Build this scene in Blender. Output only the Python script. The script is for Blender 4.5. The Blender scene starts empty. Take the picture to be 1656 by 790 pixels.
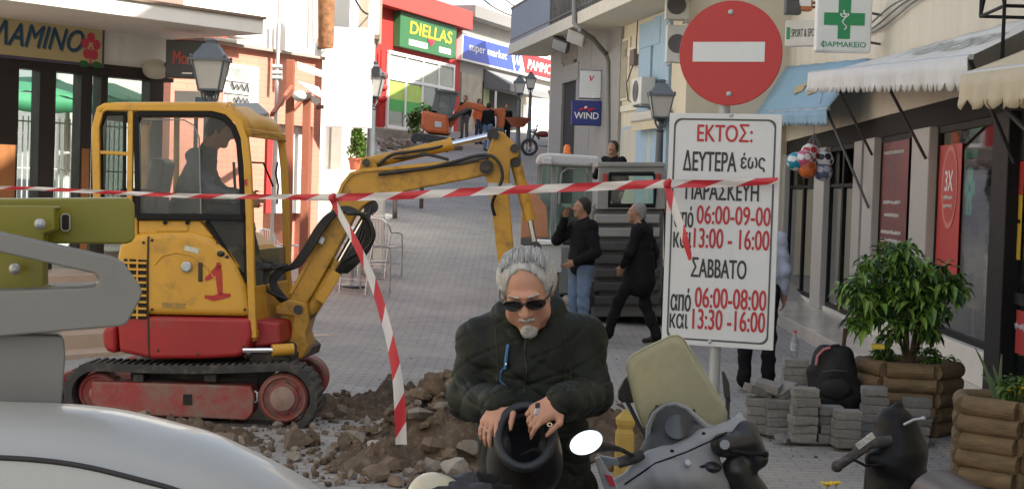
import bpy, bmesh, math, random
import numpy as np
from mathutils import Vector, Matrix, Euler
R = math.radians
random.seed(7)
SC = bpy.context.scene
COL = SC.collection
V = Vector
F_PX, CX, CY = 2500.0, 828.0, 395.0
CAM = V((0, 0, 1.80))
PITCH, ROLL = R(1.947), R(1.9)
_f = V((0, math.cos(PITCH), -math.sin(PITCH)))
_u0 = V((0, math.sin(PITCH), math.cos(PITCH)))
_r0 = V((1, 0, 0))
_r = _r0 * math.cos(ROLL) + _u0 * math.sin(ROLL)
_u = _u0 * math.cos(ROLL) - _r0 * math.sin(ROLL)
cd = bpy.data.cameras.new('camera')
cd.sensor_width = 36.0
cd.lens = 36.0 * F_PX / 1656.0
cd.clip_start = 0.05
cd.clip_end = 2000.0
cam = bpy.data.objects.new('camera', cd)
COL.objects.link(cam)
m = Matrix((( _r.x, _u.x, -_f.x, CAM.x), (_r.y, _u.y, -_f.y, CAM.y), (_r.z, _u.z, -_f.z, CAM.z), (0, 0, 0, 1)))
cam.matrix_world = m
SC.camera = cam
SUN_EL, SUN_AZ = R(41), R(125)         # azimuth measured clockwise from +Y: sun stands to the right and a little behind
w = bpy.data.worlds.new('World')
SC.world = w
w.use_nodes = True
nt = w.node_tree
sky = nt.nodes.new('ShaderNodeTexSky')
sky.sky_type = 'NISHITA'
sky.sun_disc = False
sky.sun_elevation = SUN_EL
sky.sun_rotation = SUN_AZ
sky.air_density = 1.0
sky.dust_density = 2.5
bg = nt.nodes['Background']
hz_ = nt.nodes.new('ShaderNodeHueSaturation'); hz_.inputs['Saturation'].default_value = .58      # hazy, whitish sky
nt.links.new(sky.outputs[0], hz_.inputs['Color']); nt.links.new(hz_.outputs[0], bg.inputs[0])
bg.inputs[1].default_value = 0.14
sl = bpy.data.lights.new('sun', 'SUN')
sl.energy = 5.0
sl.angle = R(0.5)
sl.color = (1.0, 0.95, 0.86)
sun = bpy.data.objects.new('sun', sl)
COL.objects.link(sun)
sdir = V((math.sin(SUN_AZ) * math.cos(SUN_EL), math.cos(SUN_AZ) * math.cos(SUN_EL), math.sin(SUN_EL)))
sun.rotation_euler = sdir.to_track_quat('Z', 'Y').to_euler()
sun.location = (30, -20, 40)
SC.view_settings.view_transform = 'Standard'
SC.view_settings.look = 'None'
SC.view_settings.gamma = 1.0
SC.view_settings.use_curve_mapping = False
SC.view_settings.exposure = 1.17
SC.cycles.max_bounces = 8
SC.cycles.transparent_max_bounces = 12
SC.cycles.caustics_reflective = False
SC.cycles.caustics_refractive = False
SC.cycles.use_denoising = True
def ray(px, py):
    return _f + _r * ((px - CX) / F_PX) + _u * ((CY - py) / F_PX)
def at(px, py, Y):
    d = ray(px, py)
    return CAM + d * (Y / d.y)
def at_z(px, py, z):
    d = ray(px, py)
    return CAM + d * ((z - CAM.z) / d.z)
def mpp(Y):
    return Y / F_PX
class Wall:
    """a vertical plane; s runs along it towards the right of someone facing it, o is the distance out of it"""
    def __init__(self, p0, p1):
        self.p0 = V((p0[0], p0[1], 0))
        self.d = (V((p1[0], p1[1], 0)) - self.p0)
        self.L = self.d.length
        self.d.normalize()
        self.n = V((self.d.y, -self.d.x, 0))
    def sz(self, px, py, o=0.0):
        d = ray(px, py)
        q = self.p0 + self.n * o
        t = (q - CAM).dot(self.n) / d.dot(self.n)
        h = CAM + d * t
        return (h - self.p0).dot(self.d), h.z
    def pt(self, s, z, o=0.0):
        return self.p0 + self.d * s + self.n * o + V((0, 0, z))
    def px(self, px, py, o=0.0):
        s, z = self.sz(px, py, o)
        return self.pt(s, z, o)
class MB:
    def __init__(self):
        self.v, self.f, self.fm, self.mi = [], [], [], 0
    def add(self, vs, fs):
        b = len(self.v)
        self.v += [tuple(p) for p in vs]
        for q in fs:
            self.f.append([b + i for i in q]); self.fm.append(self.mi)
        return self
    def hexa(self, p):            # 8 points: bottom ring 0-3, top ring 4-7
        return self.add(p, [(0, 3, 2, 1), (4, 5, 6, 7), (0, 1, 5, 4), (1, 2, 6, 5), (2, 3, 7, 6), (3, 0, 4, 7)])
    def box(self, x0, x1, y0, y1, z0, z1):
        return self.hexa([(x0, y0, z0), (x1, y0, z0), (x1, y1, z0), (x0, y1, z0), (x0, y0, z1), (x1, y0, z1), (x1, y1, z1), (x0, y1, z1)])
    def obox(self, c, ax, ay, az):   # centre and three half-axis vectors
        c, ax, ay, az = V(c), V(ax), V(ay), V(az)
        return self.hexa([c - ax - ay - az, c + ax - ay - az, c + ax + ay - az, c - ax + ay - az,
                          c - ax - ay + az, c + ax - ay + az, c + ax + ay + az, c - ax + ay + az])
    def wbox(self, W, s0, s1, z0, z1, o0, o1):
        if s1 < s0: s0, s1 = s1, s0
        if z1 < z0: z0, z1 = z1, z0
        return self.hexa([W.pt(s0, z0, o1), W.pt(s1, z0, o1), W.pt(s1, z0, o0), W.pt(s0, z0, o0),
                          W.pt(s0, z1, o1), W.pt(s1, z1, o1), W.pt(s1, z1, o0), W.pt(s0, z1, o0)])
    def prism(self, pts, ext):       # polygon (3D points) pushed along a vector
        n = len(pts); ext = V(ext)
        pts = [V(p) for p in pts]
        nn = V((0, 0, 0))
        for i in range(n):
            nn += pts[i].cross(pts[(i + 1) % n])
        if nn.dot(ext) > 0: pts = pts[::-1]
        fs = [list(range(n)), [n + i for i in range(n)][::-1]]
        for i in range(n):
            j = (i + 1) % n
            fs.append((i, n + i, n + j, j))
        return self.add(pts + [p + ext for p in pts], fs)
    def cyl(self, a, b, ra, rb=None, n=14, cap=True):
        a, b = V(a), V(b)
        if rb is None: rb = ra
        ax = (b - a).normalized()
        t = V((0, 0, 1)) if abs(ax.z) < 0.9 else V((1, 0, 0))
        u = ax.cross(t).normalized(); w_ = ax.cross(u)
        vs = []
        for c, r in ((a, ra), (b, rb)):
            for i in range(n):
                an = 2 * math.pi * i / n
                vs.append(c + (u * math.cos(an) + w_ * math.sin(an)) * r)
        fs = [(i, n + i, n + (i + 1) % n, (i + 1) % n)[::-1] for i in range(n)]
        if cap:
            fs.append(list(range(n))); fs.append([n + i for i in range(n)][::-1])
            fs[-1] = fs[-1]; fs[-2] = fs[-2]
        return self.add(vs, fs)
    def tube(self, pts, r, n=8, closed=False):
        pts = [V(p) for p in pts]
        N = len(pts)
        rr = r if isinstance(r, (list, tuple)) else [r] * N
        rings = []
        prev = None
        for i, p in enumerate(pts):
            if closed:
                tg = (pts[(i + 1) % N] - pts[i - 1])
            else:
                tg = pts[min(i + 1, N - 1)] - pts[max(i - 1, 0)]
            if tg.length < 1e-9: tg = V((0, 0, 1))
            tg.normalize()
            if prev is None:
                t = V((0, 0, 1)) if abs(tg.z) < 0.9 else V((1, 0, 0))
                u = tg.cross(t).normalized()
            else:
                u = (prev - tg * prev.dot(tg))
                u = u.normalized() if u.length > 1e-6 else tg.orthogonal().normalized()
            prev = u
            w_ = tg.cross(u)
            rings.append([p + (u * math.cos(2 * math.pi * k / n) + w_ * math.sin(2 * math.pi * k / n)) * rr[i] for k in range(n)])
        vs = [q for rg in rings for q in rg]
        fs = []
        for i in range(N if closed else N - 1):
            j = (i + 1) % N
            for k in range(n):
                k2 = (k + 1) % n
                fs.append((i * n + k, i * n + k2, j * n + k2, j * n + k))
        if not closed:
            fs.append([k for k in range(n)][::-1]); fs.append([(N - 1) * n + k for k in range(n)])
        return self.add(vs, fs)
    def beam(self, pts, wv, hw, closed=False):
        """bar of rectangular section along pts; wv = half-vector of the fixed side, hw = half width in the other direction"""
        pts = [V(p) for p in pts]; wv = V(wv); N = len(pts)
        rings = []
        for i, p in enumerate(pts):
            if closed: tg = (pts[(i + 1) % N] - pts[i]).normalized() + (pts[i] - pts[i - 1]).normalized()
            elif 0 < i < N - 1: tg = (pts[i + 1] - pts[i]).normalized() + (pts[i] - pts[i - 1]).normalized()
            else: tg = pts[min(i + 1, N - 1)] - pts[max(i - 1, 0)]
            tg.normalize()
            s = wv.cross(tg).normalized()
            if 0 < i < N - 1 or closed:
                c = (pts[i] - pts[i - 1]).normalized().dot(tg)
                s = s / max(c, 0.5)
            s = s * hw
            rings.append([p - wv - s, p + wv - s, p + wv + s, p - wv + s])
        vs = [q for rg in rings for q in rg]; fs = []
        for i in range(N if closed else N - 1):
            j = (i + 1) % N
            for k in range(4):
                k2 = (k + 1) % 4
                fs.append((i * 4 + k, i * 4 + k2, j * 4 + k2, j * 4 + k))
        if not closed:
            fs.append((3, 2, 1, 0)); fs.append(tuple((N - 1) * 4 + k for k in range(4)))
        return self.add(vs, fs)
    def lathe(self, c, prof, n=20, ax=(0, 0, 1), cap=True):
        """prof: list of (radius, height along ax)"""
        c = V(c); ax = V(ax).normalized()
        t = V((0, 0, 1)) if abs(ax.z) < 0.9 else V((1, 0, 0))
        u = ax.cross(t).normalized() if abs(ax.z) < 0.9 else V((1, 0, 0))
        w_ = ax.cross(u)
        vs = []
        for r, h in prof:
            for i in range(n):
                an = 2 * math.pi * i / n
                vs.append(c + ax * h + (u * math.cos(an) + w_ * math.sin(an)) * r)
        fs = []
        for j in range(len(prof) - 1):
            for i in range(n):
                i2 = (i + 1) % n
                fs.append((j * n + i, j * n + i2, (j + 1) * n + i2, (j + 1) * n + i))
        if cap:
            fs.append([i for i in range(n)][::-1]); fs.append([(len(prof) - 1) * n + i for i in range(n)])
        return self.add(vs, fs)
    def ball(self, c, r, nu=14, nv=9, rot=None):
        c = V(c); r = r if hasattr(r, '__len__') else (r, r, r)
        vs = []; fs = []
        for j in range(nv + 1):
            th = math.pi * j / nv
            for i in range(nu):
                ph = 2 * math.pi * i / nu
                p = V((r[0] * math.sin(th) * math.cos(ph), r[1] * math.sin(th) * math.sin(ph), -r[2] * math.cos(th)))
                if rot is not None: p = rot @ p
                vs.append(c + p)
        for j in range(nv):
            for i in range(nu):
                i2 = (i + 1) % nu
                fs.append((j * nu + i, j * nu + i2, (j + 1) * nu + i2, (j + 1) * nu + i))
        return self.add(vs, fs)
    def chunk(self, c, r, rg):
        i0 = len(self.v)
        self.ball(c, (r * rg.uniform(.8, 1.5), r * rg.uniform(.8, 1.2), r * rg.uniform(.5, .95)), 6, 4, rot=Matrix.Rotation(rg.uniform(0, 6), 3, V((rg.random(), rg.random(), 1))))
        for j in range(5):
            for i in range(6):
                k = i0 + j * 6 + (0 if j in (0, 4) else i); p = self.v[k]
                if j in (0, 4): 
                    if i: self.v[i0 + j * 6 + i] = self.v[i0 + j * 6]; 
                    continue
                self.v[k] = tuple(p[q] + (p[q] - c[q]) * rg.uniform(-.35, .25) for q in range(3))
        return self
    def quad(self, a, b, c, d):
        return self.add([a, b, c, d], [(0, 1, 2, 3)])
    def sheet(self, rows):           # rows of points
        nr, nc = len(rows), len(rows[0])
        vs = [p for r_ in rows for p in r_]
        fs = [(i * nc + j, i * nc + j + 1, (i + 1) * nc + j + 1, (i + 1) * nc + j) for i in range(nr - 1) for j in range(nc - 1)]
        return self.add(vs, fs)
    def build(self, name, mats, parent=None, bev=0, seg=2, smooth=None, solid=0, fix=True):
        me = bpy.data.meshes.new(name)
        me.from_pydata(self.v, [], self.f)
        mats = mats if isinstance(mats, (list, tuple)) else [mats]
        for mm in mats: me.materials.append(mm)
        if len(mats) > 1: me.polygons.foreach_set('material_index', self.fm)
        if fix:
            bm = bmesh.new(); bm.from_mesh(me)
            bmesh.ops.remove_doubles(bm, verts=bm.verts, dist=1e-5)
            bmesh.ops.recalc_face_normals(bm, faces=bm.faces)
            bm.to_mesh(me); bm.free()
        if smooth is not None:
            me.polygons.foreach_set('use_smooth', [True] * len(me.polygons))
            me.set_sharp_from_angle(angle=R(smooth))
        me.update()
        return link(name, me, parent, bev, seg, solid)
def link(name, me, parent=None, bev=0, seg=2, solid=0):
    o = bpy.data.objects.new(name, me)
    COL.objects.link(o)
    if parent is not None: adopt(o, parent)
    if solid:
        s = o.modifiers.new('solid', 'SOLIDIFY'); s.thickness = solid; s.offset = 0
    if bev:
        b = o.modifiers.new('bevel', 'BEVEL'); b.width = bev; b.segments = seg; b.limit_method = 'ANGLE'; b.angle_limit = R(35)
        b.harden_normals = False
    return o
def world_of(o):
    mw = o.matrix_basis.copy()
    while o.parent is not None:
        mw = o.parent.matrix_basis @ o.matrix_parent_inverse @ mw if o.parent.parent is None else o.matrix_parent_inverse @ mw
        o = o.parent
    return mw
def adopt(o, parent):
    """parent o without moving it; parents built here only ever carry a translation at this time"""
    o.parent = parent
    root = parent
    if parent.parent is None and parent.type == 'EMPTY':
        o.matrix_parent_inverse = Matrix.Translation(-parent.location)
def tag(o, label=None, cat=None, group=None, kind=None):
    if label: o['label'] = label
    if cat: o['category'] = cat
    if group: o['group'] = group
    if kind: o['kind'] = kind
    return o
def thing(name, label, cat, loc=(0, 0, 0), group=None):
    o = bpy.data.objects.new(name, None)
    o.empty_display_size = 0.2
    COL.objects.link(o)
    o.location = loc
    return tag(o, label, cat, group)
def copy_tree(o, parent=None):
    c = o.copy(); COL.objects.link(c)
    if parent is not None: c.parent = parent
    for ch in list(o.children): copy_tree(ch, c)
    return c
class SDF:
    def __init__(self): self.p = []
    def cap(self, a, b, ra, rb=None, k=.02, op='u', rip=None):
        a, b = np.array(a, float), np.array(b, float); rb = ra if rb is None else rb
        rm = max(ra, rb) + (rip[0] if rip else 0)
        lo = np.minimum(a, b) - rm; hi = np.maximum(a, b) + rm
        ab = b - a; L2 = max(ab @ ab, 1e-12); L = L2 ** .5
        def fn(x, y, z):
            t = np.clip(((x - a[0]) * ab[0] + (y - a[1]) * ab[1] + (z - a[2]) * ab[2]) / L2, 0, 1)
            r = ra + (rb - ra) * t
            if rip:
                r = r + rip[0] * np.sin(rip[1] * t * L + 1.6 * np.sin(14 * x + 9 * y + 11 * z) + rip[2])
            return np.sqrt((x - a[0] - ab[0] * t) ** 2 + (y - a[1] - ab[1] * t) ** 2 + (z - a[2] - ab[2] * t) ** 2) - r
        self.p.append((fn, lo, hi, op, k)); return self
    def ell(self, c, r, rot=None, k=.02, op='u'):
        c = np.array(c, float); r = np.array(r, float)
        M3 = np.array(rot.to_3x3() if rot is not None else Matrix.Identity(3)).T    # world -> local
        ext = np.sqrt((np.abs(M3.T) ** 2) @ (r ** 2)) if rot is not None else r
        def fn(x, y, z):
            X, Y, Z = x - c[0], y - c[1], z - c[2]
            if rot is not None:
                X, Y, Z = (M3[i, 0] * X + M3[i, 1] * Y + M3[i, 2] * Z for i in range(3))
            k0 = np.sqrt((X / r[0]) ** 2 + (Y / r[1]) ** 2 + (Z / r[2]) ** 2)
            k1 = np.sqrt((X / r[0] ** 2) ** 2 + (Y / r[1] ** 2) ** 2 + (Z / r[2] ** 2) ** 2) + 1e-9
            return k0 * (k0 - 1) / k1
        self.p.append((fn, c - ext, c + ext, op, k)); return self
    def box(self, c, h, rad=.01, rot=None, k=.02, op='u'):
        c = np.array(c, float); h = np.array(h, float)
        M3 = np.array(rot.to_3x3() if rot is not None else Matrix.Identity(3)).T
        ext = np.abs(M3.T) @ h
        hh = h - rad
        def fn(x, y, z):
            X, Y, Z = x - c[0], y - c[1], z - c[2]
            if rot is not None:
                X, Y, Z = (M3[i, 0] * X + M3[i, 1] * Y + M3[i, 2] * Z for i in range(3))
            qx, qy, qz = np.abs(X) - hh[0], np.abs(Y) - hh[1], np.abs(Z) - hh[2]
            return np.sqrt(np.maximum(qx, 0) ** 2 + np.maximum(qy, 0) ** 2 + np.maximum(qz, 0) ** 2) + np.minimum(np.maximum(qx, np.maximum(qy, qz)), 0) - rad
        self.p.append((fn, c - ext, c + ext, op, k)); return self
    def mesh(self, h, disp=None, relax=1):
        adds = [q for q in self.p if q[3] == 'u']
        lo = np.min([q[1] for q in adds], 0) - 3 * h - .01; hi = np.max([q[2] for q in adds], 0) + 3 * h + .01
        n = np.ceil((hi - lo) / h).astype(int) + 1
        ax = [lo[i] + h * np.arange(n[i]) for i in range(3)]
        D = np.full(n, 1.0, np.float32)
        for fn, l, u, op, k in self.p:
            mg = .03 + k + h
            i0 = np.clip(np.floor((l - mg - lo) / h).astype(int), 0, n - 1); i1 = np.clip(np.ceil((u + mg - lo) / h).astype(int) + 1, 1, n)
            if np.any(i1 <= i0): continue
            sl_ = tuple(slice(i0[i], i1[i]) for i in range(3))
            d = fn(ax[0][sl_[0]][:, None, None], ax[1][sl_[1]][None, :, None], ax[2][sl_[2]][None, None, :]).astype(np.float32)
            a = D[sl_]
            if op == 'u':
                hh = np.clip(.5 + .5 * (a - d) / k, 0, 1)
                D[sl_] = a * (1 - hh) + d * hh - k * hh * (1 - hh)
            else:
                d = -d
                hh = np.clip(.5 - .5 * (a - d) / k, 0, 1)
                D[sl_] = a * (1 - hh) + d * hh + k * hh * (1 - hh)
        if disp is not None:
            D += disp(ax[0][:, None, None], ax[1][None, :, None], ax[2][None, None, :]).astype(np.float32)
        S = D < 0
        c = np.zeros(n - 1, np.int8)
        for dx in (0, 1):
            for dy in (0, 1):
                for dz in (0, 1):
                    c += S[dx:n[0] - 1 + dx, dy:n[1] - 1 + dy, dz:n[2] - 1 + dz]
        act = np.argwhere((c > 0) & (c < 8))
        idx = -np.ones(n - 1, np.int64); idx[tuple(act.T)] = np.arange(len(act))
        acc = np.zeros((len(act), 3)); cnt = np.zeros(len(act))
        cor = [(x, y, z) for x in (0, 1) for y in (0, 1) for z in (0, 1)]
        val = {q: D[act[:, 0] + q[0], act[:, 1] + q[1], act[:, 2] + q[2]] for q in cor}
        for q in cor:
            for a_ in range(3):
                if q[a_] == 0:
                    p = list(q); p[a_] = 1; p = tuple(p)
                    v0, v1 = val[q], val[p]
                    cr = (v0 < 0) != (v1 < 0)
                    t = np.where(cr, v0 / np.where(cr, v0 - v1, 1), 0)
                    pos = np.tile(np.array(q, float), (len(act), 1)); pos[:, a_] += t
                    acc[cr] += pos[cr]; cnt[cr] += 1
        vs = lo + (act + acc / np.maximum(cnt, 1)[:, None]) * h
        fs = []
        for a_ in range(3):
            b_, c_ = (a_ + 1) % 3, (a_ + 2) % 3
            s0 = [slice(None)] * 3; s1 = [slice(None)] * 3
            s0[a_] = slice(0, n[a_] - 1); s1[a_] = slice(1, n[a_])
            ch = S[tuple(s0)] != S[tuple(s1)]
            e = np.argwhere(ch)
            e = e[(e[:, b_] > 0) & (e[:, c_] > 0) & (e[:, b_] < n[b_] - 1) & (e[:, c_] < n[c_] - 1)]
            def cell(db, dc):
                q = e.copy(); q[:, b_] += db; q[:, c_] += dc
                return idx[tuple(q.T)]
            qd = np.stack([cell(-1, -1), cell(0, -1), cell(0, 0), cell(-1, 0)], 1)
            flip = ~S[tuple(e.T)]
            qd[flip] = qd[flip][:, ::-1]
            fs.append(qd)
        fs = np.concatenate(fs)
        fs = fs[(fs >= 0).all(1)]
        for _ in range(relax):
            s = np.zeros_like(vs); k_ = np.zeros(len(vs))
            for i in range(4):
                for j in (1, 3):
                    np.add.at(s, fs[:, i], vs[fs[:, (i + j) % 4]]); np.add.at(k_, fs[:, i], 1)
            vs = vs * .5 + .5 * s / np.maximum(k_, 1)[:, None]
        return vs, fs
    def build(self, name, mat, parent=None, h=.01, disp=None, relax=1):
        vs, fs = self.mesh(h, disp, relax)
        me = bpy.data.meshes.new(name)
        me.from_pydata(vs.tolist(), [], fs.tolist())
        me.materials.append(mat)
        me.polygons.foreach_set('use_smooth', [True] * len(me.polygons))
        me.update()
        return link(name, me, parent)
LATIN = str.maketrans('ΑΒΕΗΙΚΜΝΟΡΤΥΧΖπκ', 'ABEHIKMNOPTYXZпк')      # glyphs of the same shape that fill cleanly
def letters(name, body, mat, parent, org, ux, uy, w_, h_, bold=0.0, shear=0.0, thick=.0015, keep=False):
    """text fitted into a box of w_ x h_ metres whose lower left corner is org, in the plane of ux, uy"""
    cu = bpy.data.curves.new(name, 'FONT')
    cu.body = body.translate(LATIN); cu.size = 1.0; cu.shear = shear
    cu.resolution_u = 4; cu.extrude = 0.0
    o = bpy.data.objects.new(name, cu); COL.objects.link(o)
    bpy.context.view_layer.update()
    me = bpy.data.meshes.new_from_object(o.evaluated_get(bpy.context.evaluated_depsgraph_get()))
    bpy.data.objects.remove(o); bpy.data.curves.remove(cu)
    co = np.array([v.co[:] for v in me.vertices])
    lo, hi = co.min(0), co.max(0)
    sx = w_ / max(hi[0] - lo[0], 1e-6); sy = h_ / max(hi[1] - lo[1], 1e-6)
    ux, uy, org = V(ux).normalized(), V(uy).normalized(), V(org)
    nn = ux.cross(uy)
    P = np.stack([(co[:, 0] - lo[0]) * sx, (co[:, 1] - lo[1]) * sy], 1)
    F = [list(p.vertices) for p in me.polygons]
    bpy.data.meshes.remove(me)
    b = MB(); k = bold * 1.25 * h_
    for j, (dx, dy) in enumerate(((0, 0), (-1, 0), (1, 0), (0, .6), (0, -.6)) if bold else ((0, 0),)):
        b.add([org + ux * (x + dx * k) + uy * (y + dy * k) + nn * (thick + .00012 * j) for x, y in P], F)
    return b.build(name, mat, parent, fix=False)
def scribble(mat, parent, org, ux, uy, w_, h_, seed=1, r=.09):
    """handwriting or print too small to read: an uneven running line"""
    rg = random.Random(seed); ux, uy, org = V(ux).normalized(), V(uy).normalized(), V(org); n = max(6, int(w_ / h_ * 3.2)); nn = ux.cross(uy) * .004
    b = MB(); b.tube([org + nn + ux * (w_ * (i + rg.uniform(-.2, .2)) / n) + uy * (h_ * (rg.uniform(0, .3) if i % 2 else rg.uniform(.6, 1))) for i in range(n + 1)], h_ * r, 5)
    return b.build('lettering', mat, parent, smooth=80)
MATS = {}
def M(name, col, rough=.6, metal=0., var=.12, scale=6., bump=0., bscale=40., spec=.5, dirt=None, rnd=0., coat=0., trans=0., stretch=None, alpha=None, sheen=0.):
    if name in MATS: return MATS[name]
    m = bpy.data.materials.new(name); m.use_nodes = True
    nt = m.node_tree; N = nt.nodes; L = nt.links
    b = N['Principled BSDF']
    tc = N.new('ShaderNodeTexCoord')
    src = tc.outputs['Object']
    if stretch:
        mp = N.new('ShaderNodeMapping'); mp.inputs['Scale'].default_value = stretch
        L.new(src, mp.inputs[0]); src = mp.outputs[0]
    nz = N.new('ShaderNodeTexNoise'); nz.inputs['Scale'].default_value = scale; nz.inputs['Detail'].default_value = 6; nz.inputs['Roughness'].default_value = .6
    L.new(src, nz.inputs['Vector'])
    mx = N.new('ShaderNodeMix'); mx.data_type = 'RGBA'
    c = list(col)
    mx.inputs[6].default_value = (*[max(0, x * (1 - var * 1.6)) for x in c], 1)
    mx.inputs[7].default_value = (*[min(1, x * (1 + var * 1.6)) for x in c], 1)
    L.new(nz.outputs[0], mx.inputs[0])
    out = mx.outputs[2]
    if dirt:
        dc, amt, ds = dirt
        n2 = N.new('ShaderNodeTexNoise'); n2.inputs['Scale'].default_value = ds; n2.inputs['Detail'].default_value = 8; n2.inputs['Roughness'].default_value = .7
        L.new(src, n2.inputs['Vector'])
        mr = N.new('ShaderNodeMapRange'); mr.inputs[1].default_value = .62 - amt * .3; mr.inputs[2].default_value = .78 - amt * .2
        mr.inputs[4].default_value = min(1, .4 + amt)
        L.new(n2.outputs[0], mr.inputs[0])
        m2 = N.new('ShaderNodeMix'); m2.data_type = 'RGBA'; m2.inputs[7].default_value = (*dc, 1)
        L.new(mr.outputs[0], m2.inputs[0]); L.new(out, m2.inputs[6]); out = m2.outputs[2]
    if rnd:
        oi = N.new('ShaderNodeObjectInfo')
        mr = N.new('ShaderNodeMapRange'); mr.inputs[3].default_value = 1 - rnd; mr.inputs[4].default_value = 1 + rnd
        L.new(oi.outputs['Random'], mr.inputs[0])
        hs = N.new('ShaderNodeHueSaturation'); L.new(mr.outputs[0], hs.inputs['Value']); L.new(out, hs.inputs['Color']); out = hs.outputs[0]
    L.new(out, b.inputs['Base Color'])
    b.inputs['Metallic'].default_value = metal
    b.inputs['Specular IOR Level'].default_value = spec
    if sheen:
        b.inputs['Sheen Weight'].default_value = sheen
    if coat:
        b.inputs['Coat Weight'].default_value = coat; b.inputs['Coat Roughness'].default_value = .08
    mr = N.new('ShaderNodeMapRange'); mr.inputs[3].default_value = max(.02, rough - .08); mr.inputs[4].default_value = min(1, rough + .08)
    L.new(nz.outputs[0], mr.inputs[0]); L.new(mr.outputs[0], b.inputs['Roughness'])
    if bump:
        n3 = N.new('ShaderNodeTexNoise'); n3.inputs['Scale'].default_value = bscale; n3.inputs['Detail'].default_value = 5
        L.new(src, n3.inputs['Vector'])
        bp = N.new('ShaderNodeBump'); bp.inputs['Strength'].default_value = bump; bp.inputs['Distance'].default_value = .02
        L.new(n3.outputs[0], bp.inputs['Height']); L.new(bp.outputs[0], b.inputs['Normal'])
    if trans: b.inputs['Transmission Weight'].default_value = trans
    MATS[name] = m
    return m
def glass(name, tint=(.8, .9, .88), op=.12, rough=.03, refl=1.0):
    """thin pane: mostly clear, mirrors more at a slant, a little dusty"""
    if name in MATS: return MATS[name]
    m = bpy.data.materials.new(name); m.use_nodes = True
    nt = m.node_tree; N = nt.nodes; L = nt.links
    for n in list(N):
        if n.type != 'OUTPUT_MATERIAL': N.remove(n)
    o = [n for n in N if n.type == 'OUTPUT_MATERIAL'][0]
    tr = N.new('ShaderNodeBsdfTransparent'); tr.inputs[0].default_value = (*tint, 1)
    df = N.new('ShaderNodeBsdfDiffuse'); df.inputs[0].default_value = (.42, .42, .4, 1)
    gl = N.new('ShaderNodeBsdfGlossy'); gl.inputs['Roughness'].default_value = rough
    tc = N.new('ShaderNodeTexCoord'); nz = N.new('ShaderNodeTexNoise'); nz.inputs['Scale'].default_value = 3; nz.inputs['Detail'].default_value = 6
    L.new(tc.outputs['Object'], nz.inputs['Vector'])
    mr = N.new('ShaderNodeMapRange'); mr.inputs[1].default_value = .3; mr.inputs[2].default_value = .8; mr.inputs[3].default_value = op * .4; mr.inputs[4].default_value = op * 1.6
    L.new(nz.outputs[0], mr.inputs[0])
    a = N.new('ShaderNodeMixShader'); L.new(mr.outputs[0], a.inputs[0]); L.new(tr.outputs[0], a.inputs[1]); L.new(df.outputs[0], a.inputs[2])
    fr = N.new('ShaderNodeFresnel'); fr.inputs[0].default_value = 1.5
    gm = N.new('ShaderNodeNewGeometry'); bk = N.new('ShaderNodeMath'); bk.operation = 'MULTIPLY_ADD'; bk.inputs[1].default_value = -refl; bk.inputs[2].default_value = refl; L.new(gm.outputs['Backfacing'], bk.inputs[0])
    mu = N.new('ShaderNodeMath'); mu.operation = 'MULTIPLY'; mu.use_clamp = True; L.new(bk.outputs[0], mu.inputs[1]); L.new(fr.outputs[0], mu.inputs[0])
    b = N.new('ShaderNodeMixShader'); L.new(mu.outputs[0], b.inputs[0]); L.new(a.outputs[0], b.inputs[1]); L.new(gl.outputs[0], b.inputs[2])
    L.new(b.outputs[0], o.inputs[0])
    MATS[name] = m
    return m
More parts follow.
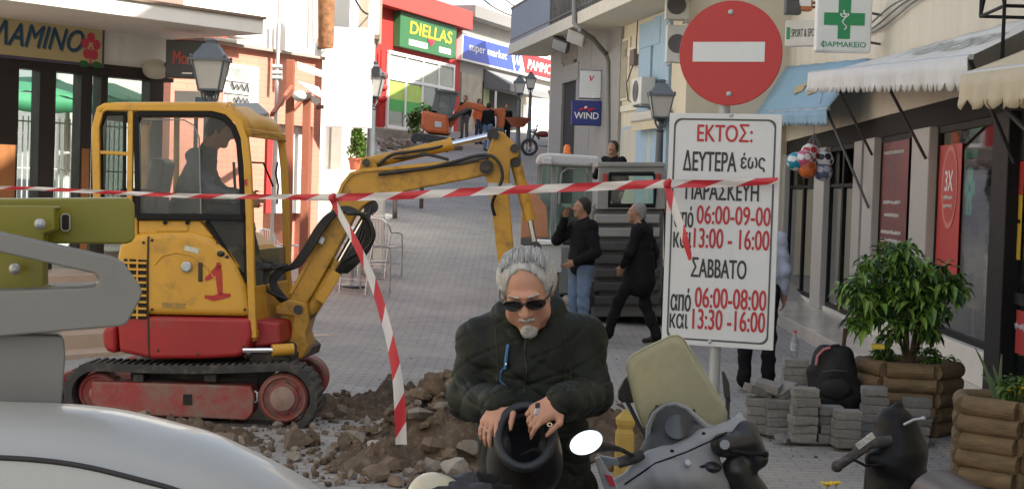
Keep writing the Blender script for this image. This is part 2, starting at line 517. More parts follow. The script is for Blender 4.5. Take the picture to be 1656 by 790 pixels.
def brickmat(name, c1, c2, mortar, bw, bh, msize, rough=.8, noise=.25, bump=.25, rot=None, dust=None):
    if name in MATS: return MATS[name]
    m = bpy.data.materials.new(name); m.use_nodes = True
    nt = m.node_tree; N = nt.nodes; L = nt.links; b = N['Principled BSDF']
    tc = N.new('ShaderNodeTexCoord'); mp = N.new('ShaderNodeMapping')
    if rot: mp.inputs['Rotation'].default_value = rot
    L.new(tc.outputs['Object'], mp.inputs[0])
    br = N.new('ShaderNodeTexBrick')
    br.inputs['Scale'].default_value = 1.0; br.inputs['Brick Width'].default_value = bw; br.inputs['Row Height'].default_value = bh; br.inputs['Mortar Size'].default_value = msize
    br.inputs['Color1'].default_value = (*c1, 1); br.inputs['Color2'].default_value = (*c2, 1); br.inputs['Mortar'].default_value = (*mortar, 1)
    br.inputs['Mortar Smooth'].default_value = .3
    L.new(mp.outputs[0], br.inputs[0])
    nz = N.new('ShaderNodeTexNoise'); nz.inputs['Scale'].default_value = .9; nz.inputs['Detail'].default_value = 9; nz.inputs['Roughness'].default_value = .68
    L.new(tc.outputs['Object'], nz.inputs[0])
    mr = N.new('ShaderNodeMapRange'); mr.inputs[1].default_value = .3; mr.inputs[2].default_value = .7; mr.inputs[3].default_value = 1 - noise; mr.inputs[4].default_value = 1 + noise
    L.new(nz.outputs[0], mr.inputs[0])
    hs = N.new('ShaderNodeHueSaturation'); L.new(br.outputs[0], hs.inputs['Color']); L.new(mr.outputs[0], hs.inputs['Value'])
    out = hs.outputs[0]
    if dust:
        n2 = N.new('ShaderNodeTexNoise'); n2.inputs['Scale'].default_value = dust[2]; n2.inputs['Detail'].default_value = 10; n2.inputs['Roughness'].default_value = .72
        L.new(tc.outputs['Object'], n2.inputs[0])
        m3 = N.new('ShaderNodeMapRange'); m3.inputs[1].default_value = .42; m3.inputs[2].default_value = .62; m3.inputs[4].default_value = dust[1]
        L.new(n2.outputs[0], m3.inputs[0])
        mx = N.new('ShaderNodeMix'); mx.data_type = 'RGBA'; mx.inputs[7].default_value = (*dust[0], 1)
        L.new(m3.outputs[0], mx.inputs[0]); L.new(out, mx.inputs[6]); out = mx.outputs[2]
    L.new(out, b.inputs['Base Color'])
    b.inputs['Roughness'].default_value = rough
    bp = N.new('ShaderNodeBump'); bp.inputs['Strength'].default_value = bump; bp.inputs['Distance'].default_value = .01; bp.invert = True
    L.new(br.outputs['Fac'], bp.inputs['Height'])
    n4 = N.new('ShaderNodeTexNoise'); n4.inputs['Scale'].default_value = 60; n4.inputs['Detail'].default_value = 4; L.new(tc.outputs['Object'], n4.inputs[0])
    b2 = N.new('ShaderNodeBump'); b2.inputs['Strength'].default_value = .25; b2.inputs['Distance'].default_value = .006
    L.new(n4.outputs[0], b2.inputs['Height']); L.new(bp.outputs[0], b2.inputs['Normal']); L.new(b2.outputs[0], b.inputs['Normal'])
    MATS[name] = m
    return m
def stripemat(name, ca, cb, period, axis_from_uv=True):
    """diagonal red and white bars along a ribbon's own U coordinate"""
    m = bpy.data.materials.new(name); m.use_nodes = True
    nt = m.node_tree; N = nt.nodes; L = nt.links; b = N['Principled BSDF']
    uv = N.new('ShaderNodeUVMap'); sp = N.new('ShaderNodeSeparateXYZ'); L.new(uv.outputs[0], sp.inputs[0])
    ad = N.new('ShaderNodeMath'); ad.operation = 'ADD'; L.new(sp.outputs[0], ad.inputs[0]); L.new(sp.outputs[1], ad.inputs[1])
    dv = N.new('ShaderNodeMath'); dv.operation = 'DIVIDE'; dv.inputs[1].default_value = period; L.new(ad.outputs[0], dv.inputs[0])
    fr = N.new('ShaderNodeMath'); fr.operation = 'FRACT'; L.new(dv.outputs[0], fr.inputs[0])
    gt = N.new('ShaderNodeMath'); gt.operation = 'GREATER_THAN'; gt.inputs[1].default_value = .5; L.new(fr.outputs[0], gt.inputs[0])
    mx = N.new('ShaderNodeMix'); mx.data_type = 'RGBA'; mx.inputs[6].default_value = (*ca, 1); mx.inputs[7].default_value = (*cb, 1)
    L.new(gt.outputs[0], mx.inputs[0]); L.new(mx.outputs[2], b.inputs['Base Color'])
    b.inputs['Roughness'].default_value = .45
    b.inputs['Transmission Weight'].default_value = 0
    return m
def emit(name, col, s):
    m = bpy.data.materials.new(name); m.use_nodes = True
    b = m.node_tree.nodes['Principled BSDF']
    b.inputs['Base Color'].default_value = (*col, 1); b.inputs['Emission Color'].default_value = (*col, 1); b.inputs['Emission Strength'].default_value = s
    MATS[name] = m
    return m
mud = (.16, .115, .075)
yellow = M('yellow_paint', (.60, .32, .035), .42, var=.12, scale=3, dirt=((.20, .12, .045), .27, 5), bump=.04, bscale=25)
greasyyellow = M('greasy_yellow_paint', (.52, .275, .03), .45, var=.2, scale=4, dirt=((.045, .032, .02), .42, 4.5), bump=.06, bscale=25)
redp = M('red_paint', (.33, .018, .02), .42, var=.2, scale=4, dirt=((.17, .07, .05), .24, 6), bump=.05, bscale=18)
wornred = M('worn_red_paint', (.30, .05, .045), .7, var=.2, scale=5, dirt=((.20, .17, .14), .62, 4), bump=.1)
rubber = M('black_rubber', (.035, .034, .033), .75, var=.2, scale=10, dirt=((.16, .145, .125), .35, 9), bump=.2)
hose = M('hose_rubber', (.018, .018, .018), .5)
blackm = M('black_metal', (.010, .010, .011), .6, spec=.2, var=.2)
blackp = M('black_plastic', (.02, .02, .022), .38, var=.2, dirt=((.12, .115, .105), .1, 12))
chrome = M('chrome', (.75, .75, .77), .15, metal=1., var=.03)
steel = M('grey_steel', (.42, .43, .44), .42, metal=.7, var=.08, dirt=((.25, .24, .22), .1, 10))
darksteel = M('dark_steel', (.10, .10, .10), .55, metal=.4, var=.2)
galv = M('galvanised_steel', (.38, .40, .42), .45, metal=.6, var=.1, scale=20)
cream = M('cream_plaster', (.68, .62, .50), .85, var=.1, scale=1.5, bump=.08, dirt=((.46, .40, .31), .2, 1.6), stretch=(1.6, 1.6, .45))
beige = M('beige_plaster', (.62, .55, .41), .85, var=.1, scale=1.2, bump=.06, dirt=((.42, .35, .25), .22, 1.8), stretch=(1.6, 1.6, .4))
whitewall = M('white_plaster', (.78, .76, .71), .85, var=.06, scale=2, bump=.06, dirt=((.55, .52, .46), .12, 2.2), stretch=(1.5, 1.5, .4))
whitep = M('white_paint', (.80, .80, .78), .45, var=.04)
marble = M('pale_marble', (.62, .57, .50), .22, var=.1, scale=2.5)
greymarble = M('grey_stone_trim', (.36, .35, .32), .5, var=.12, scale=3)
leaf = M('green_leaf', (.11, .215, .035), .36, var=.45, scale=9, rnd=.1)
leafdark = M('dark_leaf', (.03, .075, .015), .5, var=.5, scale=9)
wood = M('planter_wood', (.17, .115, .058), .8, var=.45, scale=5, bump=.5, bscale=22, dirt=((.07, .055, .035), .4, 4), stretch=(1, 1, 4))
bark = M('bark', (.13, .085, .05), .9, var=.3, scale=20, bump=.4)
soil = M('dark_soil', (.06, .042, .028), .95, var=.35, scale=14, bump=.6, bscale=30)
skin = M('skin', (.48, .25, .17), .5, var=.1, scale=18, bump=.05, bscale=120, spec=.4)
skin2 = M('tanned_skin', (.36, .19, .12), .55, var=.1, scale=20)
greyhair = M('grey_hair', (.40, .40, .395), .6, var=.5, scale=60, bump=.5, bscale=130, stretch=(1.0, .3, .3))
darkhair = M('dark_hair', (.02, .016, .014), .55, var=.4, scale=60, bump=.6, bscale=110)
jacket = M('dark_green_jacket', (.0095, .0125, .009), .66, var=.07, scale=12, bump=.12, bscale=160, spec=.28)
blackcloth = M('black_cloth', (.010, .010, .011), .85, var=.2, scale=10, bump=.1, bscale=140, spec=.18)
suitcloth = M('charcoal_suit', (.012, .012, .013), .85, var=.15, scale=10, spec=.18)
jeans = M('blue_jeans', (.12, .18, .27), .85, var=.25, scale=12, bump=.1, bscale=160)
bluegrey = M('blue_grey_wool', (.11, .13, .16), .9, var=.2, scale=20)
brownshoe = M('dark_shoe', (.018, .014, .012), .45)
concrete = M('concrete_paver', (.20, .195, .185), .9, var=.25, scale=14, bump=.35, bscale=45, rnd=.2, dirt=((.14, .13, .11), .15, 9))
glass_cab = glass('cab_glass', (.90, .92, .91), .06)
glass_shop = glass('shop_glass', (.78, .82, .80), .008, refl=2.2)
glass_clear = glass('clear_glass', (.9, .93, .92), .06)
gl_green = glass('green_glass', (.55, .70, .62), .12)
lampglass = M('frosted_lamp_glass', (.66, .64, .58), .4, var=.05, trans=.3)
lampmetal = M('lamp_metal', (.12, .135, .145), .5, metal=.3, var=.15)
dark_in = M('dark_interior', (.015, .014, .013), .8, var=.3, scale=2)
def Y0(X): return 19.5 + .8 * max(-3.0, min(4.0, X))
def gz(X, Y):
    t = min(Y, 95) - Y0(X)
    return .087 * .5 * (math.sqrt(t * t + 3.0) + t) - .087 * .5 * (math.sqrt(17.0 ** 2 + 3.0) - 17.0)
def gpt(px, py):
    """where the ray through a pixel meets the ground"""
    d = ray(px, py)
    lo, hi = 1.0, 150.0
    t = 1.0
    prev = 1.0
    while t < 150:
        p = CAM + d * t
        if p.z < gz(p.x, p.y): break
        prev = t; t += .25
    for _ in range(24):
        mid = (prev + t) / 2; p = CAM + d * mid
        if p.z < gz(p.x, p.y): t = mid
        else: prev = mid
    return CAM + d * t
def axis(lo, hi, fine0, fine1, fs, cs):
    a = [lo]
    while a[-1] < hi - 1e-6:
        a.append(min(hi, a[-1] + (fs if fine0 <= a[-1] < fine1 else cs)))
    return a
street_mat = brickmat('street_pavers', (.315, .305, .29), (.26, .255, .245), (.18, .175, .165), .21, .105, .011, .82, .2, .35, dust=((.36, .335, .30), .55, .55))
xs = axis(-120, 120, -8, 8, .5, 8); ys = axis(-20, 240, -2, 100, 1., 10)
b = MB(); b.sheet([[(x, y, gz(x, y)) for x in xs] for y in ys])
tag(b.build('street', street_mat, smooth=60), kind='structure')
D = Wall((3.6 + .046 * 29, 29.0), (3.6 + .046 * -6, -6.0))           # pharmacy row, s grows towards the camera
def facX(Y): return 3.6 + .046 * Y
pave = brickmat('pavement_pavers', (.33, .32, .30), (.29, .28, .265), (.17, .16, .15), .24, .12, .012, .85, .14, .4)
b = MB()
b.hexa([(2.95, -6, -.1), (facX(-6), -6, -.1), (facX(29), 29, -.1), (3.45, 29, -.1), (2.95, -6, .03), (facX(-6), -6, .03), (facX(29), 29, .03), (3.45, 29, .03)])
tag(b.build('pavement', pave), kind='structure')
b = MB()
b.hexa([(3.62, 12.2, -.05), (facX(12.2) + .02, 12.2, -.05), (facX(29) + .02, 29, -.05), (3.95, 29, -.05), (3.62, 12.2, .2), (facX(12.2) + .02, 12.2, .2), (facX(29) + .02, 29, .2), (3.95, 29, .2)])
tag(b.build('marble_step', marble, bev=.012), kind='structure')
root = thing('shop_building', 'long cream plastered building with a row of glazed shopfronts on the right', 'building', (facX(18), 18, 0))
Ylist = lambda px, py: D.sz(px, py)
def s_of(px, py=420): return D.sz(px, py)[0]
ZB, ZT = .2, 2.62
b = MB()
sNear = 29 - 13.0; HF = 8.7
b.wbox(D, -0.02, sNear, ZT + .25, HF, -.30, 0)
b.wbox(D, sNear, 35, ZT + .25, 12.0, -.30, 0)
b.wbox(D, -0.02, sNear, ZT + .25, HF, -6, -5.7)
b.wbox(D, sNear, 35, 0, 12.0, -6, -5.7)
b.wbox(D, -.02, .28, 0, HF, -5.7, -.30)
b.wbox(D, sNear, sNear + .3, HF, 12.0, -5.7, -.30)
b.wbox(D, s_of(1656, 600) + 1.9, 35, 0, ZT + .25, -.3, 0)
b.build('wall', cream, root)
b = MB(); b.wbox(D, 0, sNear, HF, HF + .15, -6, .06); b.wbox(D, sNear, 35, 12.0, 12.15, -6, .06)
b.build('roof', greymarble, root)
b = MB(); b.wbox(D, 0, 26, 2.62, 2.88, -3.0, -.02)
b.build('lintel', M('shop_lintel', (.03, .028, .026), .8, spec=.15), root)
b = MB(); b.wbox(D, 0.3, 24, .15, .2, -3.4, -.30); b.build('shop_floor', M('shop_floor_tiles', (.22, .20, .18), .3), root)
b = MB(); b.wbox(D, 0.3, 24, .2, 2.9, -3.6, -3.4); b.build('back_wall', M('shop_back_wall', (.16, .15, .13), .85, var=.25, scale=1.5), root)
plinth = M('white_plinth', (.70, .67, .60), .6, var=.06)
colm = M('grey_aluminium_column', (.43, .415, .385), .5, var=.06)
cols = [(1262, 1272, 1), (1320, 1336, 1), (1380, 1392, 0), (1400, 1416, 1), (1478, 1506, 1), (1620, 1632, 2)]
edges = []
for i, (a, c, k) in enumerate(cols):
    s0, s1 = s_of(a, 330), s_of(c, 330)
    edges.append((s0, s1, k))
    b = MB()
    if k == 2: b.wbox(D, s0 - .16, s1 + .12, .2, ZT, -.1, .06); b.build('column', blackm, root, bev=.01)
    else: b.wbox(D, s0, s1, .2, ZT, -.18, .05 if k else .02); b.build('column', colm, root, bev=.012)
for i in range(len(edges) - 1):
    s0, s1 = edges[i][1] + .004, edges[i + 1][0] - .004
    if edges[i + 1][2] == 2: s1 -= .16
    if s1 - s0 < .3: continue
    high = .52 if i >= 3 else .26
    b = MB(); b.wbox(D, s0, s1, .2, high, -.16, .0 if i < 3 else .03); b.build('plinth', plinth, root, bev=.008)
    fr = MB()
    t = .05
    fr.wbox(D, s0, s0 + t, high, ZT, -.10, -.04); fr.wbox(D, s1 - t, s1, high, ZT, -.10, -.04)
    fr.wbox(D, s0 + t, s1 - t, high, high + .06, -.10, -.04); fr.wbox(D, s0 + t, s1 - t, ZT - .07, ZT, -.10, -.04)
    if s1 - s0 > 1.5 and i < 3:
        mid = (s0 + s1) / 2; fr.wbox(D, mid - .07, mid + .07, high + .06, ZT - .07, -.10, -.04)
    if i < 3: fr.wbox(D, s0 + t, s1 - t, 2.02, 2.07, -.095, -.045)
    f = fr.build('window_frame', blackm, root)
    g = MB(); g.wbox(D, s0 + t, s1 - t, high + .06, 2.0 if i < 3 else ZT - .07, -.075, -.067); g.build('pane', glass_shop, f)
s0 = edges[-1][1] + .13; s1 = s0 + 2.0
fr = MB(); fr.wbox(D, s0, s1, 2.2, ZT, -.1, -.03); fr.wbox(D, s0, s1, .2, .34, -.1, -.03); fr.wbox(D, s0, s1, 1.0, 1.1, -.1, -.03); fr.wbox(D, s1 - .1, s1, .34, 2.2, -.1, -.03)
f = fr.build('door', blackm, root)
g = MB(); g.wbox(D, s0, s1 - .1, .34, 2.2, -.07, -.062); g.build('pane', glass_shop, f)
shelfm = M('shelf_white', (.55, .53, .48), .6)
for s in (edges[1][0] + .05, edges[3][0] + .06):
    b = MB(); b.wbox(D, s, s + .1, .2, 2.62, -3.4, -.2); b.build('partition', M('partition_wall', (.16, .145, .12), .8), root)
rng = random.Random(3)
goods = [M('goods_%d' % i, c, .5) for i, c in enumerate([(.5, .08, .07), (.1, .25, .45), (.6, .5, .2), (.55, .55, .52), (.12, .3, .14), (.5, .26, .1), (.06, .06, .07)])]
for (sa, sb) in ((edges[0][1] + .2, edges[1][0] - .2), (edges[1][1] + .3, edges[2][0] - .1), (edges[3][1] + .2, edges[4][0] - .2), (edges[4][1] + .2, edges[5][0] - .3)):
    unit = thing('shelf_unit', 'white shelving with packed goods seen through a shop window', 'shelf', D.pt((sa + sb) / 2, .2, -1.4), 'shelving inside the shops')
    unit['label'] = {0: 'white goods shelving inside the shop behind the hanging balls', 1: 'white goods shelving inside the shop left of the slim grey double column', 2: 'white goods shelving behind the window with the dark red poster', 3: 'white goods shelving behind the window with the green neon cross'}[len([o for o in bpy.data.objects if o.name.startswith('shelf_unit')]) - 1]
    b = MB()
    for z in (.5, .95, 1.4, 1.85): b.wbox(D, sa, sb, z, z + .03, -1.7, -1.25)
    b.wbox(D, sa - .03, sa, .2, 2.2, -1.7, -1.25); b.wbox(D, sb, sb + .03, .2, 2.2, -1.7, -1.25)
    b.build('shelf_board', shelfm, unit)
    b = MB()
    for z in (.53, .98, 1.43, 1.88):
        s = sa + .02
        while s < sb - .15:
            ww = rng.uniform(.07, .2); b.mi = rng.randrange(7)
            b.wbox(D, s, min(s + ww, sb), z, z + rng.uniform(.15, .36), -1.6, -1.3); s += ww + rng.uniform(.01, .05)
    b.build('boxed_goods', goods, unit)
for k, (px, py0, py1, lab) in enumerate(((1292, 330, 455, 'added pale board imitating a reflection in the glass under the hanging balls'), (1352, 300, 470, 'added pale board imitating a reflection in the glass between the two slim columns'), (1470, 300, 445, 'added beige board imitating a reflection at the right end of the poster window'), (1578, 330, 500, 'added pale board imitating a reflection under the green neon cross'), (1600, 300, 480, 'added narrow pale board imitating a reflection beside the dark door post'))):
    s_, zt_ = D.sz(px, py0, -.35); z_ = D.sz(px, py1, -.35)[1]; w_ = (.16, .10, .13, .22, .07)[k]  # boards added to imitate bright reflections in the shop glass
    t = thing('reflection_board', lab, 'reflection strip', D.pt(s_, z_, -.35), 'added reflection strips in the shop windows')
    b = MB(); b.wbox(D, s_ - w_, s_ + w_, z_, zt_, -.37, -.35); b.build('board', M('reflection_pale_%d' % (k % 2), ((.66, .64, .58), (.55, .45, .32))[k % 2], .5, var=.3, scale=5), t)
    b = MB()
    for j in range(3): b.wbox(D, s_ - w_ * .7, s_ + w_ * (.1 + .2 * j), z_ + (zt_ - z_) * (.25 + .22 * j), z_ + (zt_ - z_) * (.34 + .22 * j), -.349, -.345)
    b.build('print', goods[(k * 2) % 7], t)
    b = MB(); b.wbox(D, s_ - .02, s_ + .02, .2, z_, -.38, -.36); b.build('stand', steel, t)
def awning(label, sL, zL, sR, zR, zTL, zTR, of, drop, mat, arms, scal=.21, slump=.03):
    """sL..sR along the wall, front bar heights zL, zR, wall heights zTL, zTR, reach of"""
    r_ = thing('awning', label, 'awning', D.pt((sL + sR) / 2, zTL, .05), 'awnings over the right-hand shops')
    NS, NO = 60, 8
    rows = []
    for j in range(NO + 1):
        t = j / NO; row = []
        for i in range(NS + 1):
            u = i / NS
            za, zb = zTL + (zTR - zTL) * u, zL + (zR - zL) * u
            z = za + (zb - za) * t - slump * math.sin(math.pi * t) * (.7 + .5 * math.sin(u * 17) + .3 * math.sin(u * 41)) + .006 * math.sin(u * 41 + t * 3)
            row.append(D.pt(sL + (sR - sL) * u, z, .05 + (of - .05) * t))
        rows.append(row)
    b = MB(); b.sheet(rows); b.build('fabric', mat, r_, smooth=50, solid=.006)
    NSc = max(3, round((sR - sL) / scal)); per = 8
    rows = [[], [], [], []]
    for i in range(NSc * per + 1):
        u = i / (NSc * per); s = sL + (sR - sL) * u; z = zL + (zR - zL) * u
        sc = abs(math.sin(math.pi * i / per)) ** .65
        w_ = .016 * math.sin(u * 37) + .008 * math.sin(u * 90 + 1)
        for k, (f, g) in enumerate(((0, 0), (.4, .5), (.72, 1), (.72 + .28 * sc, 1.5))): rows[k].append(D.pt(s, z - drop * f, of + .008 + w_ * g))
    b = MB(); b.sheet(rows); b.build('valance', mat, r_, smooth=50, solid=.006)
    b = MB(); b.cyl(D.pt(sL, zL, of - .02), D.pt(sR, zR, of - .02), .022); b.build('front_bar', steel, r_, smooth=40)
    for (sa, s2, z2) in arms:
        u = (sa - sL) / (sR - sL)
        b = MB(); b.cyl(D.pt(sa, zL + (zR - zL) * u - .03, of - .03), D.pt(s2, z2, .07), .017); b.build('arm', darksteel, r_, smooth=40)
    return r_
def so(px, py, o): return D.sz(px, py, o)
wa = M('white_awning_canvas', (.66, .65, .61), .8, var=.08, scale=2.5, bump=.1, dirt=((.36, .34, .30), .12, 3))
ba = M('blue_awning_canvas', (.22, .365, .47), .8, var=.1, scale=2, bump=.1)
ca = M('cream_awning_canvas', (.54, .46, .32), .8, var=.08, scale=2, bump=.1)
OF = .75
sL, zL = so(1308, 118, OF); sR, zR = so(1566, 92, OF)
zTL, zTR = so(1400, 100, .05)[1], so(1732, 9, .05)[1]
AW = awning('long dirty white canvas awning with scalloped hem under the pharmacy sign', sL, zL, sR, zR, zTL, zTR, OF, .26, wa,
    [(so(1338, 148, OF)[0], *so(1410, 250, .07)), (so(1416, 140, OF)[0], *so(1497, 256, .07)), (so(1562, 130, OF)[0], *so(1640, 262, .07))])
sg = M('awning_letter_green', (.30, .32, .28), .9, var=.3, scale=14)
def slope_text(R_, txt, sa, sb, zl, zr, ztl, ztr, u0, u1, v0, v1, mat, of, **kw):
    """lettering laid on the slope between fractions u (along) and v (up from the front bar)"""
    P_ = lambda u, v: D.pt(sa + (sb - sa) * u, (zl + (zr - zl) * u) * (1 - v) + (ztl + (ztr - ztl) * u) * v, of * (1 - v) + .05 * v)
    a, b_, c_ = P_(u0, v0), P_(u1, v0), P_(u0, v1)
    ux, uy = (b_ - a), (c_ - a); n_ = ux.cross(uy).normalized()
    letters('lettering', txt, mat, R_, a + n_ * .02, ux, uy, ux.length, uy.length, **kw)
slope_text(AW, 'φαρμακείο', sL, sR, zL, zR, zTL, zTR, .56, .94, .22, .85, sg, OF, shear=.3, bold=.006)
OB = .55
bL, bz = so(1213, 183, OB); bR, bz2 = so(1338, 176, OB)
bt1, bt2 = so(1263, 107, .05)[1], so(1409, 93, .05)[1]
BA = awning('light blue canvas awning with yellowish pattern left of the white one', bL, bz, bR, bz2, bt1, bt2, OB, .22, ba, [(bR - .2, bR + .5, 1.75)])
yb = M('awning_pattern_ochre', (.42, .33, .16), .9, var=.25, scale=10)
b = MB()
for u0, v0, du, dv in ((.5, .35, .10, .2), (.58, .5, .12, .25), (.68, .3, .08, .3), (.76, .6, .14, .22), (.88, .45, .09, .35)):
    P_ = lambda u, v: D.pt(bL + (bR - bL) * u, (bz + (bz2 - bz) * u) * (1 - v) + (bt1 + (bt2 - bt1) * u) * v + .012, OB * (1 - v) + .05 * v + .012)
    b.quad(P_(u0, v0), P_(u0 + du, v0 + .05), P_(u0 + du * .8, v0 + dv), P_(u0 - .02, v0 + dv * .9))
b.build('ochre_pattern', yb, BA, fix=False)
OC = .9
cL, cz = so(1556, 120, OC); cR, cz2 = so(1720, 99, OC)
awning('cream canvas awning at the top right edge, nearest the camera', cL, cz, cR, cz2, so(1761, 35, .05)[1], so(1761, 35, .05)[1] + .05, OC, .26, ca, [(cL + .25, cL + 1.0, 1.7)])
def boxsign(name, label, c, ux, hw, hh, hd, mat_body, mat_face, group=None, rad=.05):
    r_ = thing(name, label, 'sign', c, group)
    ux = V(ux).normalized(); uz = V((0, 0, 1)); n = ux.cross(uz)
    b = MB(); b.obox(c, ux * hw, n * hd, uz * hh); b.build('case', mat_body, r_, bev=rad * .5, seg=4)
    b = MB(); b.obox(V(c) + n * (hd + .004), ux * (hw * .94), n * .003, uz * (hh * .94)); b.build('face', mat_face, r_, bev=.0)
    return r_, n
ux = V((1, -.06, 0)).normalized()
c = at(1363, 42, 19.0)
hw, hh = 44 * mpp(19), 43 * mpp(19)
PH, n = boxsign('pharmacy_sign', 'white square illuminated sign with a green cross and snake bowl above the white awning', c, ux, hw, hh, .10, whitep, M('sign_white_face', (.72, .74, .72), .35, var=.03), None)
green = M('pharmacy_green', (.02, .25, .09), .45, var=.05)
q = c + n * .112 + V((0, 0, .07))
b = MB(); b.obox(q, ux * .245, n * .002, V((0, 0, .075))); b.obox(q + V((0, 0, .158)), ux * .075, n * .002, V((0, 0, .083))); b.obox(q - V((0, 0, .158)), ux * .075, n * .002, V((0, 0, .083)))
b.build('green_cross', green, PH)
b = MB()
sn = [q + n * .006 + ux * (.03 * math.sin(t * 1.9) * (1 - t / 9)) + V((0, 0, -.13 + .24 * t / 6)) for t in [i * .4 for i in range(16)]]
b.tube(sn, .008, 6)
b.tube([q + n * .006 + ux * (.05 * math.cos(a)) + V((0, 0, .06 + .035 * math.sin(a))) for a in [math.pi + i * math.pi / 10 for i in range(11)]], .008, 6)
b.tube([q + n * .006 + ux * .052 + V((0, 0, .06)), q + n * .006 - ux * .052 + V((0, 0, .06))], .007, 6)
b.build('snake_emblem', whitep, PH, smooth=60)
letters('lettering', 'ΟΑΡΜΑΚΕΙΟ', green, PH, c + n * .112 - ux * .27 - V((0, 0, .27)), ux, (0, 0, 1), .54, .065, bold=.012)
b = MB(); b.obox(c + n * .1135 - ux * .242 - V((0, 0, .2375)), ux * .006, n * .0006, (0, 0, .040)); b.build('letter_bar', green, PH)
for z in (.18, -.18): b = MB(); b.cyl(c + V((0, .1, z)) + ux * hw, V((facX(19.3) + .02, 19.3, c.z + z)), .016); b.build('bracket', darksteel, PH, smooth=40)
c = at(1301, 54, 23.5)
SP, n = boxsign('shop_sign', 'small pale sign reading SPORT & SPORT beside the pharmacy sign', c, V((.8, -.6, 0)), .30, .20, .06, whitep, M('sign_pale_face', (.62, .60, .52), .5))
u_ = V((.8, -.6, 0))
letters('lettering', 'SPORT & SPORT', M('sign_dark_letters', (.05, .06, .05), .6), SP, c + n * .07 - u_ * .18 - V((0, 0, .06)), u_, (0, 0, 1), .46, .12, bold=.01)
b = MB(); b.obox(c + n * .07 - u_ * .235, u_ * .03, n * .002, V((0, 0, .09))); b.build('green_badge', green, SP)
b = MB(); b.cyl(c, V((facX(23.6) + .05, 23.6, c.z)), .02); b.build('bracket', darksteel, SP)
for (px, py, lab, col) in ((1282, 10, 'dark grey speaker box high on the wall left of the pharmacy sign', (.08, .08, .08)), (1300, 4, 'orange and white box high on the wall beside the dark grey one', (.5, .16, .05))):
    c = at(px, py, 23.5)
    t = thing('alarm_box', lab, 'box', c)
    b = MB(); b.obox(c, (.12, 0, 0), (0, .1, 0), (0, 0, .13)); b.build('case', M(lab[:12], col, .5), t, bev=.02)
    b = MB(); b.obox(c + V((0, -.105, -.02)), (.09, 0, 0), (0, .005, 0), (0, 0, .05)); b.build('front_panel', whitep if col[0] > .2 else darksteel, t)
    b = MB(); b.cyl(c, V((facX(23.6) + .05, 23.6, c.z)), .02); b.build('bracket', darksteel, t)
b = MB()
for k in range(3):
    b.tube([D.pt(s, 3.95 + k * .05 + .12 * (s - 8) / 9 + .03 * math.sin(s * 1.7 + k), .05 + .02 * k) for s in [8 + i * .35 for i in range(32)]], .012, 6)
tag(b.build('cable', M('cable_grey', (.20, .19, .17), .6), smooth=60), 'bundle of grey cables running along the cream wall above the white awning', 'cable')
b = MB()
c0 = D.px(1600, 0, .5); hw = .33
q = [V(c0) + D.d * x + V((0, 0, z)) for x, z in ((-.25, .35), (.45, .35), (.45, -.1), (-.25, -.1))]
for i in range(4): b.cyl(q[i], q[(i + 1) % 4], .014)
b.cyl(q[3], (q[0] + q[1]) / 2, .012); b.cyl(q[2], (q[0] + q[1]) / 2, .012); b.cyl(q[3], q[3] - D.n * .5, .014); b.cyl(q[2], q[2] - D.n * .5, .014); b.cyl(q[2], q[2] - V((0, 0, .6)), .014)
tag(b.build('wall_bracket', blackm, smooth=40), 'black iron triangle bracket fixed above the awnings at the top right', 'bracket')
for lab, x0, x1, y0, y1, h in (('unseen plain house added left of the camera to hold sky light off the foreground', -16, -8.2, -8, 9.5, 9),):
    t = thing('sky_blocker_house', lab, 'building', ((x0 + x1) / 2, y0, 0))  # unseen house, added to cut the sky light on the foreground
    b = MB(); b.box(x0, x1, y0, y1, -.2, h); b.build('wall', beige, t)
    b = MB(); b.box(x0 - .2, x1 + .2, y0 - .2, y1 + .2, h, h + .2); b.build('roof', greymarble, t)
    b = MB()
    for k in range(4):
        for z in (1, 4):
            if x1 < 0: yy = y0 + 1.5 + k * 4; b.box(x1, x1 + .05, yy, yy + 1.1, z, z + 1.5)
            else: xx = x0 + 2 + k * 4.5; b.box(xx, xx + 1.1, y1, y1 + .05, z, z + 1.5)
    b.build('window', dark_in, t)
def poster(name, label, cat, x0, y0, x1, y1, o, mat):
    s0, z1 = D.sz(x0, y0, o); s1, z0 = D.sz(x1, y1, o)
    r_ = thing(name, label, cat, D.pt((s0 + s1) / 2, z0, o))
    b = MB(); b.wbox(D, s0, s1, z0, z1, o - .004, o); b.build('sheet', mat, r_)
    return r_, s0, s1, z0, z1
pr = M('poster_red', (.48, .035, .03), .45, var=.1, scale=4)
pd = M('poster_dark_red', (.16, .03, .03), .4, var=.35, scale=3, dirt=((.02, .02, .02), .4, 2))
pw = M('print_white', (.75, .74, .70), .5)
yel = M('print_yellow', (.65, .40, .04), .5)
r_, s0, s1, z0, z1 = poster('poster', 'tall dark red poster with small white print in the middle shop window', 'poster', 1426, 208, 1462, 440, -.06 + .008, pd)
for k, (fy, wf) in enumerate(((.90, .4), (.80, .7), (.45, .6), (.36, .5), (.24, .7), (.18, .7))):
    scribble(pw, r_, D.pt(s0 + (s1 - s0) * (.5 - wf / 2), z0 + (z1 - z0) * fy, -.05), D.d, (0, 0, 1), (s1 - s0) * wf, .05, k)
r_, s0, s1, z0, z1 = poster('poster', 'bright red poster with 3X in a round badge behind the pharmacy window', 'poster', 1518, 236, 1546, 470, -.052, pr)
cz_ = D.sz(1535, 302, -.05)
b = MB()
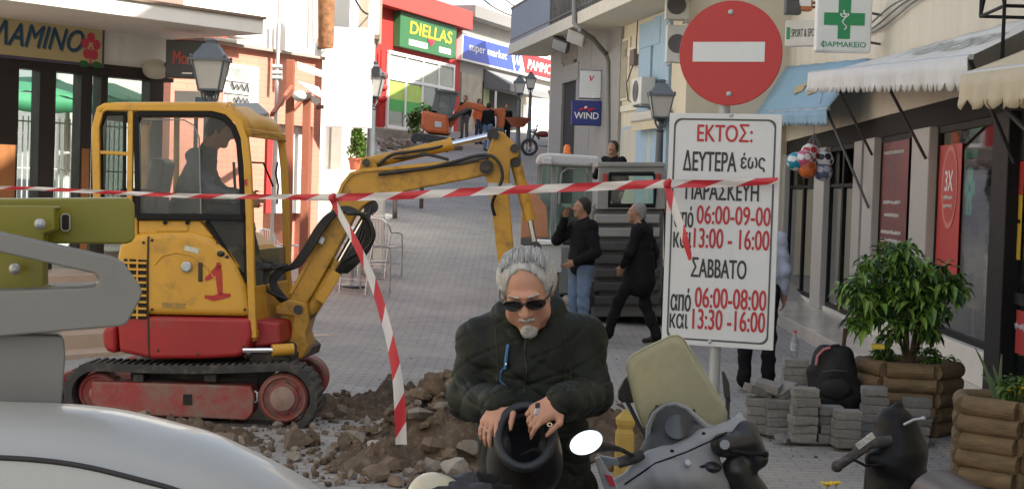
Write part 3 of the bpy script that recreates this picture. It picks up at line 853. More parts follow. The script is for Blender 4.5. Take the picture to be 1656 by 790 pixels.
for rad, o in ((1.0, -.046), (.86, -.044)):
    b.mi = 0 if rad == 1.0 else 1
    rx, rz = .33 * rad, .42 * rad
    b.add([D.pt(cz_[0] + .02 + rx * math.cos(a), cz_[1] + rz * math.sin(a), o) for a in [2 * math.pi * i / 36 for i in range(36)]], [list(range(36))])
b.build('round_badge', [M('badge_rim', (.62, .18, .14), .5), pr], r_)
letters('lettering', '3X', pw, r_, D.pt(cz_[0] - .15, cz_[1] - .04, -.042), D.d, (0, 0, 1), .33, .2, bold=.035)
scribble(pw, r_, D.pt(cz_[0] - .17, cz_[1] - .13, -.042), D.d, (0, 0, 1), .37, .05, 7)
scribble(pw, r_, D.pt(cz_[0] - .16, cz_[1] - .22, -.042), D.d, (0, 0, 1), .35, .05, 8)
neon = emit('green_neon', (.02, .26, .15), .45)
neon2 = emit('green_neon_letters', (.02, .30, .12), .45)
c0 = D.px(1568, 304, -.14)
t = thing('neon_cross', 'green neon pharmacy cross hanging inside the shop window', 'neon sign', c0)
def cross_loop(k):
    a, l_ = .055 * k, .17 * k
    return [c0 + D.d * x + V((0, 0, z)) for x, z in ((-a, l_), (a, l_), (a, a), (l_ * .8, a), (l_ * .8, -a), (a, -a), (a, -l_ * 1.3), (-a, -l_ * 1.3), (-a, -a), (-l_ * .8, -a), (-l_ * .8, a), (-a, a))]
b = MB(); b.tube(cross_loop(1.15), .011, 6, closed=True); b.tube(cross_loop(.62), .008, 6, closed=True); b.build('outline', neon, t, smooth=60)
letters('lettering', 'φαρμακείο', neon2, t, c0 + D.d * -.26 + V((0, 0, .27)), D.d, (0, 0, 1), .52, .13, bold=.004)
b = MB(); b.cyl(c0 + V((0, 0, .2)), V((c0.x, c0.y, ZT - .1)), .004); b.build('wire', blackm, t)
r_, s0, s1, z0, z1 = poster('door_sticker', 'yellow and red sticker strip on the glass door at the right edge', 'sticker', 1636, 262, 1649, 420, -.045, yel)
b = MB(); b.wbox(D, s0, s1, z1 - .28, z1, -.044, -.042); b.build('red_top', pr, r_)
scribble(blackm, r_, D.pt(s0 + .01, z0 + .3, -.04), D.d, (0, 0, 1), s1 - s0 - .02, .05, 9)
b = MB(); cc = D.sz(1636, 400, -.04); b.add([D.pt(cc[0] + .1 * math.cos(a), cc[1] + .1 * math.sin(a), -.039) for a in [2 * math.pi * i / 24 for i in range(24)]], [list(range(24))]); b.build('seal', pr, r_)
r_, s0, s1, z0, z1 = poster('door_sticker', 'round white sticker with blue letters low on the glass door', 'sticker', 1622, 505, 1634, 522, -.045, pw)
cc = D.sz(1628, 514, -.04)
b = MB(); b.add([D.pt(cc[0] + .11 * math.cos(a), cc[1] + .11 * math.sin(a), -.041) for a in [2 * math.pi * i / 24 for i in range(24)]], [list(range(24))])
b.add([D.pt(cc[0] + .095 * math.cos(a), cc[1] + .095 * math.sin(a), -.039) for a in [2 * math.pi * i / 24 for i in range(24)]], [list(range(24))]); b.fm[-1] = 1
b.build('rim', [M('print_blue', (.03, .06, .25), .5), pw], r_)
letters('lettering', 'NEWS', MATS['print_blue'], r_, D.pt(cc[0] - .075, cc[1] - .03, -.037), D.d, (0, 0, 1), .15, .06, bold=.02)
r_, s0, s1, z0, z1 = poster('poster', 'red notice low on the glass door at the right edge', 'poster', 1644, 500, 1656, 575, -.045, pr)
scribble(pw, r_, D.pt(s0 + .01, z0 + .2, -.04), D.d, (0, 0, 1), s1 - s0 - .02, .06, 10)
bc = [((.02, .28, .42), (.75, .75, .72), 1287, 261), ((.62, .12, .22), (.8, .78, .76), 1300, 258), ((.7, .68, .64), (.5, .05, .05), 1310, 247), ((.70, .16, .03), (.4, .08, .02), 1306, 273), ((.72, .72, .72), (.03, .03, .03), 1333, 258), ((.10, .12, .22), (.5, .5, .55), 1331, 278)]
bl = ['turquoise and white ball at the left of the hanging bunch', 'pink and white football in the hanging bunch', 'white and red ball at the top of the hanging bunch', 'orange ball at the bottom of the hanging bunch', 'black and white football at the right of the hanging bunch', 'dark blue patterned ball under the black and white football']
for (c1, c2, px, py), lab in zip(bc, bl):
    m = bpy.data.materials.new('ball_leather'); m.use_nodes = True
    N = m.node_tree.nodes; L = m.node_tree.links
    vo = N.new('ShaderNodeTexVoronoi'); vo.inputs['Scale'].default_value = 9; tc = N.new('ShaderNodeTexCoord'); L.new(tc.outputs['Object'], vo.inputs[0])
    cr = N.new('ShaderNodeValToRGB'); cr.color_ramp.interpolation = 'CONSTANT'; cr.color_ramp.elements[0].color = (*c2, 1); cr.color_ramp.elements[1].position = .42; cr.color_ramp.elements[1].color = (*c1, 1)
    L.new(vo.outputs['Distance'], cr.inputs[0]); L.new(cr.outputs[0], N['Principled BSDF'].inputs['Base Color']); N['Principled BSDF'].inputs['Roughness'].default_value = .35
    b = MB(); b.ball((0, 0, 0), .125, 24, 16)
    o = b.build('ball', m, smooth=80); o.location = at(px, py, 20.6 + random.uniform(-.1, .1))
    tag(o, lab, 'ball', 'balls hanging in front of the sports shop')
p = at(1315, 262, 20.75)
b = MB(); b.tube([V(p) + V((0, 0, -.1)), V(p) + V((0, 0, .5)), V((p.x + .1, p.y, p.z + .95))], .006, 5)
for a in range(14): b.cyl(V(p) + V((.22 * math.cos(a * .9), .1 * math.sin(a * .9), -.16 + .02 * a)), V(p) + V((0, 0, .4)), .002, n=4)
tag(b.build('ball_net', M('net_string', (.25, .25, .22), .8)), 'string net holding the bunch of balls under the blue awning', 'net')
E = Wall((.83, 39.7), (3.05, 28.0))        # street front, s grows towards the camera corner
root = thing('corner_building', 'beige building with pale blue pilasters and a balcony past the shops on the right', 'building', (3.05, 28, gz(3, 28)))
b = MB()
Hc = 8.3
b.prism([V((.83, 39.7, 0)), V((3.05, 28, 0)), V((9, 28.0, 0)), V((9, 39.7, 0))], (0, 0, Hc)); b.build('wall', beige, root)
b = MB(); b.prism([V((1.9, 39.72, 0)), V((9, 39.72, 0)), V((9, 66, 0)), V((3.2, 66, 0))], (0, 0, 13.5)); b.build('shade_block', beige, root)  # unseen tall block, added to throw shade on the supermarket front
b = MB(); b.prism([V((.6, 39.9, Hc)), V((2.9, 27.8, Hc)), V((9.2, 27.8, Hc)), V((9.2, 39.70, Hc)), V((1.0, 39.70, Hc))], (0, 0, .15)); b.build('roof', greymarble, root)
def ebox(mb, x0, y0, x1, y1, o0, o1):
    sa, za = E.sz(x0, y0, o1); sb, zb = E.sz(x1, y1, o1)
    mb.wbox(E, sa, sb, min(za, zb), max(za, zb), o0, o1)
bluep = M('pale_blue_pilaster', (.30, .42, .52), .75, var=.1, dirt=((.5, .47, .4), .1, 4))
for x0, x1, y0 in ((1058, 1073, 28), (1034, 1043, 52)):
    b = MB(); ebox(b, x0, y0, x1, 330, 0.0, .06); b.build('pilaster', bluep, root, bev=.01)
b = MB(); ebox(b, 1034, 40, 1066, 70, 0, .08); b.build('capital', bluep, root, bev=.02)
gp = M('grey_pilaster', (.30, .28, .25), .7, var=.15)
b = MB(); ebox(b, 948, 40, 992, 400, 0, .07); b.build('pilaster', gp, root, bev=.01)
b = MB(); ebox(b, 905, 110, 934, 128, 0, .1); b.build('lintel', gp, root)
b = MB(); ebox(b, 896, 130, 938, 330, .0, .012); b.build('doorway', dark_in, root)
for x0, x1 in ((893, 900), (934, 945)):
    b = MB(); ebox(b, x0, 60, x1, 400, 0, .08); b.build('door_jamb', gp, root, bev=.01)
shut = M('grey_shutter', (.33, .29, .20), .7)
for x0, y0, x1, y1 in ((1000, 70, 1012, 158),):
    fr = MB(); ebox(fr, x0 - 3, y0 - 3, x1 + 3, y1 + 3, 0, .04); f = fr.build('window', cream, root)
    g = MB(); ebox(g, x0, y0, x1, y1, .03, .05); g.build('shutter', shut, f)
curt = M('pale_curtain', (.50, .46, .38), .9, var=.3, scale=3, stretch=(14, 14, .3))
for x0, x1 in ((1007, 1019), (1023, 1032), (1036, 1052)):
    fr = MB(); ebox(fr, x0 - 1.5, 206, x1 + 1.5, 330, 0, .05); f = fr.build('shop_window', MATS['pale_blue_pilaster'], root)
    g = MB(); ebox(g, x0, 210, x1, 330, .02, .056); g.build('curtain', curt, f)
for q in ((1010, 80, 1034, 86), (1003, 172, 1034, 176)): b = MB(); ebox(b, *q, 0, .05); b.build('moulding', cream, root)
sb0, sb1 = 0.1, 9.0
zs = E.sz(880, 62, 1.0)[1]
s1b = E.sz(1062, 12, 1.0)[0]
b = MB(); b.wbox(E, -.6, s1b, zs - .02, zs + .24, 0, 1.0); b.build('balcony_slab', M('balcony_concrete', (.55, .50, .42), .8, dirt=((.3, .27, .23), .15, 3)), root, bev=.01)
rl = MB()
rl.wbox(E, -.6, s1b - .1, zs + 1.15, zs + 1.2, .92, .97); rl.wbox(E, -.6, s1b - .1, zs + .34, zs + .37, .93, .96)
s = 4.3
while s < s1b - .1:
    rl.wbox(E, s, s + .02, zs + .24, zs + 1.15, .935, .955); s += .13
rl.build('railing', darksteel, root)
b = MB(); b.wbox(E, -.6, 4.2, zs + .26, zs + 1.15, .9, .95); b.build('balcony_screen', M('blue_grey_sheet', (.20, .23, .28), .7, var=.15), root)
for s in (1.2, 4.6):
    fr = MB(); fr.wbox(E, s, s + 1.3, zs + .26, zs + 2.3, 0, .05); fr.build('balcony_door', shut, root)
def aircon(px, py, Y, label, wv, hv, rot=0, wall_y=None):
    c = at(px, py, Y)
    t = thing('air_conditioner', label, 'air conditioner', c, 'air conditioners on the beige wall')
    ux = V((math.cos(rot), math.sin(rot), 0)); n = V((ux.y, -ux.x, 0))
    b = MB(); b.obox(c, ux * wv, n * .14, (0, 0, hv)); b.build('casing', M('ac_casing', (.58, .57, .52), .5, dirt=((.4, .37, .3), .1, 5)), t, bev=.015)
    b = MB(); cc = c + n * .143 - ux * wv * .1
    for rr in (.92, .7, .48, .26):
        rad = min(hv, wv) * rr * .85
        b.tube([cc + ux * rad * math.cos(a) + V((0, 0, rad * math.sin(a))) for a in [2 * math.pi * i / 20 for i in range(20)]], .006, 5, closed=True)
    b.build('fan_grille', darksteel, t)
    b = MB(); b.add([cc + n * .0005 + ux * min(hv, wv) * .8 * math.cos(a) + V((0, 0, min(hv, wv) * .8 * math.sin(a))) for a in [2 * math.pi * i / 20 for i in range(20)]], [list(range(20))]); b.build('fan', M('fan_grey', (.12, .12, .115), .6), t)
    for q in (-.7, .7): b = MB(); b.obox(c + ux * wv * q - n * .1 - V((0, 0, hv + .02)), ux * .02, n * .22, (0, 0, .02)); b.build('bracket', steel, t)
aircon(1095, 10, 27.8, 'air conditioner at the top edge, above another one beside the no entry sign', .21, .25)
aircon(1096, 72, 27.8, 'air conditioner box on the beige wall just left of the no entry disc', .21, .33)
eu = math.atan2(E.d.y, E.d.x)
p = E.px(1040, 148, .25)
aircon(1040, 148, p.y, 'air conditioner on the pale blue pilastered front above the rolled awning', .36, .26, rot=eu)
s0, z1 = E.sz(1010, 182, .4); s1, z0 = E.sz(1054, 206, .4)
t = thing('rolled_awning', 'rolled cream awning in its cassette above the curtained shop windows', 'awning', E.pt(s0, z0, .3))
b = MB(); b.wbox(E, s0, s1, z1 - .2, z1, .02, .3); b.build('cassette', M('awning_cassette', (.50, .47, .40), .6), t, bev=.05, seg=3)
b = MB(); b.wbox(E, s0, s1, z0, z1 - .2, .22, .25); b.build('fabric', ca, t)
p = E.px(1026, 93, .06)
t = thing('junction_box', 'small brown junction box with a loose cable between the blue pilasters', 'box', p)
b = MB(); b.obox(p, E.d * .16, E.n * .06, (0, 0, .16)); b.build('case', M('box_brown', (.16, .12, .10), .7), t, bev=.01)
b = MB(); b.tube([V(p) + V((0, 0, .15)) + E.d * .1, V(p) + V((0, 0, 1.2)) + E.d * .2], .012, 5)
b.tube([V(p) - E.d * .1 + V((0, 0, -.16)), V(p) - E.d * .35 + V((0, 0, -.5)) + E.n * .05, V(p) - E.d * .2 + V((0, 0, -.85)) + E.n * .05, V(p) + E.d * .3 + V((0, 0, -1.0))], .014, 5); b.build('cable', hose, t, smooth=60)
pp = [E.px(x, y, o) for x, y, o in ((929, -20, 1.05), (929, 38, 1.05), (936, 48, 1.0), (958, 62, .5), (980, 88, .1), (984, 100, .1), (984, 420, .1))]
b = MB(); b.tube(pp, .055, 10)
tag(b.build('drainpipe', M('drainpipe_grey', (.20, .19, .18), .5, metal=.2), smooth=50), 'grey drainpipe bending from the balcony down the grey pilaster', 'drainpipe')
for px, py, lab in ((907, 72, 'square dark floodlight under the balcony corner, tilted down to the left'), (933, 60, 'pale floodlight under the balcony, next to the drainpipe')):
    c = E.px(px, py, .8)
    t = thing('floodlight', lab, 'floodlight', c, 'floodlights under the balcony')
    rot = Euler((R(30), R(20), R(-20))).to_matrix()
    b = MB(); b.obox(c, rot @ V((.2, 0, 0)), rot @ V((0, .08, 0)), rot @ V((0, 0, .15))); b.build('housing', darksteel if 'dark' in lab else M('pale_housing', (.45, .42, .40), .6), t, bev=.02)
    b = MB(); b.obox(c + rot @ V((0, -.085, 0)), rot @ V((.17, 0, 0)), rot @ V((0, .004, 0)), rot @ V((0, 0, .12))); b.build('lens', steel, t)
    b = MB(); b.tube([c, c + V((.05, .05, .25)), V((c.x + .05, c.y + .05, zs))], .02, 6); b.build('bracket', darksteel, t)
c = E.px(923, 85, .05)
t = MB(); t.obox(c, E.d * .9, E.n * .04, (0, 0, .22)); t.obox(c + V((0, 0, -.28)), E.d * .5, E.n * .04, (0, 0, .1))
tag(t.build('wall_letters', M('sign_brown', (.20, .17, .14), .7, var=.5, scale=9), bev=.02), 'brown relief plate above the dark doorway', 'plate')
Yw = 34.0
def face_sign(name, label, cat, x0, y0, x1, y1, Y, mat_case, mat_face, dep=.12):
    a = at(x0, (y0 + y1) / 2, Y); c_ = at(x1, (y0 + y1) / 2, Y)
    c = (a + c_) / 2; ux = V((c_.x - a.x, 0, 0)).normalized()
    hw = (c_.x - a.x) / 2; hh = (y1 - y0) / 2 * mpp(Y)
    t = thing(name, label, cat, c)
    b = MB(); b.obox(c, ux * hw, V((0, dep, 0)), (0, 0, hh)); b.build('case', mat_case, t, bev=.02)
    b = MB(); b.obox(c - V((0, dep + .004, 0)), ux * hw * .96, V((0, .003, 0)), (0, 0, hh * .95)); b.build('face', mat_face, t)
    return t, c, hw, hh, dep
navy = M('sign_navy', (.012, .022, .17), .4, var=.06)
t, c, hw, hh, dp = face_sign('shop_sign', 'dark blue square shop sign with white WIND lettering over the street', 'sign', 924, 163, 972, 203, Yw, navy, navy)
letters('lettering', 'WIND', pw, t, c + V((-hw * .82, -dp - .008, -hh * .48)), (1, 0, 0), (0, 0, 1), hw * 1.64, hh * .52, bold=.015)
b = MB()
for k, (x0, x1, z0, z1) in enumerate(((-.5, -.1, .12, .28), (-.1, .3, .3, .15), (.1, .6, .1, .3))):
    b.tube([c + V((hw * (x0 + (x1 - x0) * i / 6), -dp - .012, hh * (z0 + (z1 - z0) * i / 6 + .12 * math.sin(math.pi * i / 6)))) for i in range(7)], [.012, .02, .024, .024, .02, .016, .01], 6)
b.build('red_swoosh', M('print_red', (.5, .02, .05), .5), t)
b = MB(); b.ball(c + V((-hw * .05, -dp - .014, hh * .42)), (.035, .01, .035), 10, 6); b.build('white_dot', pw, t)
b = MB(); b.cyl(c + V((hw, 0, hh * .5)), E.px(985, 170, 0) + V((0, 0, 0)), .025); b.build('bracket', darksteel, t)
t, c, hw, hh, dp = face_sign('shop_sign', 'silver lightbox with a faint red mark directly above the blue sign', 'sign', 936, 114, 972, 160, Yw + .1, navy, M('silver_face', (.55, .56, .57), .25, metal=.5, var=.15, scale=2), .10)
letters('lettering', 'v', MATS['print_red'], t, c + V((-hw * .1, -dp - .008, hh * .2)), (1, 0, 0), (0, 0, 1), hw * .5, hh * .4, bold=.01, shear=.2)
b = MB(); b.cyl(c + V((hw, 0, hh * .5)), E.px(985, 122, 0), .025); b.build('bracket', darksteel, t)
def lamp(px, pytop, pyglass, Y, label, pole_to=None, lean=0.0):
    """pytop, pyglass: pixel rows of the finial and of the bottom of the lantern"""
    top = at(px, pytop, Y); bot = at(px, pyglass, Y)
    h = (pyglass - pytop) * mpp(Y)
    x, y = bot.x, bot.y
    g = gz(x, y)
    t = thing('street_lamp', label, 'street lamp', (x, y, g), 'old-style street lamps')
    z0 = bot.z
    rT, rB = h * .32, h * .19
    def ring(r, z): return [V((x + r * sx_, y + r * sy_, z)) for sx_, sy_ in ((-1, -1), (1, -1), (1, 1), (-1, 1))]
    b = MB(); r0, r1 = ring(rB, z0), ring(rT * .93, z0 + h * .55)
    b.hexa(r0 + r1); b.build('lantern_glass', lampglass, t)
    b = MB()
    for i in range(4): b.cyl(r0[i], r1[i], h * .022, n=6); b.cyl(r0[i], r0[(i + 1) % 4], h * .03, n=6)
    b.build('lantern_frame', lampmetal, t)
    b = MB(); b.hexa(ring(rT * 1.08, z0 + h * .55) + ring(rT * 1.08, z0 + h * .6)); b.hexa(ring(rT * 1.0, z0 + h * .6) + ring(rT * .42, z0 + h * .88))
    b.hexa(ring(rT * .3, z0 + h * .88) + ring(rT * .3, z0 + h * .94)); b.hexa(ring(rT * .4, z0 + h * .94) + ring(rT * .2, z0 + h * .99))
    for sx_, sy_ in ((-1, -1), (1, -1), (1, 1), (-1, 1)): b.ball((x + sx_ * rT, y + sy_ * rT, z0 + h * .63), h * .035, 6, 5)
    b.build('lantern_roof', lampmetal, t)
    b = MB()
    b.lathe((x, y, z0), [(rB * .6, 0), (rB * .8, -h * .06), (h * .05, -h * .12), (h * .06, -h * .3), (h * .12, -h * .34), (h * .06, -h * .40)], 12)
    for a in range(4):
        an = a * math.pi / 2 + .78
        b.tube([V((x + math.cos(an) * rr, y + math.sin(an) * rr, z0 + zz)) for rr, zz in ((rB * 1.1, 0), (rB * .9, -h * .15), (rB * .4, -h * .28))], h * .02, 5)
    b.build('scroll_neck', lampmetal, t, smooth=50)
    b = MB(); b.lathe((x, y, g), [(.14, 0), (.14, .1), (.11, .14), (.1, .6), (.075, .7), (.07, 1.2), (.06, z0 - h * .38 - g)], 12); b.build('pole', lampmetal, t, smooth=40)
    return t
lamp(340, 62, 146, 16.0, 'grey lantern of the street lamp rising behind the yellow excavator cab')
lamp(1068, 128, 190, 25.5, 'street lamp in front of the blue pilasters, left of the no entry disc')
lamp(897, 136, 168, 42, 'dark street lamp in front of the dark doorway, left of the blue sign')
lamp(840, 122, 151, 52, 'far street lamp before the supermarket, left one of its close pair')
lamp(858, 116, 143, 56, 'far street lamp before the supermarket, right one of its close pair')
lamp(602, 98, 156, 24.2, 'street lamp beside the blank white board and the red shop')
C = Wall((-5.24, 60.0), (2.16, 80.0))
def cb(mb, x0, y0, x1, y1, o0, o1):
    sa, _ = C.sz(x0, (y0 + y1) / 2, o1); sb, _ = C.sz(x1, (y0 + y1) / 2, o1)
    z1 = max(C.sz(x0, y0, o1)[1], C.sz(x0, y0, o1)[1]); z0 = C.sz(x0, y1, o1)[1]
    mb.wbox(C, sa, sb, z0, z1, o0, o1)
sR0 = C.sz(606, 120)[0]; sR1 = C.sz(744, 120)[0]; sS1 = C.sz(905, 120)[0] + 3
zroof = C.sz(620, 0)[1]
gC = lambda s: gz(*C.pt(s, 0).xy)
redwall = M('red_facade', (.42, .03, .025), .75, var=.08, scale=1)
rs = thing('red_shop', 'red two-storey shop front with a green sign and white framed windows', 'building', C.pt((sR0 + sR1) / 2, gC(sR0)))
b = MB(); b.wbox(C, sR0 - 3.0, sR1, 2.0, zroof - .3, -8, 0); b.build('wall', redwall, rs)
b = MB(); b.wbox(C, sR0 - 3.0, sR1 + .05, zroof - .3, zroof + .5, -8, .5); b.build('roof', M('red_fascia', (.45, .06, .05), .7), rs, bev=.02)
w0, zt = C.sz(628, 84, .05); w1, _ = C.sz(733, 104, .05); zb = C.sz(628, 205, .05)[1]
fr = MB(); nW = 4; rows = [zb, zb + (zt - zb) * .66, zt]; tt = .13
f = MB(); f.wbox(C, w0, w1, zb, zt, .01, .02); f.build('window_backing', M('window_dark', (.07, .08, .08), .3, var=.5, scale=.6), rs)
for i in range(nW + 1):
    s = w0 + (w1 - w0) * i / nW; fr.wbox(C, s - tt / 2, s + tt / 2, zb, zt, .03, .12)
for z in rows: fr.wbox(C, w0 - tt / 2, w1 + tt / 2, z - tt / 2, z + tt / 2, .03, .13)
wf = fr.build('window_frame', whitep, rs)
g = MB(); g.wbox(C, w0, w1, zb, zt, .05, .06); g.build('pane', glass_shop, wf)
blind = M('pale_blind', (.45, .47, .40), .7, var=.2, scale=.8)
for i in range(4):
    s = w0 + (w1 - w0) * i / nW
    b = MB(); b.wbox(C, s + .1, s + (w1 - w0) / nW - .1, rows[1] + .1, rows[2] - .1, .064, .07); b.build('blind', blind, wf)
lime = M('lime_poster', (.42, .62, .10), .5, var=.25, scale=1.2); gre = M('green_banner', (.05, .42, .06), .5, var=.2, scale=1)
b = MB(); b.wbox(C, w0 + .1, w0 + (w1 - w0) * .5, zb + (zt - zb) * .38, zb + (zt - zb) * .62, .064, .07); b.build('lime_poster', lime, wf)
b = MB(); b.wbox(C, w0 + .05, w0 + (w1 - w0) * .62, zb + (zt - zb) * .22, zb + (zt - zb) * .38, .064, .07); b.build('green_banner', gre, wf)
fl = MB(); fl.wbox(C, w0 - .1, w1 + .1, zb - .12, zb, .0, .2); fl.build('sill', whitep, rs)
t = thing('shop_sign', 'green sign with yellow DIELLAS lettering on the red shop', 'sign', C.px(690, 60, .3))
s0, z1 = C.sz(648, 18, .3); s1, z0 = C.sz(737, 92, .3); z0 = C.sz(648, 75, .3)[1]
b = MB(); b.wbox(C, s0, s1, z0, z1, .02, .3); b.build('case', M('sign_green', (.035, .14, .05), .5, var=.15, scale=.6), t)
hgt = z1 - z0
letters('lettering', 'DIELLAS', M('sign_yellow', (.80, .58, .04), .5), t, C.pt(s0 + (s1 - s0) * .16, z0 + hgt * .44, .31), C.d, (0, 0, 1), (s1 - s0) * .75, hgt * .36, bold=.03, shear=.08)
for x0, x1 in ((.15, .47), (.68, .9)): b = MB(); b.wbox(C, s0 + (s1 - s0) * x0, s0 + (s1 - s0) * x1, z0 + hgt * .10, z0 + hgt * .27, .302, .308); b.build('white_panel', pw, t)
b = MB(); b.prism([C.pt(s0 + (s1 - s0) * x, z0 + hgt * z, .31) for x, z in ((.46, .40), (.6, .40), (.53, .2))], C.n * .01); b.build('red_triangle', MATS['print_red'], t)
stone = M('rough_stone', (.30, .27, .23), .9, var=.5, scale=2.2, bump=.8, bscale=5)
b = MB(); b.wbox(C, sR0 - 3, sR1 - .5, 1.5, zb - .14, .02, 1.0)
tag(b.build('stone_wall', stone, bev=.05), 'low rough stone wall beneath the red shop window', 'wall')
b = MB()
for z in (.35, .5, .66): b.ball(C.pt(w0 - .9, zb + (zt - zb) * z, .25), (.22, .22, .16), 10, 7)
b.cyl(C.pt(w0 - .9, zb - 1, .2), C.pt(w0 - .9, zt, .2), .05)
tag(b.build('downpipe', redwall, smooth=50), 'red downpipe with round collars left of the white framed window', 'pipe')
sm = thing('supermarket_building', 'grey supermarket front with a wide blue and red sign at the end of the street', 'building', C.pt((sR1 + sS1) / 2, gC(sR1)))
grey = M('grey_facade', (.26, .25, .23), .85, var=.15, scale=.8)
zroof2 = C.sz(750, 28)[1]
b = MB(); b.wbox(C, sR1 + .02, sS1 + 8, 2.0, zroof2, -8, -.02); b.build('wall', grey, sm)
b = MB(); b.wbox(C, sR1 + .06, sS1 + 8, zroof2, zroof2 + .5, -8, .6); b.build('roof', M('roof_grey', (.22, .21, .20), .8), sm)
s0, _ = C.sz(747, 80, .25); s1 = C.sz(895, 100, .25)[0]; z1 = C.sz(748, 53, .25)[1]; z0 = C.sz(748, 97, .25)[1]; H = z1 - z0
s1 += .8
t = thing('shop_sign', 'long white sign reading super market beside a red panel, over the end shop', 'sign', C.pt((s0 + s1) / 2, z0, .2))
b = MB(); b.wbox(C, s0, s1, z0, z1, 0, .25); b.build('case', whitep, t)
blue = M('sign_blue', (.05, .08, .42), .45, var=.05); red_s = M('sign_red', (.55, .025, .03), .45, var=.05)
W_ = s1 - s0
b = MB(); b.prism([C.pt(s0 + W_ * x, z0 + H * z, .262) for x, z in ((.01, .07), (.50, .07), (.455, .93), (.01, .93))], C.n * .01); b.build('blue_panel', blue, t)
b = MB(); b.prism([C.pt(s0 + W_ * x, z0 + H * z, .262) for x, z in ((.62, .1), (.99, .1), (.99, .90), (.57, .90))], C.n * .01); b.build('red_panel', red_s, t)
b = MB(); b.add([C.pt(s0 + W_ * .535 + H * .36 * math.cos(a), z0 + H * (.5 + .44 * math.sin(a)), .275) for a in [2 * math.pi * i / 28 for i in range(28)]], [list(range(28))]); b.build('blue_disc', blue, t)
letters('lettering', 'super market', pw, t, C.pt(s0 + W_ * .06, z0 + H * .32, .276), C.d, (0, 0, 1), W_ * .36, H * .4, bold=.005)
letters('lettering', 'AP', pw, t, C.pt(s0 + W_ * .503, z0 + H * .32, .28), C.d, (0, 0, 1), W_ * .065, H * .38, bold=.01, shear=.15)
letters('lettering', 'ΡΑΜΜΟΣ', pw, t, C.pt(s0 + W_ * .64, z0 + H * .28, .276), C.d, (0, 0, 1), W_ * .33, H * .42, bold=.035, shear=.2)
zt = C.sz(790, 134)[1]; dn0 = C.sz(778, 160)[0]; dn1 = C.sz(838, 160)[0]
b = MB(); b.wbox(C, dn0, dn1, 2.5, zt, -.018, .02); b.build('doorway', dark_in, sm)
b = MB(); b.wbox(C, dn0 + .2, dn0 + .9, gC(dn0) + .1, zt - .3, .022, .04); b.build('door_glass', M('green_door_film', (.28, .32, .14), .5), sm)
b = MB(); s_a, s_b = C.sz(783, 110)[0], C.sz(850, 110)[0]
za = C.sz(783, 108, .4)[1]
b.hexa([C.pt(s_a, za - 1.0, 1.3), C.pt(s_b, za - 1.0, 1.3), C.pt(s_b, za - .9, 0), C.pt(s_a, za - .9, 0), C.pt(s_a, za - .7, 1.3), C.pt(s_b, za - .7, 1.3), C.pt(s_b, za, 0), C.pt(s_a, za, 0)])
tag(b.build('shop_awning', M('grey_canvas', (.20, .20, .20), .8, var=.15), bev=.02), 'grey awning over the dark supermarket doorway', 'awning')
st2 = M('patchy_stone_cladding', (.34, .30, .24), .85, var=.5, scale=1.1, bump=.3)
b = MB(); b.wbox(C, sR1 + .1, dn0 - .02, 2.2, zt + .2, -.018, .05); b.build('stone_cladding', st2, sm)
hb = M('hoarding_board', (.47, .43, .34), .8, var=.18, scale=1.3, dirt=((.25, .23, .12), .22, 1.4))
b = MB(); b.wbox(C, dn1 + .02, sS1 + 4, 2.4, z0 - .25, -.018, .05); b.build('hoarding', hb, sm)
b = MB(); hz = C.sz(850, 190)[1]; b.wbox(C, dn1 + .5, sS1 - 1.2, hz - 1.2, hz + .6, .06, .1); b.build('white_board', whitep, sm)
p = C.px(801, 178, 2.0)
b = MB(); b.cyl((p.x, p.y, gz(p.x, p.y)), (p.x, p.y, p.z + .8), .05); b.cyl((p.x - .35, p.y, p.z), (p.x + .35, p.y, p.z + .05), .04)
tag(b.build('barrier_post', whitep, smooth=40), 'thin white post with a crossbar before the supermarket doorway', 'post')
p = at(838, 198, 51.9)
t = thing('flower_pot', 'terracotta flower bowl fixed to the far lamp pair', 'pot', p)
b = MB(); b.lathe(p, [(.2, -.15), (.42, .12), (.45, .15), (.36, .14)], 14); b.build('bowl', M('terracotta', (.36, .10, .05), .8), t, smooth=40)
b = MB(); b.ball(V(p) + V((0, 0, .13)), (.36, .36, .05)); b.build('soil', soil, t)
b0 = thing('distant_building', 'pale building high up behind the supermarket roof', 'building', (5, 105, 7))
b = MB(); b.box(-2, 16, 105, 112, 3, 19.2); b.build('wall', whitewall, b0)
b = MB(); b.box(-2.4, 16.4, 104.6, 112.4, 19.2, 19.6); b.build('roof', M('tile_red', (.35, .13, .07), .8), b0)
for k in range(5):
    b = MB(); b.box(0 + k * 2.8, 1.2 + k * 2.8, 104.95, 105.02, 15.6, 17.4); b.build('window', MATS['window_dark'], b0)
A = Wall((-5.63, 17.0), (-4.2, 18.8))
def ab(mb, x0, y0, x1, y1, o0, o1, o=None):
    o = o1 if o is None else o
    xm, ym = (x0 + x1) / 2, (y0 + y1) / 2
    sa = A.sz(x0, ym, o)[0]; sb = A.sz(x1, ym, o)[0]; za = A.sz(xm, y0, o)[1]; zb = A.sz(xm, y1, o)[1]
    mb.wbox(A, sa, sb, zb, za, o0, o1)
cafe = thing('cafe_building', 'cream cafe front with dark framed glazing and a deep white edged canopy', 'building', A.pt(0, .6))
sE = A.sz(279, 100)[0]
zG = A.sz(130, 117)[1]
zf = .75
b = MB(); b.wbox(A, -4, sE, zG + .12, zG + 1.75, -.2, 0); b.build('wall', whitewall, cafe)
brownframe = M('dark_brown_frame', (.022, .015, .012), .5, var=.2)
orangewood = M('varnished_wood', (.30, .12, .04), .45, var=.25, stretch=(1, 1, .2))
b = MB(); b.wbox(A, -4, sE, zG - .02, zG + .12, -.18, .03)
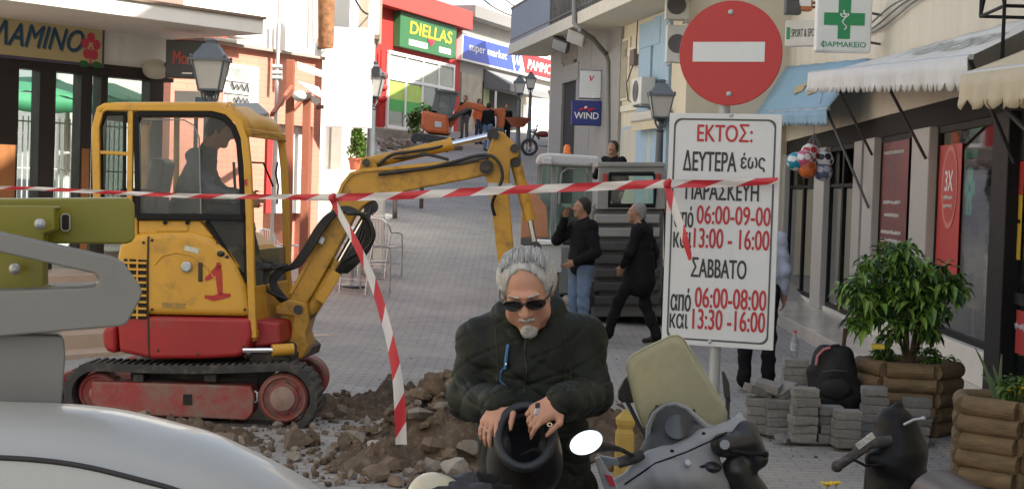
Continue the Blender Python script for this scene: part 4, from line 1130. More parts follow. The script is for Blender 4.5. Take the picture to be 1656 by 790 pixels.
for x0, x1 in ((-2, 28), (62, 88), (129, 147), (161, 172), (240, 262)):
    sa, sb = A.sz(x0, 180)[0], A.sz(x1, 180)[0]
    if x0 < 0: sa = -.5
    b.wbox(A, sa, sb, zf, zG - .02, -.14, .02)
fr = b.build('window_frame', brownframe, cafe)
g = MB(); g.wbox(A, -.5, A.sz(262, 180)[0], zf, zG - .02, -.08, -.07); g.build('pane', glass_shop, fr)
for x0, x1 in ((-4, 22), (130, 142)):
    b = MB(); sa, sb = A.sz(x0, 240)[0], A.sz(x1, 240)[0]; b.wbox(A, sa, sb, zf, A.sz(70, 237)[1], .021, .035); b.build('wood_panel', orangewood, cafe)
b = MB(); b.wbox(A, -4, sE + .2, -.2, zf, -3.5, .9); b.wbox(A, -4, sE + .35, -.2, zf - .17, .9, 1.25); b.wbox(A, -4, sE + .5, -.2, zf - .34, 1.25, 1.6); b.wbox(A, -4, sE + .5, -.2, zf - .52, 1.6, 1.95); b.wbox(A, -4, sE + .6, -.2, zf - .67, 1.95, 2.3)
b.build('steps', M('terrace_tiles', (.42, .32, .24), .6, var=.12, scale=2), cafe, bev=.01)
oc = 1.6
se, ze = A.sz(426, 44, oc); zt2 = ze + .085
s_l = A.sz(100, 5, oc)[0]
b = MB(); b.wbox(A, -5, se, ze - .085, zt2, -.3, oc); b.build('canopy', whitewall, cafe, bev=.008)
b = MB(); b.wbox(A, -5, se + .02, zt2, zt2 + .03, -.3, oc + .03); b.build('canopy_flashing', M('brown_flashing', (.20, .14, .10), .6), cafe)
b = MB(); ab(b, 170, 62, 182, 80, -.01, .0); 
taupe = M('taupe_wall_shade', (.28, .20, .165), .85, var=.08)  # taupe puts the canopy's shadow into the upper wall's colour
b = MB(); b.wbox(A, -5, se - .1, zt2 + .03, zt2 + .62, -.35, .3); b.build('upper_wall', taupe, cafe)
t = thing('shop_sign', 'cream cafe sign with blue script letters and a pink flower', 'sign', A.px(80, 60, .06))
s0, s1 = -.75, A.sz(169, 70, .06)[0]
z1 = A.sz(100, 27, .06)[1]; z0 = A.sz(100, 103, .06)[1]
b = MB(); b.wbox(A, s0, s1, z0, z1, .01, .06); b.build('frame', M('sign_purple_frame', (.10, .085, .14), .6), t)
b = MB(); b.wbox(A, s0 + .035, s1 - .035, z0 + .035, z1 - .035, .058, .066); b.build('panel', M('sign_cream', (.55, .46, .24), .6, var=.06), t)
sa, za = A.sz(2, 84, .07); sb, zb = A.sz(134, 44, .07)
H_ = (z1 - z0)
letters('lettering', 'ΛΑΜΙNΟ', M('sign_petrol', (.015, .075, .16), .5), t, A.pt(sa - .12, z0 + H_ * .28, .068), A.d, (0, 0, 1), sb - sa + .14, H_ * .5, shear=.35, bold=.012)
letters('lettering', 'ΛΑΜΙNΟ', M('sign_petrol_shade', (.16, .17, .14), .5), t, A.pt(sa - .105, z0 + H_ * .255, .067), A.d, (0, 0, 1), sb - sa + .14, H_ * .5, shear=.35, bold=.012, thick=.0005)
fc = A.sz(147, 76, .07)
b = MB()
for k in range(5):
    an = k * 2 * math.pi / 5 + .3
    cx, cz_ = fc[0] + .085 * math.cos(an), fc[1] + .105 * math.sin(an)
    b.add([A.pt(cx + .055 * math.cos(q) , cz_ + .06 * math.sin(q), .069 + .0006 * k) for q in [2 * math.pi * i / 12 for i in range(12)]], [list(range(12))])
b.add([A.pt(fc[0] + .012 * x, fc[1] + z, .0685) for x, z in ((-1, 0), (1, 0), (1, -.20), (-1, -.20))], [(0, 1, 2, 3)])
b.build('flower', M('flower_pink', (.60, .06, .10), .6), t, fix=False)
b = MB()
for dx in (-.09, .09): b.add([A.pt(fc[0] + dx + .07 * math.cos(q), fc[1] - .20 + .04 * math.sin(q), .0688) for q in [2 * math.pi * i / 12 for i in range(12)]], [list(range(12))])
b.build('flower_leaf', M('print_green', (.03, .14, .04), .6), t, fix=False)
c = A.px(252, 112, .12)
t = thing('wall_lamp', 'round white wall lamp at the corner of the cafe front', 'lamp', c)
b = MB(); b.ball(c, (.17, .1, .12), 18, 12); b.build('globe', M('opal_plastic', (.62, .58, .48), .35), t, smooth=80)
b = MB(); b.cyl(c, c - A.n * .13, .1); b.build('base', whitep, t, smooth=30)
tarp = M('green_tarpaulin', (.06, .30, .15), .6, var=.2, scale=2, bump=.2, bscale=4)
b = MB(); rows = []
for j in range(9):
    row = []
    for i in range(26):
        s = -2.5 + 8 * i / 25
        row.append(A.pt(s, 3.25 - .35 * j / 8 + .05 * math.sin(s * 5 + j) + .04 * math.sin(s * 11), -5.2 + 2.2 * j / 8))
    rows.append(row)
b.sheet(rows)
rows2 = [[A.pt(-2.5 + 8 * i / 25, 2.92 - .25 * j - .03 * math.sin(i * 1.3), -3.0 + .03 * math.sin(i * 2.1)) for i in range(26)] for j in range(2)]
b.sheet(rows2)
tag(b.build('tarpaulin', tarp, smooth=60, solid=.01), 'green tarpaulin sagging over the courtyard seen through the cafe glazing', 'tarpaulin')
fz0, fz1 = .8, 2.62
b = MB()
s = -2.6
while s < 5.4:
    b.cyl(A.pt(s, fz0, -3.6), A.pt(s, fz1, -3.6), .010, n=5); s += .085
for z in (.85, 1.3, 1.9, 2.55): b.cyl(A.pt(-2.6, z, -3.6), A.pt(5.4, z, -3.6), .012, n=5)
for s in (-2.6, -.6, 1.4, 3.4, 5.4): b.cyl(A.pt(s, .2, -3.62), A.pt(s, 2.8, -3.62), .035, n=8)
tag(b.build('wire_fence', whitep), 'white upright wire fence behind the cafe glazing', 'fence')
b = MB(); b.wbox(A, -6, 5, -.2, .75, -12, -3.5)
tag(b.build('courtyard', M('courtyard_floor', (.45, .42, .37), .8)), kind='structure')
t = thing('courtyard_house', 'pale house beyond the courtyard fence, seen through the cafe windows', 'building', A.pt(0, .7, -9))
b = MB(); b.wbox(A, -6, 4.5, .7, 6, -9.6, -9); b.build('wall', whitewall, t)
b = MB()
for s in (-3, -.8, 1.6): b.wbox(A, s, s + .9, 1.2, 3.0, -9, -8.95)
b.build('window', MATS['window_dark'], t)
def leaves(mb, pts, size, rng, droop=.3, nmi=1):
    for p in pts:
        an = rng.uniform(0, 2 * math.pi); el = rng.uniform(-.9, .7)
        d = V((math.cos(an) * math.cos(el), math.sin(an) * math.cos(el), math.sin(el)))
        s = d.cross(V((rng.uniform(-.3, .3), rng.uniform(-.3, .3), 1))).normalized()
        L = size * rng.uniform(.6, 1.3); W = L * .22
        p = V(p); n = s.cross(d) * (W * .4)
        tip = p + d * L + V((0, 0, -droop * L))
        m1 = p + d * L * .35; m2 = p + d * L * .7 + V((0, 0, -droop * L * .35))
        mb.mi = rng.randrange(nmi)
        mb.add([p, m1 + s * W + n, m2 + s * W * .7 + n, tip, m2 - s * W * .7 + n, m1 - s * W + n, m1, m2], [(0, 6, 1), (6, 7, 2, 1), (7, 3, 2), (0, 5, 6), (5, 4, 7, 6), (4, 3, 7)])
rng = random.Random(11)
leaf2 = M('yellow_green_leaf', (.12, .19, .03), .5, var=.4, scale=9)
def bush(name, label, c, r, n, size, mats, group=None, stem=True, hollow=.3):
    t = thing(name, label, 'plant', c, group)
    mb = MB()
    pts = []
    cl = [(V((rng.gauss(0, .45), rng.gauss(0, .45), rng.uniform(-.5, .8))), rng.uniform(.25, .5)) for _ in range(14)]
    for i in range(n):
        q, rr = rng.choice(cl)
        v = V((rng.gauss(0, 1), rng.gauss(0, 1), rng.gauss(0, 1))).normalized() * rr * rng.uniform(hollow, 1)
        q = q + v
        pts.append(V(c) + V((q.x * r[0], q.y * r[1], r[2] * (1 + q.z))))
    leaves(mb, pts, size, rng, nmi=len(mats)); mb.build('foliage', mats, t, fix=False)
    if stem:
        b = MB()
        for k in range(4): b.tube([V(c), V(c) + V((rng.uniform(-.2, .2) * r[0], rng.uniform(-.2, .2) * r[1], r[2])), V(c) + V((rng.uniform(-.6, .6) * r[0], rng.uniform(-.6, .6) * r[1], r[2] * 1.7))], [.02 * r[2], .014 * r[2], .006], 5)
        b.build('stem', bark, t)
    return t
for k, (s, lab) in enumerate(((-1.2, 'leafy courtyard shrub at the left edge, behind the fence'), (.45, 'leafy courtyard shrub behind the third dark cafe post'), (1.9, 'leafy courtyard shrub behind the excavator cab window'))):
    bush('courtyard_shrub', lab, A.pt(s, .75, -4.3), (.5, .4, .6), 420, .14, [leaf, leaf2], 'shrubs in the courtyard')
B = Wall((-4.62, 20.9), (-2.75, 24.2))
pinkb = brickmat('pink_painted_brick', (.56, .235, .165), (.545, .225, .155), (.52, .21, .145), .25, .08, .008, .8, .1, .35, rot=(R(90), 0, 0))
pk = thing('pink_building', 'pink painted brick house with white upper walls in full sun', 'building', B.pt(1, gz(-4, 22)))
def bb(mb, x0, y0, x1, y1, o0, o1):
    xm, ym = (x0 + x1) / 2, (y0 + y1) / 2
    sa = B.sz(x0, ym, o1)[0]; sb = B.sz(x1, ym, o1)[0]; za = B.sz(xm, y0, o1)[1]; zb = B.sz(xm, y1, o1)[1]
    mb.wbox(B, sa, sb, zb, za, o0, o1)
zp = B.sz(400, 79)[1]; sW0 = B.sz(372, 150)[0]; sW1 = B.sz(520, 150)[0]
b = MB(); zlo = B.sz(450, 200)[1]
sP = B.sz(276, 150)[0]
b.wbox(B, sP, sW1, zlo, zp, -.3, 0); b.wbox(B, sP, B.sz(428, 250)[0], -.2, zlo, -.3, 0); b.wbox(B, B.sz(505, 250)[0], sW1, -.2, zlo, -.3, 0)
b.wbox(B, sW1 - .3, sW1, -.2, zp, -2, -.3)
b.build('wall', pinkb, pk)
b = MB(); b.wbox(B, sP, sW1, zp + .04, zp + 3.2, -.32, -.02); b.wbox(B, sW1 - .3, sW1, zp + .04, zp + 3.2, -2, -.32); b.build('upper_wall', whitewall, pk)
b = MB(); b.wbox(B, sP, sW1 + .02, zp, zp + .04, -.3, .1); b.build('ledge', M('ledge_rough', (.30, .26, .22), .9), pk)
b = MB(); b.wbox(B, B.sz(428, 250)[0], B.sz(505, 250)[0], -.2, zlo, -1.6, -1.5); b.build('inner_wall', M('inner_pale', (.55, .50, .44), .8), pk)
dw = M('white_door', (.72, .71, .68), .5)
for x0, x1, mm in ((432, 446, redwall), (449, 462, dw), (466, 476, dw), (482, 494, dw)):
    b = MB(); bb(b, x0, 196, x1, 345, -.25, -.15); b.build('door_leaf', mm, pk, bev=.01)
fr = MB(); bb(fr, 364, 105, 420, 178, -.02, .05); f = fr.build('window', whitep, pk, bev=.06, seg=4)
g = MB(); bb(g, 368, 111, 403, 172, .045, .06); g.build('pane', M('grey_pane', (.30, .31, .30), .25, var=.2), f)
b = MB()
for y in (128, 148): bb(b, 366, y, 404, y + 4, .06, .075)
b.build('crossbar', whitep, f)
sa, za = B.sz(374, 147, .07); sb, zb = B.sz(402, 133, .07)
dkl = M('dark_script', (.08, .07, .07), .6)
scribble(dkl, f, B.pt(sa, za, .078), B.d, (0, 0, 1), sb - sa, abs(zb - za), 3, .07); sa, za = B.sz(378, 168, .07); sb, zb = B.sz(402, 155, .07)
scribble(dkl, f, B.pt(sa, za, .078), B.d, (0, 0, 1), sb - sa, abs(zb - za), 4, .07)
t = thing('shop_sign', 'red script letters on a white band under the canopy edge', 'sign', B.px(330, 50, .3))
s0, z1 = B.sz(283, 43, .3); s1, z0 = B.sz(412, 58, .3)
b = MB(); b.wbox(B, s0, s1, z0, z1, .02, .3); b.build('band', whitep, t)
letters('lettering', 'villa', M('script_red', (.42, .06, .03), .6), t, B.pt(s0 + .02, z0 - .02, .31), B.d, (0, 0, 1), (s1 - s0) * .62, (z1 - z0) * 2.3, shear=.3, bold=.03)
c = at(303, 97, 17.6)
t = thing('shop_sign', 'black lightbox sign with red and grey letters beside the cafe corner', 'sign', c)
hw, hh = 32 * mpp(17.6), 30 * mpp(17.6)
b = MB(); b.obox(c, (hw, 0, 0), (0, .1, 0), (0, 0, hh)); b.build('case', blackp, t, bev=.01)
letters('lettering', 'Mo', MATS['script_red'], t, c + V((-hw * .62, -.103, -.06)), (1, 0, 0), (0, 0, 1), hw * .7, .15, bold=.02)
letters('lettering', 'mi', M('print_grey', (.3, .3, .3), .6), t, c + V((hw * .1, -.103, -.06)), (1, 0, 0), (0, 0, 1), hw * .5, .12)
b = MB(); b.obox(c + V((hw * .1, -.105, -hh * .75)), (hw * .25, 0, 0), (0, .003, 0), (0, 0, .008)); b.build('white_line', pw, t)
b = MB(); b.cyl(c - V((hw * .6, 0, 0)), A.pt(sE - .1, c.z, -.05), .03); b.build('bracket', darksteel, t)
c = at(318, 160, 18.4)
t = thing('notice_board', 'white notice board with a small picture just above the excavator roof', 'sign', c)
b = MB(); b.obox(c, (.26, 0, 0), (0, .02, 0), (0, 0, .09)); b.build('board', whitep, t)
b = MB(); b.obox(c + V((.1, -.024, -.02)), (.11, 0, 0), (0, .003, 0), (0, 0, .04)); b.build('picture', M('picture_blue', (.12, .2, .3), .5, var=.6, scale=12), t)
b = MB(); b.cyl(c - V((0, 0, .09)), c - V((0, 0, 2.2)), .025); b.build('post', darksteel, t)
b = MB(); p0, p1 = at(453, -20, 19.0), at(441, 330, 19.0); b.tube([(p1.x, p1.y, 0), p1, p0], .022, 8)
for py in (108, 118, 126): q = at(447, py, 19.0); b.cyl(q - V((.05, 0, 0)), q + V((.07, 0, 0)), .03)
tag(b.build('mast', M('pale_mast', (.55, .53, .50), .5), smooth=40), 'slim pale metal mast with small insulators before the pink wall', 'mast')
rw = M('red_brown_wood', (.30, .095, .05), .6, var=.2, stretch=(1, 1, .2))
t = thing('pergola_frame', 'red-brown wooden pergola frame with white slats in front of the pink house', 'pergola', at(470, 330, 19.6))
for x0, x1, yt in ((470, 466, 97), (497, 492, 150)):
    p0 = at(x0, yt, 19.6 if x0 < 480 else 20.6); p1 = at(x1, 345, p0.y)
    b = MB(); b.beam([V((p1.x, p1.y, gz(p1.x, p1.y) - .05)), p1, p0], (.05, 0, 0), .05); b.build('post', rw, t, bev=.006)
b = MB(); b.beam([at(472, 140, 19.6), at(440, 185, 18.3)], (.02, .02, 0), .03); b.beam([at(472, 180, 19.6), at(500, 150, 21)], (.02, .02, 0), .03); b.build('brace', rw, t)
for a_, c_ in (((482, 106), (528, 122)), ((484, 150), (516, 166))):
    b = MB(); b.beam([at(*a_, 19.6), at(*c_, 21.5)], (0, .02, 0), .05); b.build('white_slat', whitep, t)
b = MB(); P = [at(478, 130, 19.7), at(512, 140, 20.6), at(522, 160, 20.8), at(505, 152, 20.4)]; b.prism(P, (.02, .06, 0)); b.build('white_cloth', whitep, t)
for (px, py) in ((484, 155),):
    b = MB(); b.ball(at(px, py, 19.5), (.09, .09, .07), 14, 9); b.build('lamp_globe', whitep, t, smooth=80)
p0, p1 = at(528, -40, 22.4), at(527, 78, 22.4)
b = MB(); b.lathe(p1, [(.10, 0), (.115, .06), (.12, .4), (.125, .8), (.12, (p0 - p1).length)], 16, ax=(p0 - p1))
tag(b.build('timber_post', M('rough_timber', (.25, .115, .05), .95, var=.6, scale=11, bump=.7, bscale=18), smooth=40), 'rough orange-brown timber column ending above the blank white board', 'post')
b = MB(); b.tube([at(499, -30, 22.2), at(501, 30, 22.2), at(499, 78, 22.2)], .035, 8); b.tube([at(507, -30, 22.3), at(508, 70, 22.3)], .03, 8)
tag(b.build('downpipe', M('pale_pipe', (.48, .46, .43), .6), smooth=40), 'pair of pale pipes left of the rough timber column', 'pipe')
t = thing('white_house', 'white house with a shaded balcony recess behind the blank white board', 'building', (-2.9, 27, gz(-3, 27)))
b = MB(); p = at(545, 60, 27); q = at(612, 60, 27)
zl_ = at(560, 55, 27).z; sk_ = lambda z0, z1, x0, x1, y0, y1: b.hexa([(x0, y0, z0), (x1, y0, z0), (x1 - .12 * (y1 - y0), y1, z0), (x0, y1, z0), (x0, y0, z1), (x1, y0, z1), (x1 - .12 * (y1 - y0), y1, z1), (x0, y1, z1)])
sk_(-.2, zl_ - .085, -8, q.x - .05, 27, 32); b.build('wall', whitewall, t)
b = MB(); b.box(-8, p.x + .2, 28, 32, at(560, 55, 27).z, 9); b.box(q.x - .18, q.x - .05, 27, 27.6, at(560, 55, 27).z, 9); b.build('upper_wall', whitewall, t)
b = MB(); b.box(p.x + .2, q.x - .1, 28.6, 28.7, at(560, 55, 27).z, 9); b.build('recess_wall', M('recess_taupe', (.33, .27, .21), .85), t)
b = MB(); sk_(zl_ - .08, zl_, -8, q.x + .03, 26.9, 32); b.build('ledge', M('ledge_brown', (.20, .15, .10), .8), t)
b = MB(); x = at(540, 240, 27).x
for k in range(3): b.box(x + k * .02 - .08, x + .1 + k * .02, 26.96 - .02 * k, 26.99, gz(-3, 27), gz(-3, 27) + 2.2)
b.build('door', M('grey_door', (.35, .32, .28), .6), t)
c = (at(526, 126, 23.6) + at(602, 126, 23.6)) / 2
t = thing('blank_sign', 'large blank white sign board glaring in the sun above the chairs', 'sign', c)
hw = 38 * mpp(23.6); hh = 80 * mpp(23.6)
b = MB(); b.obox(c, (hw, .03, 0), (0, .08, 0), (0, 0, hh)); b.build('board', M('bright_white_board', (.85, .85, .83), .5, var=.01), t, bev=.015)
for z in (.6, -.6): b = MB(); b.cyl(c + V((-hw, 0, hh * z)), c + V((-hw - .5, .4, hh * z)), .03); b.build('bracket', darksteel, t)
b = MB(); b.obox(c + V((hw + .06, -.02, .1)), (.05, 0, 0), (0, .06, 0), (0, 0, .08)); b.build('meter_box', blackp, t)
tp_ = at(576, 276, 25.6)
b = MB(); b.box(-4.2, at(606, 272, 25.6).x, 24.9, 26.95, -.2, tp_.z); b.box(-4.2, at(606, 272, 25.6).x + .25, 24.4, 24.9, -.2, tp_.z - .35); b.box(-4.2, at(606, 272, 25.6).x + .3, 24.0, 24.4, -.2, tp_.z - .7); b.build('terrace', M('limewash', (.74, .70, .62), .8, var=.08, scale=3), bpy.data.objects['white_house'], bev=.01)
p = tp_
t = thing('potted_shrub', 'green conifer shrub in a terracotta pot below the blank white board', 'plant', p)
b = MB(); b.lathe(p, [(.10, 0), (.13, .17), (.15, .18), (.15, .21), (.13, .21), (.12, .19)], 16); b.build('pot', MATS['terracotta'], t, smooth=35)
mb = MB(); pts = []
for i in range(900):
    h = rng.uniform(0, 1) ** .8; r_ = .20 * (1 - h * .8) * rng.uniform(.3, 1); an = rng.uniform(0, 6.28)
    pts.append(V(p) + V((r_ * math.cos(an), r_ * math.sin(an), .20 + h * .55)))
leaves(mb, pts, .07, rng, droop=-.5, nmi=2); mb.build('foliage', [leaf2, leaf], t, fix=False)
b = MB(); b.cyl(V(p) + V((0, 0, .15)), V(p) + V((0, 0, .7)), .02, .008); b.build('trunk', bark, t)
bush('shrub', 'dark leafy bush behind the potted conifer shrub', tp_ + V((.08, .45, 0)), (.30, .2, .36), 700, .09, [leaf, leafdark])
EN = 11.35
TW = .12                                   # how far the far side of the upper body is turned forward, per metre
ex = thing('excavator', 'yellow and red mini excavator with a painted red 1, parked across the street', 'excavator', at_z(300, 700, 0))
def pp(lst, Y): return [at(x, y, Y) for x, y in lst]
def slab(lst, y0, y1, tw=TW):
    b = MB(); b.prism(pp(lst, y0), V((tw * (y1 - y0), y1 - y0, 0))); return b
def track(Y0_, wd, name_m):
    cl, rl = at(153, 637, Y0_), at(456, 645, Y0_)
    k = mpp(Y0_); ra, rb = 44 * k, 52 * k
    loop = []
    NA = 14
    dx = rl.x - cl.x
    for i in range(NA + 1):
        a = R(-90) - math.pi * i / NA; loop.append((cl.x + ra * math.cos(a), cl.z + ra * math.sin(a)))
    for i in range(1, 12):
        t = i / 12; loop.append((cl.x + dx * t, cl.z + ra + (rl.z + rb - cl.z - ra) * t - .02 * math.sin(math.pi * t)))
    for i in range(NA + 1):
        a = R(90) - math.pi * i / NA; loop.append((rl.x + rb * math.cos(a), rl.z + rb * math.sin(a)))
    for i in range(1, 12):
        t = i / 12; loop.append((rl.x - dx * t, (rl.z - rb) + (cl.z - ra - rl.z + rb) * t))
    pts = [V((x, Y0_ + wd / 2, z)) for x, z in loop]
    b = MB(); b.beam(pts, (0, wd / 2, 0), .030, closed=True)
    tot = 0; seg = []
    n = len(pts)
    for i in range(n): seg.append((pts[(i + 1) % n] - pts[i]).length)
    tot = sum(seg); NG = 78; c = V((sum(p.x for p in pts) / n, 0, sum(p.z for p in pts) / n))
    for g in range(NG):
        d = tot * g / NG; i = 0
        while d > seg[i]: d -= seg[i]; i += 1
        tg = (pts[(i + 1) % n] - pts[i]).normalized(); p = pts[i] + tg * d
        nn = tg.cross(V((0, 1, 0)))
        if nn.dot(V((p.x - c.x, 0, p.z - c.z))) < 0: nn = -nn
        b.obox(p + nn * .034, tg * .014, V((0, wd / 2 * .98, 0)), nn * .008)
    return b.build('track', rubber, ex, bev=.004, seg=1), cl, rl, ra, rb
trk, cl, rl, ra, rb = track(EN, .30, 'near')
trk2, *_ = track(EN + 1.15, .30, 'far')
def roller(c, r, hub, Y, name, m1, m2):
    b = MB(); b.lathe((c.x, Y - .0, c.z), [(r * .98, .26), (r, .2), (r, .05), (r * .9, .03), (r * .82, .03), (r * .78, .055), (hub * 1.25, .055), (hub * 1.25, .03)], 32, ax=(0, 1, 0))
    o = b.build(name, m1, ex, smooth=30)
    b = MB(); b.lathe((c.x, Y, c.z), [(hub * 1.05, .05), (hub, .0), (hub * .7, -.012), (hub * .2, -.014)], 24, ax=(0, 1, 0)); b.build('hub', m2, o, smooth=30)
    if name == 'sprocket':
        b = MB()
        for i in range(9):
            a = i * 2 * math.pi / 9; b.cyl((c.x + r * .62 * math.cos(a), Y + .054, c.z + r * .62 * math.sin(a)), (c.x + r * .62 * math.cos(a), Y + .035, c.z + r * .62 * math.sin(a)), .012, n=8)
        b.build('bolt', darksteel, o)
for Y in (EN, EN + 1.15):
    roller(rl, rb - .05, 20 * mpp(EN), Y + .02, 'sprocket', wornred, M('dusty_hub', (.30, .20, .17), .7, dirt=(mud, .3, 8)))
    roller(cl, ra - .05, 12 * mpp(EN), Y + .05, 'idler', wornred, M('dusty_hub', (.3, .2, .17)))
    b = slab([(148, 616), (405, 624), (411, 640), (408, 668), (398, 679), (165, 668), (146, 650)], Y + .03, Y + .27, 0)
    f = b.build('track_frame', wornred, ex, bev=.012)
    b = slab([(296, 637), (310, 637), (310, 654), (296, 654)], Y + .02, Y + .028, 0); b.build('slot', dark_in, f)
    b = MB(); b.tube([at(412, 632, Y + .02), at(416, 634, Y + .01), at(416, 648, Y + .01), at(412, 650, Y + .02)], .008, 6); b.build('shackle', steel, f, smooth=60)
    for (x0, x1) in ((215, 232), (330, 350)):
        b = slab([(x0, 604), (x1, 604), (x1, 618), (x0, 617)], Y + .06, Y + .24, 0); b.build('carrier_roller', rubber, f, bev=.01)
b = slab([(210, 585), (420, 590), (420, 640), (210, 640)], EN + .32, EN + 1.12, 0); b.build('undercarriage', M('greasy_steel', (.035, .032, .03), .6, dirt=(mud, .35, 6)), ex, bev=.02)
c = at(310, 592, EN + .72)
b = MB(); b.lathe((c.x, EN + .72, c.z - .05), [(.42, 0), (.42, .12), (.40, .14)], 32); b.build('slew_ring', MATS['greasy_steel'], ex, smooth=30)
b = MB(); q0 = at(122, 640, EN + .1)
prof = [(0, -.02), (.05, .05), (.03, .16), (.06, .28), (.02, .28), (-.03, .16), (0, .05)]
b.prism([V((q0.x - .16 - x, EN + .05, q0.z - .16 + z)) for x, z in prof], (0, 1.35, 0)); b.build('dozer_blade', wornred, ex, bev=.01)
for y in (EN + .45, EN + .9):
    b = MB(); b.obox((q0.x + .1, y, q0.z + .05), (.30, 0, 0), (0, .04, 0), (0, 0, .04)); b.build('blade_arm', wornred, ex)
YU = EN + .02
hy = slab([(190, 508), (188, 415), (192, 396), (203, 384), (224, 377), (270, 373), (312, 373), (340, 383), (364, 402), (384, 430), (396, 462), (405, 512)], YU, YU + 1.34)
hood = hy.build('engine_hood', yellow, ex, bev=.05, seg=4)
red = slab([(188, 510), (405, 514), (408, 541), (400, 570), (382, 577), (330, 580), (246, 580), (192, 569)], YU - .004, YU + 1.34)
body = red.build('lower_body', redp, ex, bev=.03, seg=3)
b = slab([(164, 536), (168, 527), (188, 523), (188, 573), (172, 568), (165, 560)], YU + .02, YU + 1.3); b.build('counterweight', redp, ex, bev=.04, seg=4)
b = slab([(406, 516), (452, 521), (455, 556), (410, 562)], YU + .12, YU + .45); b.build('step_box', redp, ex, bev=.02)
b = slab([(404, 566), (455, 562), (470, 575), (466, 590), (404, 588)], YU + .15, YU + 1.1); b.build('deck_frame', MATS['greasy_steel'], ex, bev=.01)
b = MB(); b.cyl(at(392, 566, YU - .01), at(446, 566, YU + .05), .022, n=14); b.build('slew_cylinder_rod', chrome, ex, smooth=40)
b = MB(); b.cyl(at(440, 566, YU + .04), at(474, 564, YU + .1), .045, n=14); b.build('slew_cylinder', yellow, ex, smooth=40)
seam = M('panel_seam', (.05, .03, .012), .7)
b = MB(); b.tube(pp([(240, 382), (239, 420), (239, 500), (241, 576)], YU - .006), .007, 6); b.build('panel_seam', seam, hood)
b = MB(); b.tube(pp([(250, 428), (262, 414), (285, 408), (310, 413), (335, 432), (350, 455)], YU - .001), .006, 6); b.build('panel_crease', yellow, hood, smooth=60)
b = slab([(200, 418), (236, 420), (236, 516), (200, 514)], YU - .012, YU + .01); b.build('vent_recess', dark_in, hood)
b = MB()
for i in range(9):
    y = 424 + i * 10.5; b.beam(pp([(200, y), (237, y + 1)], YU - .016), (0, .01, 0), .008)
for x in (208, 222): b.beam(pp([(x, 418), (x, 515)], YU - .018), (0, .006, 0), .006)
b.build('vent_slats', yellow, hood)
b = MB(); q = at(302, 431, YU - .006); b.lathe(q, [(.04, 0), (.04, .02), (.03, .026)], 20, ax=(0, -1, 0)); b.build('fuel_cap', steel, hood, smooth=30)
b = slab([(320, 424), (327, 424), (327, 455), (320, 455)], YU - .012, YU); b.build('latch', seam, hood, bev=.01)
b = slab([(299, 396), (322, 402), (320, 410), (297, 404)], YU - .004, YU); b.build('sticker', M('worn_sticker', (.55, .55, .45), .6, var=.3, scale=30), hood)
b = MB(); b.ball(at(357, 410, YU - .01), (.03, .02, .022), 10, 7); b.ball(at(366, 416, YU + .02), (.025, .02, .02), 10, 7); b.build('rubber_catch', blackp, hood, smooth=80)
b = slab([(262, 488), (300, 490), (300, 499), (262, 497)], YU - .003, YU); b.build('sticker', M('faded_decal', (.33, .20, .05), .6, var=.5, scale=50), hood)
for (x, y) in ((246, 388), (246, 500), (232, 392), (396, 500), (352, 392), (394, 560), (256, 566), (320, 572)):
    b = MB(); b.lathe(at(x, y, YU - .002), [(.011, 0), (.011, .006), (.006, .009)], 8, ax=(0, -1, 0)); b.build('bolt', seam, hood)
spray = M('sprayed_red', (.42, .03, .025), .6, var=.25, scale=30)
b = MB()
def stroke(pts, r):
    ps = pp(pts, YU - .0045)
    n = []
    for i in range(len(ps)):
        tg = (ps[min(i + 1, len(ps) - 1)] - ps[max(i - 1, 0)]).normalized(); s = tg.cross(V((0, 1, 0))); n.append((ps[i] - s * r[i], ps[i] + s * r[i]))
    b.sheet([[a for a, _ in n], [c for _, c in n]])
stroke([(332, 452), (340, 447), (349, 437), (356, 427)], [.012, .02, .022, .014])
stroke([(353, 424), (353.5, 440), (355, 460), (356, 477)], [.014, .024, .022, .018])
stroke([(331, 479), (345, 482), (360, 478), (373, 477)], [.012, .022, .022, .012])
b.build('painted_number', spray, hood)
YC = EN + .06; CW = 1.0
sh = V((TW * CW, CW, 0))
def bar(lst, Y, wv, hw, name, mat, par=None, bev=.008, off=V((0, 0, 0)), closed=False):
    b = MB(); b.beam([p + off for p in pp(lst, Y)], wv, hw, closed); return b.build(name, mat, par or ex, bev=bev)
outer = [(158, 350), (156, 205), (163, 178), (172, 173), (345, 174), (368, 180), (386, 196), (396, 222), (401, 270), (404, 345), (406, 440), (410, 546)]
for nm, off in (('near', V((0, 0, 0))), ('far', sh)):
    bar(outer, YC, (0, .03, 0), .028, 'cab_frame', yellow, off=off)
    bar([(212, 178), (210, 348)], YC, (0, .024, 0), .02, 'cab_post', yellow, off=off)
bar([(158, 246), (211, 249)], YC, (0, .018, 0), .014, 'cab_rail', yellow)
doorp = [(224, 346), (221, 190), (228, 184), (340, 184), (362, 190), (378, 206), (387, 232), (391, 280), (394, 346)]
df = bar(doorp, YC + .0, (0, .022, 0), .022, 'door_frame', blackm, closed=False)
bar([(222, 350), (396, 352)], YC - .012, (0, .03, 0), .024, 'door_sill', blackm)
bar([(334, 358), (398, 452), (397, 352)], YC + .005, (0, .02, 0), .016, 'lower_door_frame', blackm)
g = MB(); g.prism(pp([(224, 346), (221, 190), (228, 184), (340, 184), (362, 190), (378, 206), (387, 232), (391, 280), (394, 346)], YC + .01), (0, .006, 0)); g.build('pane', glass_cab, df)
g = MB(); g.prism(pp([(225, 345), (224, 200), (232, 193), (298, 194), (314, 203), (322, 222), (325, 345)], YC - .02), (0, .005, 0)); g.build('sliding_pane', glass('sliding_glass', (.9, .92, .92), .10), df)
